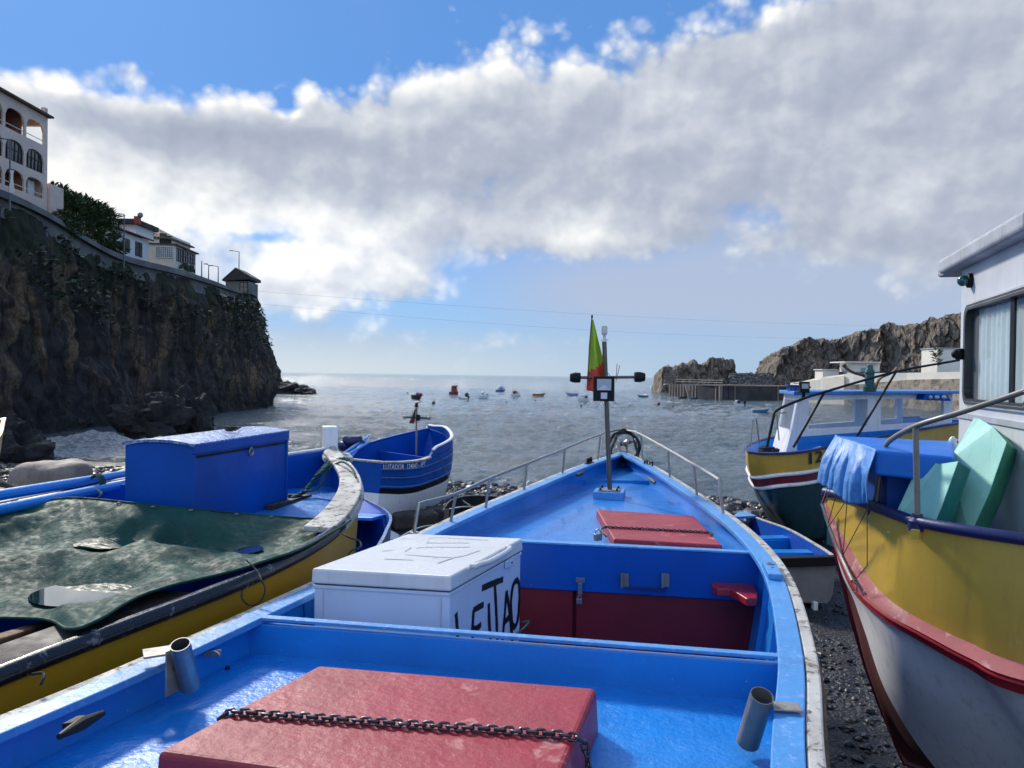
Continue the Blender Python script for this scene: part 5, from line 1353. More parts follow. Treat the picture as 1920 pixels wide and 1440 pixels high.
# green tarpaulin with puddles
def net_mat():
    m, nt, p = new_mat('wet_green_tarpaulin')
    tc = node(nt, 'ShaderNodeTexCoord').outputs['Object']
    n1 = noise_tex(nt, tc, 2.2, 6, .6); n2 = noise_tex(nt, tc, 26, 5, .7); n3 = noise_tex(nt, mapping(nt, tc, (1, 1, 1)), 90, 3, .6)
    col = mixc(nt, n1.ramp(.35, .65), (.022, .080, .062), (.011, .044, .037))
    col = mixc(nt, n2.ramp(.66, .78, 0, .12), col, (.10, .15, .14))
    nt.links.new(col, p.inputs['Base Color']); setin(nt, p, 'Roughness', n2.ramp(.35, .65, .5, .75)); setin(nt, p, 'Specular IOR Level', .12)
    b = bump(nt, None, n2, .6, .009); bump(nt, p, n3, .4, .003, b); return m
M_net = net_mat()
far_ = [(-300, 1000, 3.3), (-100, 962, 3.9), (60, 942, 4.4), (150, 934, 4.5), (300, 949, 4.3), (456, 964, 4.66), (560, 971, 4.75), (640, 977, 4.62)]
near_ = [(-300, 1165, 3.1), (-100, 1160, 3.1), (75, 1161, 3.05), (161, 1176, 2.9), (330, 1092, 3.28), (465, 1052, 3.6), (560, 1020, 3.95), (643, 1000, 4.25)]
FA = [P(*q) for q in far_]; NE = [P(*q) for q in near_]
def proj(q): dq = q - CAM; return 960 + F * dq.dot(rt) / dq.dot(fwd), 720 - F * dq.dot(up) / dq.dot(fwd)
def on_rail(px, h=.05, inn_=0):
    lo, hi = 0.0, .95
    for _ in range(40):
        m_ = (lo + hi) / 2
        if proj(LB.pt(m_, 1, 1))[0] < px: lo = m_
        else: hi = m_
    q = LB.pt(lo, 1, 1); return q + V((-inn_, inn_ * .3, h))
for q in (161, 330, 465, 530, 600): print('rail', q, proj(on_rail(q)))
NE[3] = on_rail(150, .055); NE[4] = on_rail(318, .06, .09); NE[5] = on_rail(465, .055); NE[6] = on_rail(560, .045, -.05); NE[7] = on_rail(640, .02, -.06)
PUD = [(168, 1092, .075, .225, .20), (207, 1001, .060, .165, .15), (330, 1009, .050, .11, .09), (422, 1017, .060, .20, .15)]
def tarp0(u, v):
    a, b = cr(FA, u), cr(NE, u); p = lerp(a, b, v)
    w = math.sin(math.pi * v) ** .8
    p = p - V((0, 0, .075 * w * (1 - sstep(.8, 1, u) * .8)))
    return p
# find puddle centres on the sheet
cent = []
for (px, py, dp, sx_, sy_) in PUD:
    best = None
    for i in range(121):
        for j in range(41):
            q = tarp0(i / 120, j / 40); dq = q - CAM; x = 960 + F * dq.dot(rt) / dq.dot(fwd); y = 720 - F * dq.dot(up) / dq.dot(fwd); e = (x - px) ** 2 + (y - py) ** 2
            if best is None or e < best[0]: best = (e, q)
    cent.append(best[1])
def tarp(u, v):
    p = tarp0(u, v); z = 0
    x, y = p.x, p.y; ed = min(1, v * 6, (1 - v) * 6)
    # tension folds radiating from the ties
    for (tu, tv, amp) in ((.43, 0, .028), (.43, 1, .028), (.72, 1, .02), (1, .5, .02)):
        t = cr(FA, tu) if tv == 0 else cr(NE, tu); t = t if tv != .5 else lerp(cr(FA, 1), cr(NE, 1), .5)
        d = V((x - t.x, y - t.y, 0)); r = d.length; an = math.atan2(d.y, d.x)
        z += amp * math.sin(an * 9 + 2 * noise.noise(V((x, y, tu * 9)))) * math.exp(-r / .30) * min(1, r * 5)
    z += .014 * noise.noise(V((x * 3.2, y * 3.2, 1))) + .012 * noise.noise(V((x * 8, y * 8, 2))) + .006 * noise.noise(V((x * 19, y * 19, 3))) + .0025 * noise.noise(V((x * 45, y * 45, 3)))
    z += .018 * (1 - abs(noise.noise(V((x * 2.0 + y * 1.2, y * 1.5 - x, 7)))) * 4)
    for c, (px, py, dp, sx_, sy_) in zip(cent, PUD):
        dx_, dy_ = x - c.x, y - c.y; an_ = math.atan2(dy_, dx_); w_ = 1 + .16 * math.sin(an_ * 3 + px) + .09 * math.sin(an_ * 5 + py); q = math.exp(-(((dx_ / sx_) ** 2 + (dy_ / sy_) ** 2) / w_) ** 1.6)
        z = lerp(z, (c.z - dp) - p.z, q)
    return p + V((0, 0, z * min(1, ed + .15)))
NU, NV = 260, 110
mb = MB(); mb.grid([[tarp(i / NU, j / NV) for j in range(NV + 1)] for i in range(NU + 1)])
tr = thing('tarpaulin', cent[0], 'dark green wet tarpaulin stretched over the left boat with puddles in its hollows', 'tarpaulin')
o = mb.build('sheet', M_net, tr, recalc=False, angle=0)
for u in (.505, .62, .70, .78, .56): 
    mb = MB(); q = tarp(u, .015); mb.tube([q + V((math.cos(a * .6) * .011, math.sin(a * .6) * .011, .004)) for a in range(11)], .0035, 5, closed=True); mb.build('eyelet', M_steeld, tr)
mb = MB(); mb.tube([tarp(u / 60, 0) for u in range(61)], .006, 6); mb.tube([tarp(u / 60, 1) for u in range(61)], .006, 6); mb.build('hem', M_net, tr)
M_pud = bpy.data.materials.new('puddle_water'); M_pud.use_nodes = True
pp_ = M_pud.node_tree.nodes['Principled BSDF']; pp_.inputs['Base Color'].default_value = (.004, .03, .035, 1); pp_.inputs['Roughness'].default_value = .015; pp_.inputs['IOR'].default_value = 1.33; pp_.inputs['Specular IOR Level'].default_value = 1.0; pp_.inputs['Coat Weight'].default_value = 1; pp_.inputs['Coat Roughness'].default_value = .01; pp_.inputs['Coat IOR'].default_value = 2.2
lbs = ['large bright puddle reflecting the clouds on the green tarpaulin', 'dark puddle below the fold by the pole lashing', 'small narrow dark puddle in the middle of the tarpaulin', 'long dark blue puddle in front of the blue box', 'dark puddle adjoining the bright one']
for c, (px, py, dp, sx_, sy_), lb_ in zip(cent, PUD, lbs):
    # water level: a share of the local dip
    lv = c.z - dp * .62
    mb = MB(); k = 28; mb.add([V((c.x + math.cos(i / k * 6.283) * sx_ * 1.06, c.y + math.sin(i / k * 6.283) * sy_ * 1.06, lv)) for i in range(k)], [tuple(range(k))], 0, False)
    tag(mb.build('puddle', M_pud, recalc=False), lb_, 'puddle')
# thick green rope at the stem
def rope(path, r, n, name, label, mat, strands=3, tw=60):
    pts = curve(path, n); mb = MB()
    for s in range(strands):
        q = []
        for i, p in enumerate(pts):
            a = pts[max(0, i - 1)]; b = pts[min(n - 1, i + 1)]; t = (b - a).normalized(); u = t.orthogonal().normalized(); w = t.cross(u); an = i * tw / n + s * 2.094
            q.append(p + (u * math.cos(an) + w * math.sin(an)) * r * .55)
        mb.tube(q, r * .6, 6)
    return tag(mb.build(name, mat), label, 'rope')
g = [(548, 935, 5.75), (570, 922, 5.9), (585, 905, 6.0), (600, 885, 6.0), (612, 872, 6.1), (630, 864, 6.15), (648, 860, 6.1), (652, 868, 6.05), (636, 876, 6.0), (618, 872, 6.05), (600, 890, 5.95)]
rope([P(*q) for q in g], .017, 120, 'rope', 'thick green knotted rope made fast round the weathered stem of the left boat', M_ropeg)
rope([P(*q) for q in [(566, 922, 5.85), (590, 918, 5.9), (606, 905, 5.95), (618, 880, 6.0), (640, 866, 5.9), (660, 878, 5.6), (668, 896, 5.4)]], .008, 70, 'rope', 'thin dark green line hanging over the weathered bow of the left boat', M_ropeg)
# covered heap on the shingle
c = P(97, 912, 10.5); c.z = 0
def gh(): return
base = V((P(95, 900, 17).x, 17, beach_z(-10.3, 17)))
rows = []
for i in range(19):
    th = (i / 18) * math.pi / 2; row = []
    for k in range(40):
        ph = 2 * math.pi * k / 40; ca, sa = math.cos(ph), math.sin(ph)
        rr = 1 / (abs(ca) ** 3.2 + abs(sa) ** 3.2) ** (1 / 3.2)
        x = ca * rr * math.sin(th) ** .30 * .78; y = sa * rr * math.sin(th) ** .30 * .75; z = max(0, math.cos(th)) ** .25 * 1.03
        f_ = 1 + .10 * (i / 18) * abs(math.sin(ph * 5 + 2 * noise.noise(V((ca, sa, 5))))) ** .5 - .04 + .05 * math.sin(ph * 9 + 2 * noise.noise(V((ca, sa, 1)) * 2)) * (i / 18) + .05 * noise.noise(V((x, y, z)) * 2.5)
        row.append(base + V((x * f_ * .92 + .10 * (z - .5), y * f_, z * (1 + .06 * noise.noise(V((x * 2, y * 2, 4)))))))
    rows.append(row)
hp = P(95, 900, 17)
M_canvas = paint('beige_canvas', (.30, .25, .21), .85, .35, 2, bmp=1.5, bscale=12, wear=.2, wearc=(.20, .16, .13), dirt=.35)
top = P(100, 866, 17).z
for r_ in rows:
    for v in r_: v.z = base.z + (v.z - base.z) * (top - base.z) / 1.03
mb = MB(); mb.grid(rows, closeu=True); o = mb.build('covered_heap', M_canvas, recalc=True, angle=0); tag(o, 'beige canvas draped over a square heap on the black shingle', 'canvas cover')
rope([P(*q) for q in [(-30, 900, 15), (0, 903, 15.2), (25, 914, 15.5), (60, 918, 15.8)]], .06, 30, 'rope', 'thick pale rope trailing from the beige covered heap', M_canvas)
# yellow boat end at the far left edge
YB = Hull([D(-9.2, 7.5, 1.3), D(-8.9, 9, 1.2), D(-8.45, 10.6, 1.05), D(-7.95, 11.6, .78)], [D(-7.2, 7.5, 1.3), D(-7.2, 9, 1.2), D(-7.45, 10.6, 1.05), D(-7.95, 11.6, .78)], [V((-8.2, 7.5, .3)), V((-8.1, 9, .2)), V((-8, 10.5, .3)), V((-7.95, 11.6, 2.22))], nt=30)
for q in (YB.L, YB.R, YB.K):
    for v in q: v.x += .30
yb = thing('rowing_boat', (-8, 9, 0), 'bright yellow boat end just entering the picture at the left edge', 'boat')
YB.shell('hull', yb, [M_yel, M_yel], lambda a, s, t: 0, 1); YB.cap('gunwale_cap', yb, M_yel, w_in=.05, w_out=.02)
def small_hull(name, Lp, Rp, Kp, label, mats, band, inner=1, nt=30, cat='boat', group=None, m=.6, n=1.3, cap=None, avals=None, th=.03):
    H = Hull(Lp, Rp, Kp, nt=nt, m=m, n=n, th=th, avals=avals or [0, .15, .3, .45, .6, .75, .88, 1])
    c = Kp[len(Kp) // 2]; r = thing(name, (c[0], c[1], 0), label, cat, group)
    H.shell('hull', r, mats, band, inner)
    if cap: H.cap('gunwale_cap', r, cap, w_in=.03, w_out=.02, h=.02, n=30, bevel=.004)
    return H, r
# ================================================================ second blue boat (stern towards us)
def Px(x, y, Y): return P(x, y, Y)
R = [Px(715, 869, 14.5), Px(765, 868, 15.0), Px(803, 861, 15.6), Px(847, 838, 16.7), Px(838, 817, 17.7), Px(805, 804, 18.3)]
L = [Px(634, 862, 14.95), Px(662, 843, 15.7), Px(700, 829, 16.5), Px(745, 817, 17.2), Px(780, 809, 17.9), Px(805, 804, 18.3)]
K = [V((-2.95, 14.8, .12)), V((-2.65, 15.4, .0)), V((-2.35, 16.1, .0)), V((-2.05, 17.0, .05)), V((-1.9, 17.7, .45)), V(tuple(Px(805, 804, 18.3)))]
H2 = Hull(L, R, K, nt=60, m=.42, n=1.25, avals=[0, .1, .2, .32, .42, .52, .62, .68, .76, .84, .92, 1], th=.05)
b2 = thing('fishing_boat', (-2.4, 16, 0), 'blue and white boat with white registration letters and a small mast, left of centre', 'boat')
H2.shell('hull', b2, [M_blued, M_black, M_wht, M_boot, M_blued], lambda a, s, t: 3 if a < .32 else (2 if a < .62 else (1 if (a < .68 and s != 0) else 0)), 4)
H2.cap('gunwale_cap', b2, M_whtw, w_in=.09, w_out=.03, h=.04, sides=(1,), t1=.42)
H2.cap('gunwale_cap', b2, M_blued, w_in=.05, w_out=.02, h=.03, sides=(-1,))
mb = MB(); a_, b_ = H2.pt(0, 1, -1), H2.pt(0, 1, 1); mb.beam(a_ + V((0, .02, .025)), b_ + V((0, .02, .025)), .07, .04); mb.build('transom_cap', M_whtw, b2, bevel=.006)
for a, r_ in ((.90, .018), (.80, .016), (.70, .02)): H2.rub('rub_strake', b2, paint('pale_blue_strake', (.05, .14, .38), .5, .2, 4, wear=.1) if a == .9 else bpy.data.materials['pale_blue_strake'], a, r=r_, sides=(1,), off=.012, t1=.97)
H2.deck('floor', b2, M_blued, 1.02, 0, .9, n=20)
H2.bulk('bulkhead', b2, M_blued, .42, 1.34, th=.04)
def arc(Hh, a, sd, t0, t1, n=80):
    ts = [lerp(t0, t1, i / n) for i in range(n + 1)]; ps = [Hh.pt(t, a, sd) for t in ts]; s = [0]
    for p, q in zip(ps[:-1], ps[1:]): s.append(s[-1] + (q - p).length)
    def f(u):
        x = u * s[-1]
        for i in range(n):
            if x <= s[i + 1]: return lerp(ts[i], ts[i + 1], (x - s[i]) / max(1e-9, s[i + 1] - s[i]))
        return t1
    return f
arc2 = arc(H2, .95, 1, .010, .37)
def mp(u, v):
    t = arc2(u); a = lerp(.905, .985, v); p = H2.pt(t, a, 1); q = (cr(H2.L, t) + cr(H2.R, t)) / 2; d = (p - q); d.z = 0; d.normalize(); d = (d + V((.3, -.9, 0))).normalized(); return p + d * .018
text_mesh('LUTADOR  124042 - 5PT', 1, lambda u, v: mp(u, v / .75), M_lettw, 'lettering', b2, bold=.02)
ln_ = [(t, H2.pt(t, 1, 1)) for t in [lerp(.40, .995, i / 40) for i in range(41)]]
mb = MB(); lo_ = [p + V((0, 0, .02)) for t, p in ln_]; hi_ = [p + V((0, 0, .02 + .15 * sstep(.40, .47, t) * (1 - .6 * sstep(.8, 1, t)))) for t, p in ln_]
mb.grid([lo_, hi_, [p + V((-.05, .02, 0)) for p in hi_], [p + V((-.05, .02, 0)) for p in lo_]]); mb.build('bow_bulwark', M_blued, b2)
mb = MB(); mb.tube([p + V((-.02, .01, .015)) for p in hi_[3:]], .042, 8, sy=.6); mb.build('bulwark_cap', M_wht, b2)
Ym2 = 16.6; pb, pt = Px(781, 852, Ym2), Px(781, 760, Ym2)
mb = MB(); mb.tube([pb - V((0, 0, .4)), pt], .022, 8); mst = mb.build('mast', M_steeld, b2)
mb = MB(); mb.tube([Px(760, 782, Ym2), Px(803, 784, Ym2)], .016, 8); mb.build('crossbar', M_black, mst)
mb = MB(); mb.box(Px(784, 783, Ym2 - .05), (.09, .06, .13)); mb.build('floodlight', M_black, mst, bevel=.008)
for x_, y_ in ((759, 782), (804, 784)): mb = MB(); mb.ball(Px(x_, y_, Ym2), .04, 8, 10); mb.build('side_lamp', M_rust, mst)
mb = MB(); mb.lathe(Px(781, 763, Ym2), [(0, 0), (.045, 0), (.03, .05), (.04, .08), (0, .1)], 12); mb.build('masthead_light', M_black, mst)
mb = MB(); f0 = Px(779, 768, Ym2); rows = []
for i in range(9):
    t = i / 8; w_ = .02 + .1 * t; rows.append([f0 + V((-w_ * k / 5 - .02 * t, .03 * math.sin(k + t * 3), -.30 * t)) for k in range(6)])
mb.grid(rows, mf=lambda i, j: 0 if i < 5 else 1); mb.build('flag', [M_woodd, paint('faded_red_cloth', (.20, .03, .03), .8, bmp=0)], mst)
# oars bundled at its stern
for i, (a_, b_) in enumerate((((628, 862, 14.6), (686, 822, 16.2)), ((640, 860, 14.6), (692, 829, 16.0)), ((650, 866, 14.6), (690, 819, 16.4)))):
    mb = MB(); mb.tube([Px(*a_), Px(*b_)], .03, 8); o = mb.build('oar', M_blue); tag(o, ['long oar nearest the far rail of the lettered blue boat', 'middle oar of the bundle on the lettered blue boat', 'oar ending lowest in the bundle on the lettered blue boat'][i], 'oar', 'blue oars on the second boat')
mb = MB(); c = Px(660, 826, 15.9); mb.ball(c, (.2, .15, .11), 8, 12, .5, 2, seed=4); mb.ball(c + V((-.15, 0, -.12)), (.14, .12, .1), 8, 10, .4, 2, seed=7); mb.ball(c + V((.16, 0, -.06)), (.12, .1, .08), 8, 10, .4, 2, seed=9); tag(mb.build('net_bundle', M_navy), 'crumpled dark blue bundle among the oars', 'bundle')
rope([Px(*q) for q in [(822, 850, 16.0), (835, 880, 15.6), (848, 905, 15), (865, 935, 14.2), (882, 948, 13.6)]], .014, 30, 'rope', 'taut mooring rope from the lettered blue boat down to the shingle', M_ropeg)
# timber chocks under it
for i, (px, py, Y, s_, rz_, lb_) in enumerate(((778, 968, 15.0, (.85, .5, .3), .35, 'large dark timber chock under the keel of the lettered boat'), (815, 968, 15.6, (.35, .5, .3), .1, 'small dark block beside the timber chock'))):
    c = Px(px, py, Y); c.z = beach_z(c.x, c.y) + s_[2] / 2; mb = MB(); mb.box(c, s_, rz=rz_); tag(mb.build('timber_chock', M_woodd, bevel=.04), lb_, 'chock')
mb = MB(); c = Px(697, 985, 14.0); c.z = beach_z(c.x, c.y) + .02; mb.box(c, (1.0, 1.2, .05), rz=.5); tag(mb.build('pale_board', M_wht, bevel=.01), 'pale board lying on the ground between the moored boats', 'board')
mb = MB(); c = Px(835, 985, 13.6); c.z = beach_z(c.x, c.y) + .015; mb.box(c, (1.6, 1.3, .05), rz=.2); M_slab = paint('wet_grey_slab', (.20, .20, .20), .35, .4, 3, bmp=.6, wear=.2, wearc=(.06, .06, .06)); tag(mb.build('stone_slab', M_slab, bevel=.02), 'wet grey slab on the ground left of the black tub boat', 'slab')
# ================================================================ little blue dinghy tucked under the left boat's bow
k = lambda x, y, Y: P(x, y, Y)
H3, b3 = small_hull('dinghy', [k(590, 1035, 8.0), k(625, 1000, 8.9), k(648, 962, 9.9), k(682, 936, 10.8)], [k(702, 1040, 7.7), k(724, 1000, 8.4), k(730, 965, 9.3), k(682, 936, 10.8)], [V((-1.85, 7.9, .30)), V((-1.8, 8.7, .2)), V((-1.85, 9.7, .25)), k(682, 936, 10.8)],
    'small worn dinghy, blue inside and grey outside, half hidden behind the left bow', [paint('grey_scuffed_paint', (.25, .27, .30), .7, .35, 5, wear=.35, wearc=(.08, .09, .10), wscale=14, bmp=.6), M_blued], lambda a, s, t: 0, 1, cap=paint('scuffed_blue_cap', (.03, .14, .42), .6, .3, 6, wear=.4, wearc=(.22, .27, .32), wscale=18, bmp=.6), m=.45)
H3.deck('floor', b3, M_blued, .75, 0, .9); 
mb = MB(); mb.beam(k(655, 968, 9.6), k(712, 970, 9.4), .3, .04); mb.build('thwart', M_blue, b3, bevel=.006)
mb = MB(); mb.add([k(655, 962, 9.9), k(682, 936, 10.8), k(722, 962, 9.7)], [(0, 1, 2)], 0, False); o = mb.build('bow_deck', M_blued, b3); o.modifiers.new('t', 'SOLIDIFY').thickness = .03
# black tub boat
H4, b4 = small_hull('dinghy', [k(833, 953, 13.0), k(850, 937, 13.8), k(890, 930, 14.6), k(960, 934, 15.2)], [k(842, 956, 12.2), k(870, 952, 12.0), k(920, 952, 12.2), k(975, 950, 13.5)], [V((-.9, 12.6, .0)), V((-.75, 12.9, -.05)), V((-.4, 13.3, -.05)), V((.05, 14.2, .1))],
    'squat black plastic boat on the shingle behind the left rail of the blue boat', [M_black, M_black], lambda a, s, t: 0, 1, cap=paint('grey_rubber_edge', (.14, .15, .16), .6, .3, 6, bmp=.3), m=.4, n=1.1)
# flat black boat in front
H5, b5 = small_hull('dinghy', [k(700, 1050, 8.6), k(735, 1020, 9.4), k(790, 990, 10.4), k(860, 985, 11.2)], [k(830, 1075, 7.6), k(850, 1045, 8.2), k(870, 1020, 9.2), k(900, 1000, 10.4)], [V((-1.2, 8.1, .3)), V((-1.05, 8.8, .3)), V((-.8, 9.8, .3)), V((-.45, 10.8, .35))],
    'low black boat hull lying between the freezer and the lettered boat', [M_black, M_black], lambda a, s, t: 0, 1, cap=bpy.data.materials['grey_rubber_edge'], m=.4, n=1.1)
# ================================================================ blue tender with the pale transom on the right
Rr = [k(1567, 1046, 10.0), k(1530, 1022, 10.9), k(1478, 993, 12.1), k(1428, 975, 13.3), k(1400, 963, 14.3)]
Ll = [k(1440, 1050, 10.05), k(1398, 1022, 10.9), k(1372, 996, 12.0), k(1368, 978, 13.1), k(1385, 963, 14.3)]
Kk = [V((3.8, 10.1, .06)), V((3.65, 11, .02)), V((3.7, 12, .02)), V((3.9, 13.1, .1)), V((4.15, 14.25, .35))]
H6, b6 = small_hull('dinghy', Ll, Rr, Kk, 'blue rowing boat with pale grey transom between the middle boat and the yellow right one', [M_navy, M_blued, paint('grey_white_transom', (.22, .23, .25), .6, .2, 3, dirt=.2)], lambda a, s, t: 2 if s == 0 else 0, 1, cap=M_whtw, m=.16, n=1.0)
mb = MB(); a_, b_ = H6.pt(0, 1, -1), H6.pt(0, 1, 1); mb.beam(a_ + V((0, -.0, -.03)), b_ + V((0, 0, -.03)), .12, .12); mb.build('transom_cap', M_black, b6, bevel=.01)
H6.deck('floor', b6, M_blued, .28, 0.01, .95)
for t in (.28, .5): 
    a_, b_ = H6.inn(t, .86, -1), H6.inn(t, .86, 1); mb = MB(); mb.beam(a_, b_, .22, .035); mb.beam(a_ + V((0, -.11, -.09)), b_ + V((0, -.11, -.09)), .03, .16); mb.build('thwart', M_blue, b6, bevel=.006)
rows = []
a0, a1, a2 = H6.pt(.82, 1, -1), H6.pt(.82, 1, 1), H6.pt(1, 1, -1); a3 = H6.pt(1, 1, 1)
mb = MB(); mb.hexa([p + V((0, 0, .0)) for p in (a0, a1, a3, a2)], [p + V((0, 0, .04)) for p in (a0, a1, a3, a2)]); mb.build('bow_deck', M_bluel, b6, bevel=.005)
mb = MB(); q = H6.inn(.2, .5, 1); mb.box(V((3.95, 10.45, .42)), (.12, .12, .3)); mb.build('thwart_post', M_wood, b6)
mb = MB(); mb.box(V((4.0, 10.02, .03)), (.06, .1, .14)); mb.build('skeg', M_wht, b6, bevel=.01)
# ================================================================ yellow and green boat with the wheelhouse windows
L = [k(1402, 850, 13.0), k(1440, 853, 12.7), k(1500, 850, 12.9), k(1560, 839, 13.6), k(1640, 823, 14.8), k(1785, 797, 17.5), V((12.0, 19.4, 2.02))][::-1]
R = [k(1402, 850, 13.0), V((4.22, 13.8, 1.76)), V((4.7, 14.7, 1.78)), V((5.4, 15.6, 1.82)), V((6.6, 16.8, 1.88)), V((9.2, 19.3, 2.0)), V((11.0, 20.8, 2.02))][::-1]
K = [V((5.25, 13.95, .15)), V((5.45, 14.15, .08)), V((5.75, 14.4, .04)), V((6.2, 14.95, .0)), V((6.9, 15.8, 0)), V((9.6, 18.3, .1)), V((11.5, 20.1, .3))][::-1]
H7 = Hull(L, R, K, nt=70, m=.62, n=1.2, avals=[0, .12, .25, .38, .5, .6, .68, .76, .83, .9, .95, 1], th=.06)
b7 = thing('fishing_boat', (7, 15.6, 0), 'yellow, maroon and dark green boat with white window cabin, bow pointing left', 'boat')
H7.shell('hull', b7, [M_yel, M_maroon, M_green, M_blue], lambda a, s, t: 0 if a > .83 else (1 if a > .76 else 2), 3)
H7.cap('gunwale_cap', b7, M_navy, w_in=.06, w_out=.04, h=.04, n=70)
for a in (.835, .757): H7.rub('rub_strake', b7, M_wht, a, r=.032, sides=(-1, 1), off=.015, n=70)
H7.deck('foredeck', b7, M_blue, 1.52, .1, .97)
def px7(px):
    lo, hi = .3, .99
    for _ in range(30):
        m_ = (lo + hi) / 2
        if proj(H7.pt(m_, .93, -1))[0] > px: lo = m_
        else: hi = m_
    return lo
arc7 = arc(H7, .93, -1, px7(1510), px7(1556))
def mp7(u, v):
    t = arc7(u); a = lerp(.895, .992, v); p = H7.pt(t, a, -1); return p + V((.1, -.9, 0)).normalized() * .03
text_mesh('126', 1, lambda u, v: mp7(u, v / .72), M_lettk, 'lettering', b7, bold=.02)
# cabin
A = V((5.18, 13.9, 0)); Bq = V((10.5, 18.3, 0)); C = V((5.35, 15.1, 0)); Dq = V((9.7, 19.2, 0))
z_s = 2.02; z_t = 2.72; zdk = 1.5
def wallseg(mb, p, q, za, zb, th=.06, mi=0):
    d = (q - p).normalized(); n_ = V((-d.y, d.x, 0)) * th
    mb.hexa([p + V((0, 0, za)), q + V((0, 0, za)), q + n_ + V((0, 0, za)), p + n_ + V((0, 0, za))], [p + V((0, 0, zb)), q + V((0, 0, zb)), q + n_ + V((0, 0, zb)), p + n_ + V((0, 0, zb))], mi)
mb = MB(); wallseg(mb, A, Bq, zdk, z_s - .06); wallseg(mb, Dq, C, zdk, z_s - .06); mb.build('cabin_side', M_blue, b7)
mb = MB()
for (p, q) in ((A, Bq), (Dq, C)): wallseg(mb, p, q, z_s - .06, z_s + .06, .08); wallseg(mb, p, q, z_t - .10, z_t, .08)
axf = V((-.81, -.59, 0)) * .42; zz_ = [(zdk, 1.0), (z_s + .06, .42)]
for (za, ka), (zb2, kb) in ((zz_[0], zz_[1]),):
    mb.hexa([C + axf * ka + V((0, 0, za)), A + axf * ka + V((0, 0, za)), A + axf * ka + V((.06, .05, za)), C + axf * ka + V((.06, .05, za))], [C + axf * kb + V((0, 0, zb2)), A + axf * kb + V((0, 0, zb2)), A + axf * kb + V((.06, .05, zb2)), C + axf * kb + V((.06, .05, zb2))])
wallseg(mb, C, A, z_t - .1, z_t, .08)
mb.prism([A + axf + V((0, 0, zdk)), A + V((0, 0, zdk)), A + V((0, 0, z_t - .05)), A + axf * .42 + V((0, 0, z_s + .06))], (-.02, .05, 0))
mb.prism([C + axf + V((0, 0, zdk)), C + V((0, 0, zdk)), C + V((0, 0, z_t - .05)), C + axf * .42 + V((0, 0, z_s + .06))], (.02, -.05, 0))
for u0, u1 in ((0, .055), (.385, .47), (.93, 1)):
    wallseg(mb, lerp(A, Bq, u0) + V((.004, .003, 0)), lerp(A, Bq, u1) + V((.004, .003, 0)), z_s + .06, z_t - .1, .07); wallseg(mb, lerp(Dq, C, u0), lerp(Dq, C, u1), z_s + .06, z_t - .1, .07)
mb.build('cabin_frame', M_wht, b7)
for (p, q, u0, u1) in ((A, Bq, .055, .385), (A, Bq, .47, .93), )[:2]:
    mb = MB(); wallseg(mb, lerp(p, q, u0) + V((.02, .03, 0)), lerp(p, q, u1) + V((.02, .03, 0)), z_s + .06, z_t - .1, .008); mb.build('window', M_win, b7)
mb = MB(); mb.add([C + axf * .42 + V((0, 0, z_s + .06)), A + axf * .42 + V((0, 0, z_s + .06)), A + V((0, 0, z_t - .1)), C + V((0, 0, z_t - .1))], [(0, 1, 2, 3)], 0, False); mb.build('windscreen', M_win, b7)
mb = MB(); fr = [C + V((-.1, 0, 0)), A + V((-.12, -.12, 0)), Bq + V((.3, -.1, 0)), Dq + V((.1, .2, 0))]
mb.hexa([p + V((0, 0, z_t)) for p in fr], [p + V((0, 0, z_t + .07)) for p in fr]); cabr = mb.build('roof', M_blue, b7, bevel=.015)
mb = MB(); q = A + V((-.0, .25, z_t + .12))
for k_ in range(3): mb.box(q + V((-.05 + k_ * .09, .05, 0)), (.03, .2, .1))
mb.box(q + V((.04, .05, .05)), (.3, .22, .02)); mb.build('roof_rack', M_blued, cabr, bevel=.003)
mb = MB(); q = P(1508, 726, 13.8); mb.box(q, (.17, .08, .2)); mb.box(q + V((.02, .02, .0)), (.21, .03, .03)); mb.box(q + V((-.09, .02, .07)), (.2, .03, .015)); mb.box(q + V((.0, .02, -.14)), (.05, .05, .12)); fl7 = mb.build('floodlight', M_black, cabr, bevel=.006)
mb = MB(); mb.box(q + V((0, -.042, .02)), (.12, .004, .09)); mb.build('reflector', M_lens, fl7)
# roof lights at the rear
mb = MB(); pl_ = P(1732, 743, 16.9); pr_ = P(1785, 745, 17.6)
mb.prism([P(1732, 750, 16.9), P(1735, 738, 16.9), P(1777, 740, 17.3), P(1784, 752, 17.4)], (-.1, .15, 0)); lb7 = mb.build('light_box', M_blued, cabr, bevel=.01)
for x_ in (1744, 1757, 1771): mb = MB(); mb.ball(P(x_, 745, 17.0), (.06, .03, .045), 8, 10); mb.build('lamp', M_lens, lb7)
# teal stack and curved wooden arm on the cabin roof
mb = MB(); q = P(1630, 740, 15.0); mb.lathe(V((q.x, q.y, z_t + .06)), [(.12, 0), (.12, .1), (.085, .11), (.085, .42), (.06, .45), (.06, .50), (.045, .53), (0, .54)], 16); mb.lathe(V((q.x, q.y, z_t + .06)), [(.10, .36), (.10, .38), (.0, .38)], 16); mb.build('exhaust_stack', paint('teal_metal', (.01, .10, .09), .4, .3, 4), cabr)
mb = MB(); mb.tube(curve([P(1581, 683, 15.2), P(1590, 693, 15.2), P(1604, 700, 15.2), P(1620, 704, 15.2), P(1634, 716, 15.2), P(1640, 733, 15.2)], 20), [.05, .06] + [.04] * 8 + [.05] * 10, 7, sy=.7)
mb.tube(curve([P(1640, 733, 15.2), P(1645, 718, 15.2), P(1652, 708, 15.2), P(1670, 700, 15.2), P(1682, 690, 15.2)], 14), .035, 7, sy=.7); mb.build('curved_arm', M_wood, cabr)
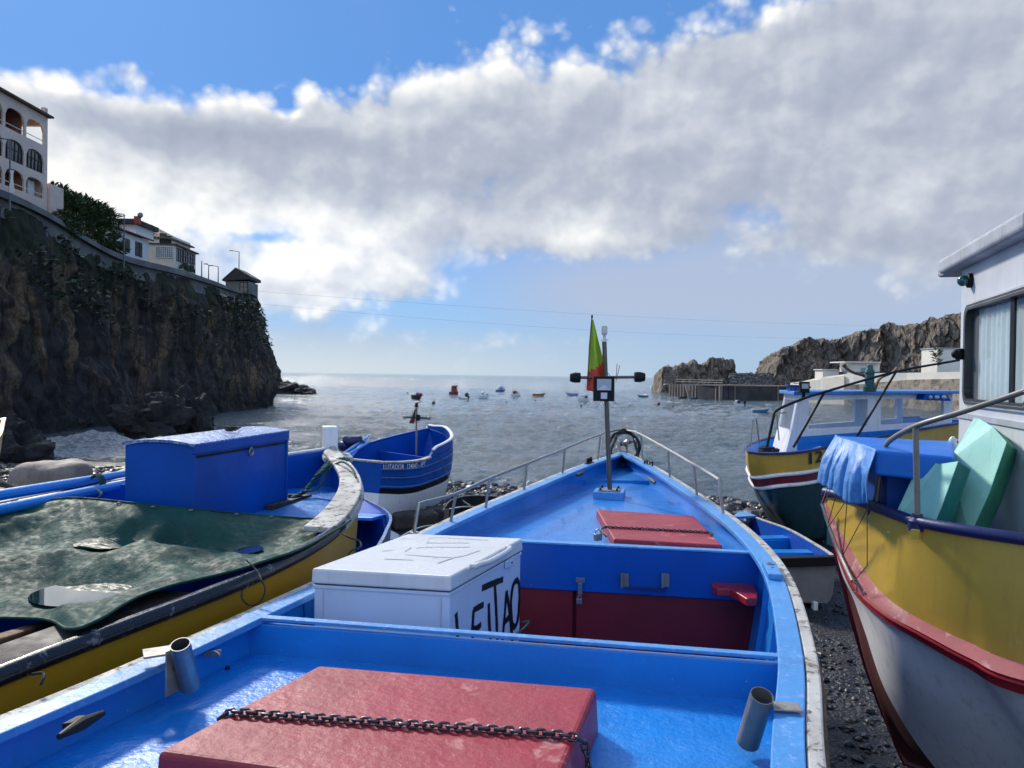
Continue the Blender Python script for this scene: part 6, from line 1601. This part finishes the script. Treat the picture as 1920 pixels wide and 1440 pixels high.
# rails of this boat
zr = lambda x, y, Y: P(x, y, Y)
pts = [zr(1438, 838, 12.85), zr(1450, 783, 12.85), zr(1457, 769, 12.9), zr(1500, 750, 13.2), zr(1546, 735, 13.6), zr(1680, 697, 14.9), zr(1800, 675, 16.0)]
mb = MB(); mb.tube(pts[:2] + curve(pts[1:], 30)[1:], .024, 8); mb.build('side_rail', M_black, b7)
for a_, b_ in (((1546, 735, 13.6), (1488, 838, 13.05)), ((1680, 697, 14.9), (1605, 822, 13.9))): mb = MB(); mb.tube([zr(*a_), zr(*b_)], .022, 8); mb.build('rail_post', M_black, b7)
mb = MB(); mb.tube([zr(1407, 838, 13.2), zr(1412, 787, 13.2), zr(1418, 785, 13.4), zr(1456, 776, 14.3), zr(1475, 773, 14.8)], .013, 7); mb.build('pulpit_rail', M_steel, b7)
for a_, b_ in (((1418, 786, 13.4), (1424, 833, 13.4)), ((1456, 776, 14.3), (1461, 826, 14.3))): mb = MB(); mb.tube([zr(*a_), zr(*b_)], .012, 7); mb.build('rail_post', M_steeld, b7)
rope([V((4.55 + .16 * math.cos(a), 13.55 + .2 * math.sin(a), 1.66 + .008 * a)) for a in [i * .7 for i in range(26)]], .022, 160, 'rope', 'dark rope heaped in the bow of the yellow and green boat', M_ropek)
# small white sloping fore hatch
mb = MB(); mb.hexa([V((5.0, 13.95, 1.5)), V((5.35, 13.75, 1.5)), V((5.9, 14.3, 1.5)), V((5.45, 14.9, 1.5))], [V((5.05, 14.0, 1.72)), V((5.35, 13.8, 1.62)), V((5.9, 14.3, 1.7)), V((5.45, 14.9, 2.0))]); mb.build('fore_hatch', M_wht, b7, bevel=.01)
# ================================================================ right boat: blunt bow towards the left
ST = V((2.45, 6.0, 0)); AX = V((.883, -.469, 0)).normalized(); SD = V((.469, .883, 0))    # aft, starboard
def mir(p):
    d = p - ST; l = d.dot(V((SD.x, SD.y, 0))); return V((p.x - 2 * l * SD.x, p.y - 2 * l * SD.y, p.z))
def off3(p, z): return V((p[0], p[1], z))
far = [(3.55, 3.62), (4.6, 2.75), (6.3, 1.7), (8.3, .75)]
G = [P(1548, 922, 6.0), P(1580, 930, 5.75), P(1620, 943, 5.4), P(1680, 965, 5.0), P(1720, 978, 4.78), P(1800, 993, 4.52), P(1920, 1011, 4.28)]
G += [V((x, y, G[-1].z + .01 * i)) for i, (x, y) in enumerate(far)]
Y1 = [P(1549, 941, 5.97), P(1577, 998, 5.7), P(1620, 1070, 5.3), P(1665, 1122, 4.95), P(1727, 1162, 4.72), P(1818, 1205, 4.45), P(1920, 1244, 4.22)]
Y1 += [V((x - .02, y - .03, Y1[-1].z - .01 * i)) for i, (x, y) in enumerate(far)]
Y2 = [P(1545, 945, 5.98), P(1566, 1020, 5.75), P(1600, 1094, 5.36), P(1655, 1146, 4.93), P(1727, 1186, 4.62), P(1818, 1234, 4.36), P(1920, 1276, 4.12)]
Y2 += [V((x - .05, y - .10, Y2[-1].z - .01 * i)) for i, (x, y) in enumerate(far)]
Y3 = [P(1547, 958, 5.98), P(1565, 1030, 5.78), P(1598, 1108, 5.38), P(1650, 1158, 4.95), P(1727, 1204, 4.64), P(1818, 1255, 4.38), P(1920, 1303, 4.14)]
Y3 += [V((x - .04, y - .09, Y3[-1].z - .01 * i)) for i, (x, y) in enumerate(far)]
Y4 = [p + V((.03, .045, -.004)) for p in Y3]; Y4[0] = Y3[0].copy()
M1 = [P(1566, 1018, 5.92), P(1580, 1080, 5.75), P(1612, 1128, 5.45), P(1672, 1240, 5.02), P(1775, 1330, 4.75), P(1900, 1400, 4.5), P(2010, 1470, 4.3)]
M1 += [V((x + .10, y + .12, M1[-1].z - .03 * i)) for i, (x, y) in enumerate(far)]
W = [P(1576, 1062, 5.9), P(1594, 1105, 5.78), P(1621, 1183, 5.6), P(1665, 1305, 5.33), P(1754, 1440, 5.2), P(1850, 1520, 5.05), P(1960, 1590, 4.9)]
W += [V((x + .38, y + .45, W[-1].z - .06 * i)) for i, (x, y) in enumerate(far)]
N1 = [P(1586, 1113, 5.88), P(1604, 1171, 5.82), P(1626, 1254, 5.72), P(1668, 1345, 5.65), P(1730, 1430, 5.6), P(1830, 1490, 5.4), P(1930, 1560, 5.3)]
N1 += [V((x + .62, y + .75, .42)) for i, (x, y) in enumerate(far)]
KK = [P(1600, 1160, 5.87), P(1626, 1250, 5.85), P(1653, 1324, 5.8), P(1696, 1428, 5.7), V((3.3, 5.45, .12)), V((3.7, 5.25, .06)), V((4.2, 5.05, .05)), V((4.9, 4.7, .05)), V((6.0, 4.1, .05)), V((7.4, 3.35, .1)), V((8.9, 2.5, .3))]
for q in (W, M1, N1):
    for p in q[:1]: pass
rails = [G, Y1, Y2, Y3, Y4, M1, W, N1, KK]
NT = 90
rc_ = [curve(r, NT) for r in rails]
b8 = thing('fishing_boat', (4.5, 4.6, 0), 'large yellow and white boat with red rubbing rail and grey wheelhouse at the right edge', 'boat')
def sub(i, j, n):  # n intermediate strips between rails i and j
    return [[lerp(a, b, k / n) for a, b in zip(rc_[i], rc_[j])] for k in range(n + 1)]
mats8 = [M_yel, M_pinkp, M_redp, M_wht, M_boot]
def side(mirror):
    f = (lambda p: mir(p)) if mirror else (lambda p: p)
    mb = MB()
    def strip(rs, mi, smooth=True):
        rs = [[f(p) for p in r] for r in rs]
        mb.grid(rs if mirror else [r[::-1] for r in rs], mi, smooth)
    # yellow bulwark
    strip(sub(0, 1, 3), 0)
    # white topsides with catmull across the rails
    rows = []
    n = 18
    for k in range(n + 1):
        rows.append([cr([rc_[4][i], rc_[5][i], rc_[6][i]], k / n) for i in range(NT)])
    strip(rows, 3)
    rows = [[cr([rc_[6][i], rc_[7][i], rc_[8][i]], k / 8) for i in range(NT)] for k in range(9)]
    strip(rows, 4)
    return mb
a = side(False); b = side(True)
o = len(a.v); a.v += b.v; a.f += [[i + o for i in f] for f in b.f]; a.m += b.m; a.s += b.s
a.build('hull', mats8, b8, recalc=False, angle=40)
for mirror in (False, True):
    f = mir if mirror else (lambda p: p)
    mb = MB(); rs = [[f(p) for p in rc_[k]] for k in (1, 2, 3, 4)]
    mb.grid([rs[0], rs[1]] if mirror else [rs[0][::-1], rs[1][::-1]], 0); 
    mid = [lerp(p, q, .5) + (p - q).cross(V((0, 0, 1))) * 0 for p, q in zip(rs[1], rs[2])]
    mb.grid([rs[1], mid, rs[2], rs[3]] if mirror else [r[::-1] for r in (rs[1], mid, rs[2], rs[3])], 1)
    mb.build('rubbing_rail', [M_pinkp, M_redp], b8, weld=True, recalc=False, angle=60)
    mb = MB(); mb.tube([f(lerp(p, q, .3)) for p, q in zip(rc_[2], rc_[3])], .012, 8); mb.build('rubbing_rail_edge', M_redp, b8)
    mb = MB(); mb.tube([f(p) for p in rc_[0]], .036, 12); mb.build('gunwale_rail', M_navy, b8)
# inner lining and deck
mb = MB()
for mirror in (False, True):
    f = mir if mirror else (lambda p: p)
    inn = [f(p) for p in rc_[0]]; ce = [ST + AX * (p - ST).dot(AX) for p in rc_[0]]
    top = [p + (V((c.x, c.y, p.z)) - p) * .03 for p, c in zip(inn, ce)]
    bot = [lerp(V((p.x, p.y, 1.72)), V((c.x, c.y, 1.72)), .16) for p, c in zip(inn, ce)]
    mb.grid([top, bot]); mb.grid([bot, [V((c.x, c.y, 1.73)) for c in ce]], 1)
M_teal = paint('dark_teal_paint', (.008, .07, .085), .5, .3, 2, bmp=.2)
mb.build('inner_bulwark', [M_teal, M_teal], b8)
mb = MB(); mb.tube([P(1548, 925, 6.0), P(1553, 960, 6.0), P(1567, 1020, 5.93), P(1577, 1062, 5.91), P(1590, 1113, 5.89), P(1602, 1162, 5.88), P(1628, 1250, 5.86), P(1655, 1324, 5.81), P(1698, 1428, 5.71), V((3.3, 5.45, .12))], .035, 8); mb.build('stem', M_maroon, b8)
# rail clamp sockets
for (x, y, Y) in ((1641, 950, 5.33), (1720, 976, 4.78)):
    p = P(x, y, Y); mb = MB(); mb.lathe(p + V((0, 0, -.03)), [(.052, -.03), (.054, .03), (.032, .05), (.03, .07)], 14); mb.build('rail_socket', M_navy, b8)
mb = MB(); p = P(1716, 1002, 4.72); mb.box(p, (.045, .012, .06), rz=-.6); mb.tube([p + V((.02, -.01, .03)), p + V((.025, -.02, -.04)), p + V((-.01, -.02, -.045))], .003, 5); mb.build('small_plate', M_yel, b8, bevel=.002)
# tubular rail
rl = [P(1641, 953, 5.34), P(1648, 900, 5.34), P(1656, 848, 5.34), P(1662, 833, 5.28), P(1680, 818, 5.1), P(1717, 799, 4.78), P(1760, 785, 4.6), P(1802, 773, 4.5), P(1920, 734, 4.25), P(2040, 690, 4.0), P(2200, 640, 3.6)]
mb = MB(); mb.tube(rl[:2] + curve(rl[2:], 34), .0175, 10); mb.build('hand_rail', M_steeld, b8)
mb = MB(); mb.tube([P(1720, 972, 4.77), P(1717, 803, 4.78)], .0185, 10); mb.build('rail_post', M_steeld, b8)
mb = MB(); mb.tube([P(1660, 838, 5.25), P(1636, 945, 5.40)], .006, 6); mb.build('rail_brace', M_steeld, b8)
# forward hold with a dark blue sheet on top
zt = [P(1574, 817, 5.75), P(1790, 827, 6.05), P(1790, 857, 4.95), P(1641, 844, 5.12)]
mb = MB(); lo = [V((p.x, p.y, p.z - .17)) for p in zt]; mb.hexa(lo, zt); mb.build('hold_cover', M_tarpd, b8, bevel=.02, seg=3)
c = sum(zt, V((0, 0, 0))) / 4
mb = MB(); q = [lerp(V((p.x, p.y, 0)), V((c.x + .12, c.y + .1, 0)), .3) for p in zt]; mb.hexa([p + V((0, 0, 1.75)) for p in q], [p + V((0, 0, zt[0].z - .175)) for p in q]); mb.build('hold_coaming', M_blued, b8)
# light blue tarpaulin hanging over the bow end of the hold
tp = [P(1566, 815, 5.78), P(1600, 826, 5.5), P(1643, 842, 5.08)]
hm = [P(1535, 903, 5.80), P(1548, 912, 5.6), P(1565, 920, 5.5), P(1585, 940, 5.3), P(1610, 945, 5.18), P(1632, 944, 5.1)]
rows = []
for i in range(73):
    t = i / 72; a_ = cr(tp, t); b_ = cr(hm, t); row = []
    fold = (abs(math.sin(t * 10 + 1.0)) ** .6 - .5) + .35 * (abs(math.sin(t * 23 + .4)) ** .5 - .5)
    nrm = V((-.75, -.62, 0))
    for j in range(31):
        s = j / 30; p = lerp(a_, b_, s) + nrm * (.05 * math.sin(s * 3.1) + .05 * fold * sstep(.05, .5, s) + .010 * noise.noise(V((t * 9, s * 3, 2))) + .006 * noise.noise(V((t * 26, s * 8, 2))))
        p += V((0, 0, .02 * noise.noise(V((t * 9, 0, 3))) * s)); row.append(p)
    rows.append(row)
mb = MB(); mb.grid(rows); 
tb = mb.build('tarpaulin', M_tarpb, recalc=False, angle=0); tb.modifiers.new('t', 'SOLIDIFY').thickness = .004
tag(tb, 'light blue tarpaulin hanging in folds over the bow of the right hand boat', 'tarpaulin')
# white boat pole lashed along the stem, with cords
mb = MB(); pth = [P(1540, 944, 5.88), P(1548, 968, 5.84), P(1562, 1008, 5.72), P(1575, 1040, 5.6), P(1598, 1090, 5.28)]
mb.tube(curve(pth, 20), .013, 8); pole = mb.build('pole', M_steel); tag(pole, 'thin white metal pole lashed along the red stem of the right hand boat', 'pole')
mb = MB(); q = P(1600, 1096, 5.24); mb.tube([q + V((.0, 0, .02)), q + V((.025, -.01, 0)), q + V((.02, -.01, -.045)), q + V((0, -.01, -.05))], .008, 6); hk = mb.build('hook', M_rust, pole)
for i, pts in enumerate((((1570, 920, 5.45), (1553, 980, 5.7)), ((1583, 944, 5.25), (1552, 990, 5.7)), ((1588, 944, 5.25), (1580, 1045, 5.45)), ((1632, 944, 5.1), (1580, 1042, 5.45)), ((1626, 946, 5.1), (1626, 1060, 5.05), (1602, 1090, 5.2)), ((1552, 915, 5.7), (1540, 944, 5.85)), ((1556, 918, 5.68), (1544, 948, 5.85)))):
    mb = MB(); mb.tube([P(*q) for q in pts], .0032, 5)
    tag(mb.build('cord', M_ropew if i > 4 else M_woodd), ['short cord nearest the bow under the light blue tarpaulin', 'slanting cord from the tarpaulin hem to the top of the pole', 'upright thin cord down the yellow bow', 'long slanting cord crossing the yellow bow to the lashed pole', 'knotted cord hanging from the rail socket down to the pole hook', 'leftmost pale cord holding the tarpaulin to the stem head', 'second pale cord beside the stem head'][i], 'cord', 'cords on the right hand bow')
# mint green foam boards leaning inside
def board(front, back_off, label, h):
    fr = [P(*q) for q in front]; ex = back_off
    r = thing('foam_board', fr[-1], label, 'foam board', 'foam boards in the right hand boat')
    mb = MB(); n = len(fr); mb.add(fr + [p + ex for p in fr], [tuple(range(n)), tuple(range(n, 2 * n))[::-1]] , 0, False)
    for i in range(n):
        j = (i + 1) % n; mb.add([fr[i], fr[j], fr[j] + ex, fr[i] + ex], [(3, 2, 1, 0)], 1, False)
    mb.build('board', [M_foam1, M_foam2] if h else [M_foam1, M_teal2], r, weld=True, bevel=.006); return r
M_teal2 = paint('dark_green_foam_side', (.012, .20, .17), .65, .3, 4, bmp=.3)
ex = P(1821, 882, 4.95) - P(1797, 866, 4.80)
board([(1727, 858, 5.08), (1744, 866, 5.02), (1760, 869, 4.97), (1775, 869, 4.92), (1797, 864, 4.80), (1770, 940, 4.78), (1745, 1000, 4.76), (1662, 1000, 5.06)], ex, 'smaller mint foam board with a notched top edge leaning inside the right hand boat', 0)
ex = P(1911, 846, 5.08) - P(1888, 829, 4.9)
board([(1826, 783, 5.35), (1838, 785, 5.3), (1862, 800, 5.1), (1888, 829, 4.9), (1855, 925, 4.88), (1818, 1005, 4.86), (1745, 1005, 5.28), (1778, 862, 5.32)], ex, 'larger mint foam board with green rounded top leaning against the grey wheelhouse', 1)
mb = MB(); q = [P(*v) for v in ((1826, 783, 5.345), (1862, 800, 5.095), (1888, 829, 4.895), (1884, 838, 4.89), (1866, 812, 5.05), (1834, 794, 5.3), (1792, 862, 5.27), (1778, 862, 5.315))]
# ---- wheelhouse
wd = V((-.3, -1, 0)).normalized(); c0 = V((3.73, 6.4, 0)); wn = V((-1, .3, 0)).normalized()
def PW(x, y, off=0): return PP(x, y, c0, wn) + wn * off
def zat(x, y): return PW(x, y).z
c1 = c0 + wd * 1.85
zr0 = PW(1808, 511).z
wi = V((.957, -.29, 0)) * 2.4
mb = MB(); 
pts = [PW(1806, 511), PW(1806, 1010), PW(1960, 1130)]
# wall with a rounded window opening: frame of quads around it
win = [(1820, 585), (1826, 574), (1920, 536), (2140, 448), (2140, 772), (1818, 753), (1813, 742)]
zb_ = 1.32
def wv(x, y): return PW(x, y)
top_l, top_r = PW(1806, 500), c1 + V((0, 0, zr0 + .1))
wx = lambda p: (p - c0).dot(wd)
mb2 = MB()
wl = [PW(*q) for q in win]
sl_, sr_ = wx(wl[0]), wx(wl[3])
ztop, zbot = PW(1830, 574).z, PW(1820, 753).z
def wq(s0, s1, za, zb, th=.06, off=0):
    a_, b_ = c0 + wd * s0 + wn * off, c0 + wd * s1 + wn * off; n_ = -wn * th
    mb2.hexa([a_ + V((0, 0, za)), b_ + V((0, 0, za)), b_ + n_ + V((0, 0, za)), a_ + n_ + V((0, 0, za))], [a_ + V((0, 0, zb)), b_ + V((0, 0, zb)), b_ + n_ + V((0, 0, zb)), a_ + n_ + V((0, 0, zb))])
s_w0 = wx(PW(1813, 700)); s_w1 = 1.68; Hc = PW(1808, 505).z
wq(0, 1.85, zb_, zbot); wq(0, s_w0, zbot, ztop); wq(0, 1.85, ztop, Hc); wq(s_w1, 1.85, zbot, ztop)
wb = mb2.build('wheelhouse_wall', M_cabin, b8, bevel=.0)
mb = MB(); a_ = c0.copy(); b_ = c0 + wi
for (p, q) in ((c0 + wn * -.001, c0 + wi), (c1 + wi, c1), (c0 + wi, c1 + wi)):
    d = (q - p).normalized(); n_ = V((d.y, -d.x, 0)) * .06
    mb.hexa([p + V((0, 0, zb_)), q + V((0, 0, zb_)), q + n_ + V((0, 0, zb_)), p + n_ + V((0, 0, zb_))], [p + V((0, 0, Hc)), q + V((0, 0, Hc)), q + n_ + V((0, 0, Hc)), p + n_ + V((0, 0, Hc))])
mb.build('wheelhouse_back_walls', M_cabin, b8)
# window frame: outer black, inner grey, two curtained panes
def rounded(s0, s1, za, zb, r, n=6):
    pts = []
    for (cx, cz, a0) in ((s0 + r, zb - r, math.pi / 2), (s0 + r, za + r, math.pi), (s1 - r, za + r, 1.5 * math.pi), (s1 - r, zb - r, 0)):
        for k in range(n + 1):
            a = a0 + math.pi / 2 * k / n; pts.append(c0 + wd * (cx + r * math.cos(a)) + V((0, 0, cz + r * math.sin(a))))
    return pts
fr_o = rounded(s_w0 - .02, s_w1 + .02, zbot - .02, ztop + .02, .10); fr_i = rounded(s_w0 + .03, s_w1 - .03, zbot + .02, ztop - .02, .08)
mb = MB(); mb.grid([[p + wn * .02 for p in fr_i], [p + wn * .028 for p in fr_i], [p + wn * .028 for p in fr_o], [p + wn * -.002 for p in fr_o]], closeu=True, smooth=False); mb.grid([[p + wn * .02 for p in fr_i], [p - wn * .07 for p in fr_i]], closeu=True, smooth=False)
wf = mb.build('window', paint('dark_window_rubber', (.02, .022, .028), .45, .2, 4), b8, angle=30)
fo2 = rounded(s_w0 - .035, s_w1 + .035, zbot - .035, ztop + .035, .115)
mb = MB(); mb.grid([[p + wn * .0285 for p in rounded(s_w0 - .0, s_w1, zbot, ztop, .10)], [p + wn * .022 for p in fo2], [p - wn * .0 for p in fo2]], closeu=True, smooth=False); mb.build('window_trim', M_cabr, wf, angle=30)
xs_ = [s_w0 + .03, wx(PW(1897, 600)), s_w1 - .03]
mb = MB(); p = c0 + wd * xs_[1]; mb.box(p + V((0, 0, (ztop + zbot) / 2)) - wn * .01, (.022, .03, ztop - zbot), rz=.29); mb.build('mullion', bpy.data.materials['dark_window_rubber'], wf)
# curtain just behind the glass
mb = MB(); rows = []
for i in range(81):
    s = lerp(s_w0 + .10, s_w1, i / 80); q = c0 + wd * s - wn * (.06 + .012 * math.sin(i * .9) + .01 * noise.noise(V((s * 5, 0, 0)))); rows.append([q + V((0, 0, zbot - .05)), q + V((0, 0, ztop + .05))])
mb.grid(rows); mb.build('curtain', paint('pale_aqua_curtain', (.62, .76, .76), .85, .2, 6, stretch=(1, 1, .3), bmp=.3, bscale=20, wear=.15, wearc=(.45, .6, .62)), b8)
mb = MB(); q = c0 - wn * .03
mb.hexa([q + wd * s_w0 + V((0, 0, zbot)), q + wd * s_w1 + V((0, 0, zbot)), q + wd * s_w1 - wn * .006 + V((0, 0, zbot)), q + wd * s_w0 - wn * .006 + V((0, 0, zbot))], [q + wd * s_w0 + V((0, 0, ztop)), q + wd * s_w1 + V((0, 0, ztop)), q + wd * s_w1 - wn * .006 + V((0, 0, ztop)), q + wd * s_w0 - wn * .006 + V((0, 0, ztop))])
mb.build('pane', glassy('clear_glass', (.5, .56, .58), .16, .03), wf)
mb = MB(); q = PW(1813, 664, .05); mb.box(q, (.05, .05, .09), rz=.29); mb.ball(q + wn * .03, .035, 8, 10); mb.build('window_catch', M_black, wf, bevel=.006)
# sill trim under the window
mb2 = MB(); wq(-.005, 1.85, zbot - .14, zbot - .10, .02, off=.015); mb2.build('wall_moulding', M_cabr, b8)
# roof with rounded overhanging visor
rt0 = PW(1806, 470).z
mb = MB(); ov = .12; z0_ = Hc + .002
q = [c0 + wn * ov - wd * .28, c1 + wn * ov, c1 + wi, c0 + wi - wd * .28]
mb.hexa([p + V((0, 0, z0_)) for p in q], [p + V((0, 0, z0_ + .13)) for p in q]); rf = mb.build('wheelhouse_roof', M_cabr, b8, bevel=.035, seg=4)
mb = MB(); q = [c0 + wn * .09 - wd * .45, c0 + wn * .09 - wd * .2, c0 + wi * .5 - wd * .2, c0 + wi * .5 - wd * .45]; mb.hexa([p + V((0, 0, z0_ - .005)) for p in q], [p + V((0, 0, z0_ + .155)) for p in [lerp(a, b, .12) for a, b in zip(q, q[1:] + q[:1])]]); mb.build('roof_visor', M_cabr, rf, bevel=.03, seg=4)
# green side light in a dark housing
q = PW(1822, 526, .0)
mb = MB(); Mw = Matrix((wd, V((0, 0, 1)), wn)).transposed(); mb.lathe(q, [(.058, 0), (.058, .03), (.05, .035), (0, .035)], 20, M=Mw); ln = mb.build('side_light', M_black, b8, bevel=.003)
mb = MB(); mb.ball(q + wn * .06 , (.045, .045, .045), 10, 16); mb.lathe(q, [(.04, .03), (.04, .06), (0, .06)], 16, M=Mw); mb.build('lens', M_lensg, ln)
mb = MB(); mb.ball(P(1788, 838, 5.9), (.035, .035, .05), 8, 10, .3, 3); mb.ball(P(1786, 828, 5.9), (.028, .028, .04), 8, 10, .3, 3); mb.build('white_knot', M_wht, b8)
# ================================================================ moored boats, placed on the water by their waterline pixel
def on_sea(px, py): 
    p = PZ(px, py, SEA + .05); return p
def moored(px, py, wpx, heading, hull_m, in_m, label, name='moored_boat', cabin=None, motor=False, cat='boat', beam=.36, free=.55, stripe=None, extra=None):
    c = on_sea(px, py); Ln = wpx * c.y / F / max(.35, abs(math.cos(heading))); ux = V((math.cos(heading), math.sin(heading), 0)); uy = V((-ux.y, ux.x, 0))
    Ln = min(Ln * .9, 7); bm = Ln * beam
    W_ = lambda x, y, z: c + ux * x * Ln + uy * y * bm + V((0, 0, z))
    f = free
    H = Hull([W_(-.5, .40, f * .9), W_(-.2, .5, f * .85), W_(.2, .42, f), W_(.5, 0, f * 1.35)], [W_(-.5, -.40, f * .9), W_(-.2, -.5, f * .85), W_(.2, -.42, f), W_(.5, 0, f * 1.35)],
             [W_(-.48, 0, -.3), W_(-.2, 0, -.35), W_(.2, 0, -.3), W_(.5, 0, f * 1.35)], nt=18, m=.5, n=1.2, avals=[0, .3, .5, .7, .85, 1], th=.06)
    r = thing(name, c, label, cat, 'boats moored in the bay')
    H.shell('hull', r, [hull_m, in_m, stripe or hull_m], lambda a, s, t: 2 if a > .85 else 0, 1)
    if cabin:
        m_, x0, x1, h = cabin; mb = MB(); mb.hexa([W_(x0, -.28, f * .5), W_(x1, -.25, f * .5), W_(x1, .25, f * .5), W_(x0, .28, f * .5)], [W_(x0 + .02, -.24, f + h), W_(x1 - .08, -.2, f + h), W_(x1 - .08, .2, f + h), W_(x0 + .02, .24, f + h)]); cb = mb.build('cabin', m_, r, bevel=.06)
        mb = MB(); mb.hexa([W_(x0 + .03, -.262, f + h * .45), W_(x1 - .07, -.24, f + h * .45), W_(x1 - .07, -.2, f + h * .45), W_(x0 + .03, -.2, f + h * .45)], [W_(x0 + .04, -.252, f + h * .8), W_(x1 - .09, -.22, f + h * .8), W_(x1 - .09, -.2, f + h * .8), W_(x0 + .04, -.2, f + h * .8)]); mb.build('window', M_glassd, cb)
    else:
        for x in (-.15, .15): mb = MB(); mb.beam(W_(x, -.4, f * .6), W_(x, .4, f * .6), .25, .05); mb.build('thwart', in_m, r)
    if motor:
        mb = MB(); q = W_(-.54, 0, f * 1.25); mb.box(q, (.35, .3, .45), rz=heading); mb.box(q - V((0, 0, .6)), (.14, .1, .8), rz=heading); mb.build('outboard_motor', M_black, r, bevel=.05)
    if extra:
        for (x, y, z, s, m_) in extra: mb = MB(); mb.ball(W_(x, y, z), s, 6, 9, .3, 2, seed=x * 9); mb.build('gear', m_, r)
    return r
M_mw = paint('moored_white', (.72, .74, .74), .5, .1, 1, bmp=0); M_mo = paint('moored_ochre', (.50, .27, .06), .5, .2, 1, bmp=0); M_mr = paint('moored_red', (.28, .035, .035), .5, .2, 1, bmp=0); M_mb = paint('moored_blue', (.02, .10, .38), .5, .2, 1, bmp=0)
M_mk = paint('moored_dark', (.02, .025, .035), .5, .2, 1, bmp=0); M_ml = paint('moored_pale_blue', (.25, .36, .62), .5, .2, 1, bmp=0); M_mt = paint('moored_teal', (.02, .16, .24), .5, .2, 1, bmp=0)
moored(782, 748, 21, -.75, M_mk, M_mb, 'dark blue and red open boat, leftmost of the moored boats', free=.8, extra=[(.32, 0, .7, .45, M_mr), (.15, -.2, .9, .4, M_mb)])
moored(853, 739, 14, 1.15, M_mr, M_mw, 'small red boat with a red cabin and white hull patch out in the bay', cabin=(M_mr, -.3, .15, 1.3), free=.7, stripe=M_mr, extra=[(.3, .1, 1.9, .3, M_mw)])
moored(868, 749, 22, 3.0, M_mw, M_mk, 'low white boat with a black outboard motor near the red cabin boat', motor=True, free=.35, extra=[(-.35, 0, .9, .38, M_mk)])
moored(907, 747, 22, .1, M_mw, M_mw, 'white open boat with a small white hood, midway across the bay', free=.55, extra=[(-.1, 0, 1.0, .35, M_mw), (.3, 0, .8, .3, M_mw)])
moored(939, 734, 22, .2, M_mb, M_mw, 'distant boat with pale covers and dark blue hull', free=.5, extra=[(0, 0, 1.0, .6, M_ml), (-.25, 0, .8, .4, M_mw), (.2, 0, 1.0, .4, M_mw)])
moored(966, 743, 22, 3.2, M_mw, M_mr, 'white boat with reddish gear heaped inside', free=.5, extra=[(.1, 0, .9, .4, M_mr), (-.2, 0, .8, .35, M_mw), (-.05, .1, 1.0, .3, M_mr)])
moored(1011, 743, 28, .12, M_mo, M_mk, 'ochre open boat with its bow raised to the right', free=.6, stripe=M_mk)
moored(1072, 742, 26, 3.1, M_ml, M_mk, 'pale blue open boat to the left of the middle mast', free=.6)
moored(1096, 752, 23, .6, M_mw, M_mw, 'white boat heaped with white fenders just left of the middle mast', free=.6, extra=[(0, 0, 1.0, .4, M_mw), (.2, .1, .9, .35, M_mw), (-.2, 0, 1.0, .35, M_mw), (.05, -.2, .8, .3, M_mk)])
moored(1205, 744, 23, 3.1, M_mt, M_mk, 'flat dark teal boat between the mast and the sea stack', free=.35)
moored(1281, 747, 19, .05, M_mk, M_mk, 'flat dark boat under the seaward end of the pier', free=.4)
moored(1302, 748.5, 18, .1, M_mk, M_mb, 'flat navy boat by the pier fins', free=.4, stripe=M_mb)
moored(1385, 763, 20, 2.6, M_mw, M_mk, 'white boat with dark engine parts in front of the dark pier', free=.6, motor=True, extra=[(0, 0, .9, .3, M_mk), (.2, 0, .8, .3, M_mw)])
moored(1427, 774, 36, .06, M_mt, M_mt, 'teal and blue rowing boat with a pale bow fender near the yellow and green boat', free=.42, stripe=M_mb, extra=[(-.48, 0, .35, .2, M_mw)])
B_ = [(813, 757, .3, 'dark', 'large dark mooring buoy left of the middle of the bay'), (950, 754, .13, 'dark', 'small dark buoy below the reddish boat'), (1004, 751, .11, 'dark', 'tiny dark buoy under the ochre boat'), (809, 769, .12, 'dark', 'little dark float below the large dark buoy'),
      (1090, 761, .16, 'dark', 'dark buoy left of the floodlight'), (1118, 762, .16, 'white', 'pale buoy hidden under the floodlight mast'), (1181, 760, .24, 'white', 'white buoy right of the middle mast'), (1175, 765, .14, 'white', 'small low white float beside the white buoy'),
      (1235, 758, .26, 'red', 'white and red buoy below the sea stack'), (1262, 762, .14, 'dark', 'small dark buoy between the two pale buoys'), (1294, 764, .2, 'white', 'white buoy with a dark patch below the pier end'), (1267, 754, .12, 'white', 'tiny white buoy under the pier end'), (1440, 775.5, .14, 'red', 'pink fender buoy on the water by the teal rowing boat'), (764, 737.5, .14, 'dark', 'tiny dark float left of the moored boats')]
for (px, py, r_, c_, lb_) in B_:
    c = on_sea(px, py); mb = MB(); mb.ball(c + V((0, 0, r_ * .4)), r_ * .8 * c.y / 100, 8, 12, mi=0); 
    rb = thing('buoy', c, lb_, 'buoy', 'buoys in the bay'); mb.build('float', {'dark': M_mk, 'white': M_mw, 'red': M_mr}[c_], rb)
    mb = MB(); mb.tube([c + V((0, 0, r_ * c.y / 100 * 1.1)), c + V((0, 0, r_ * c.y / 100 * 1.6))], .04, 5); mb.build('ring', M_pole, rb)
# two people on the pier are only dots: thin upright figures
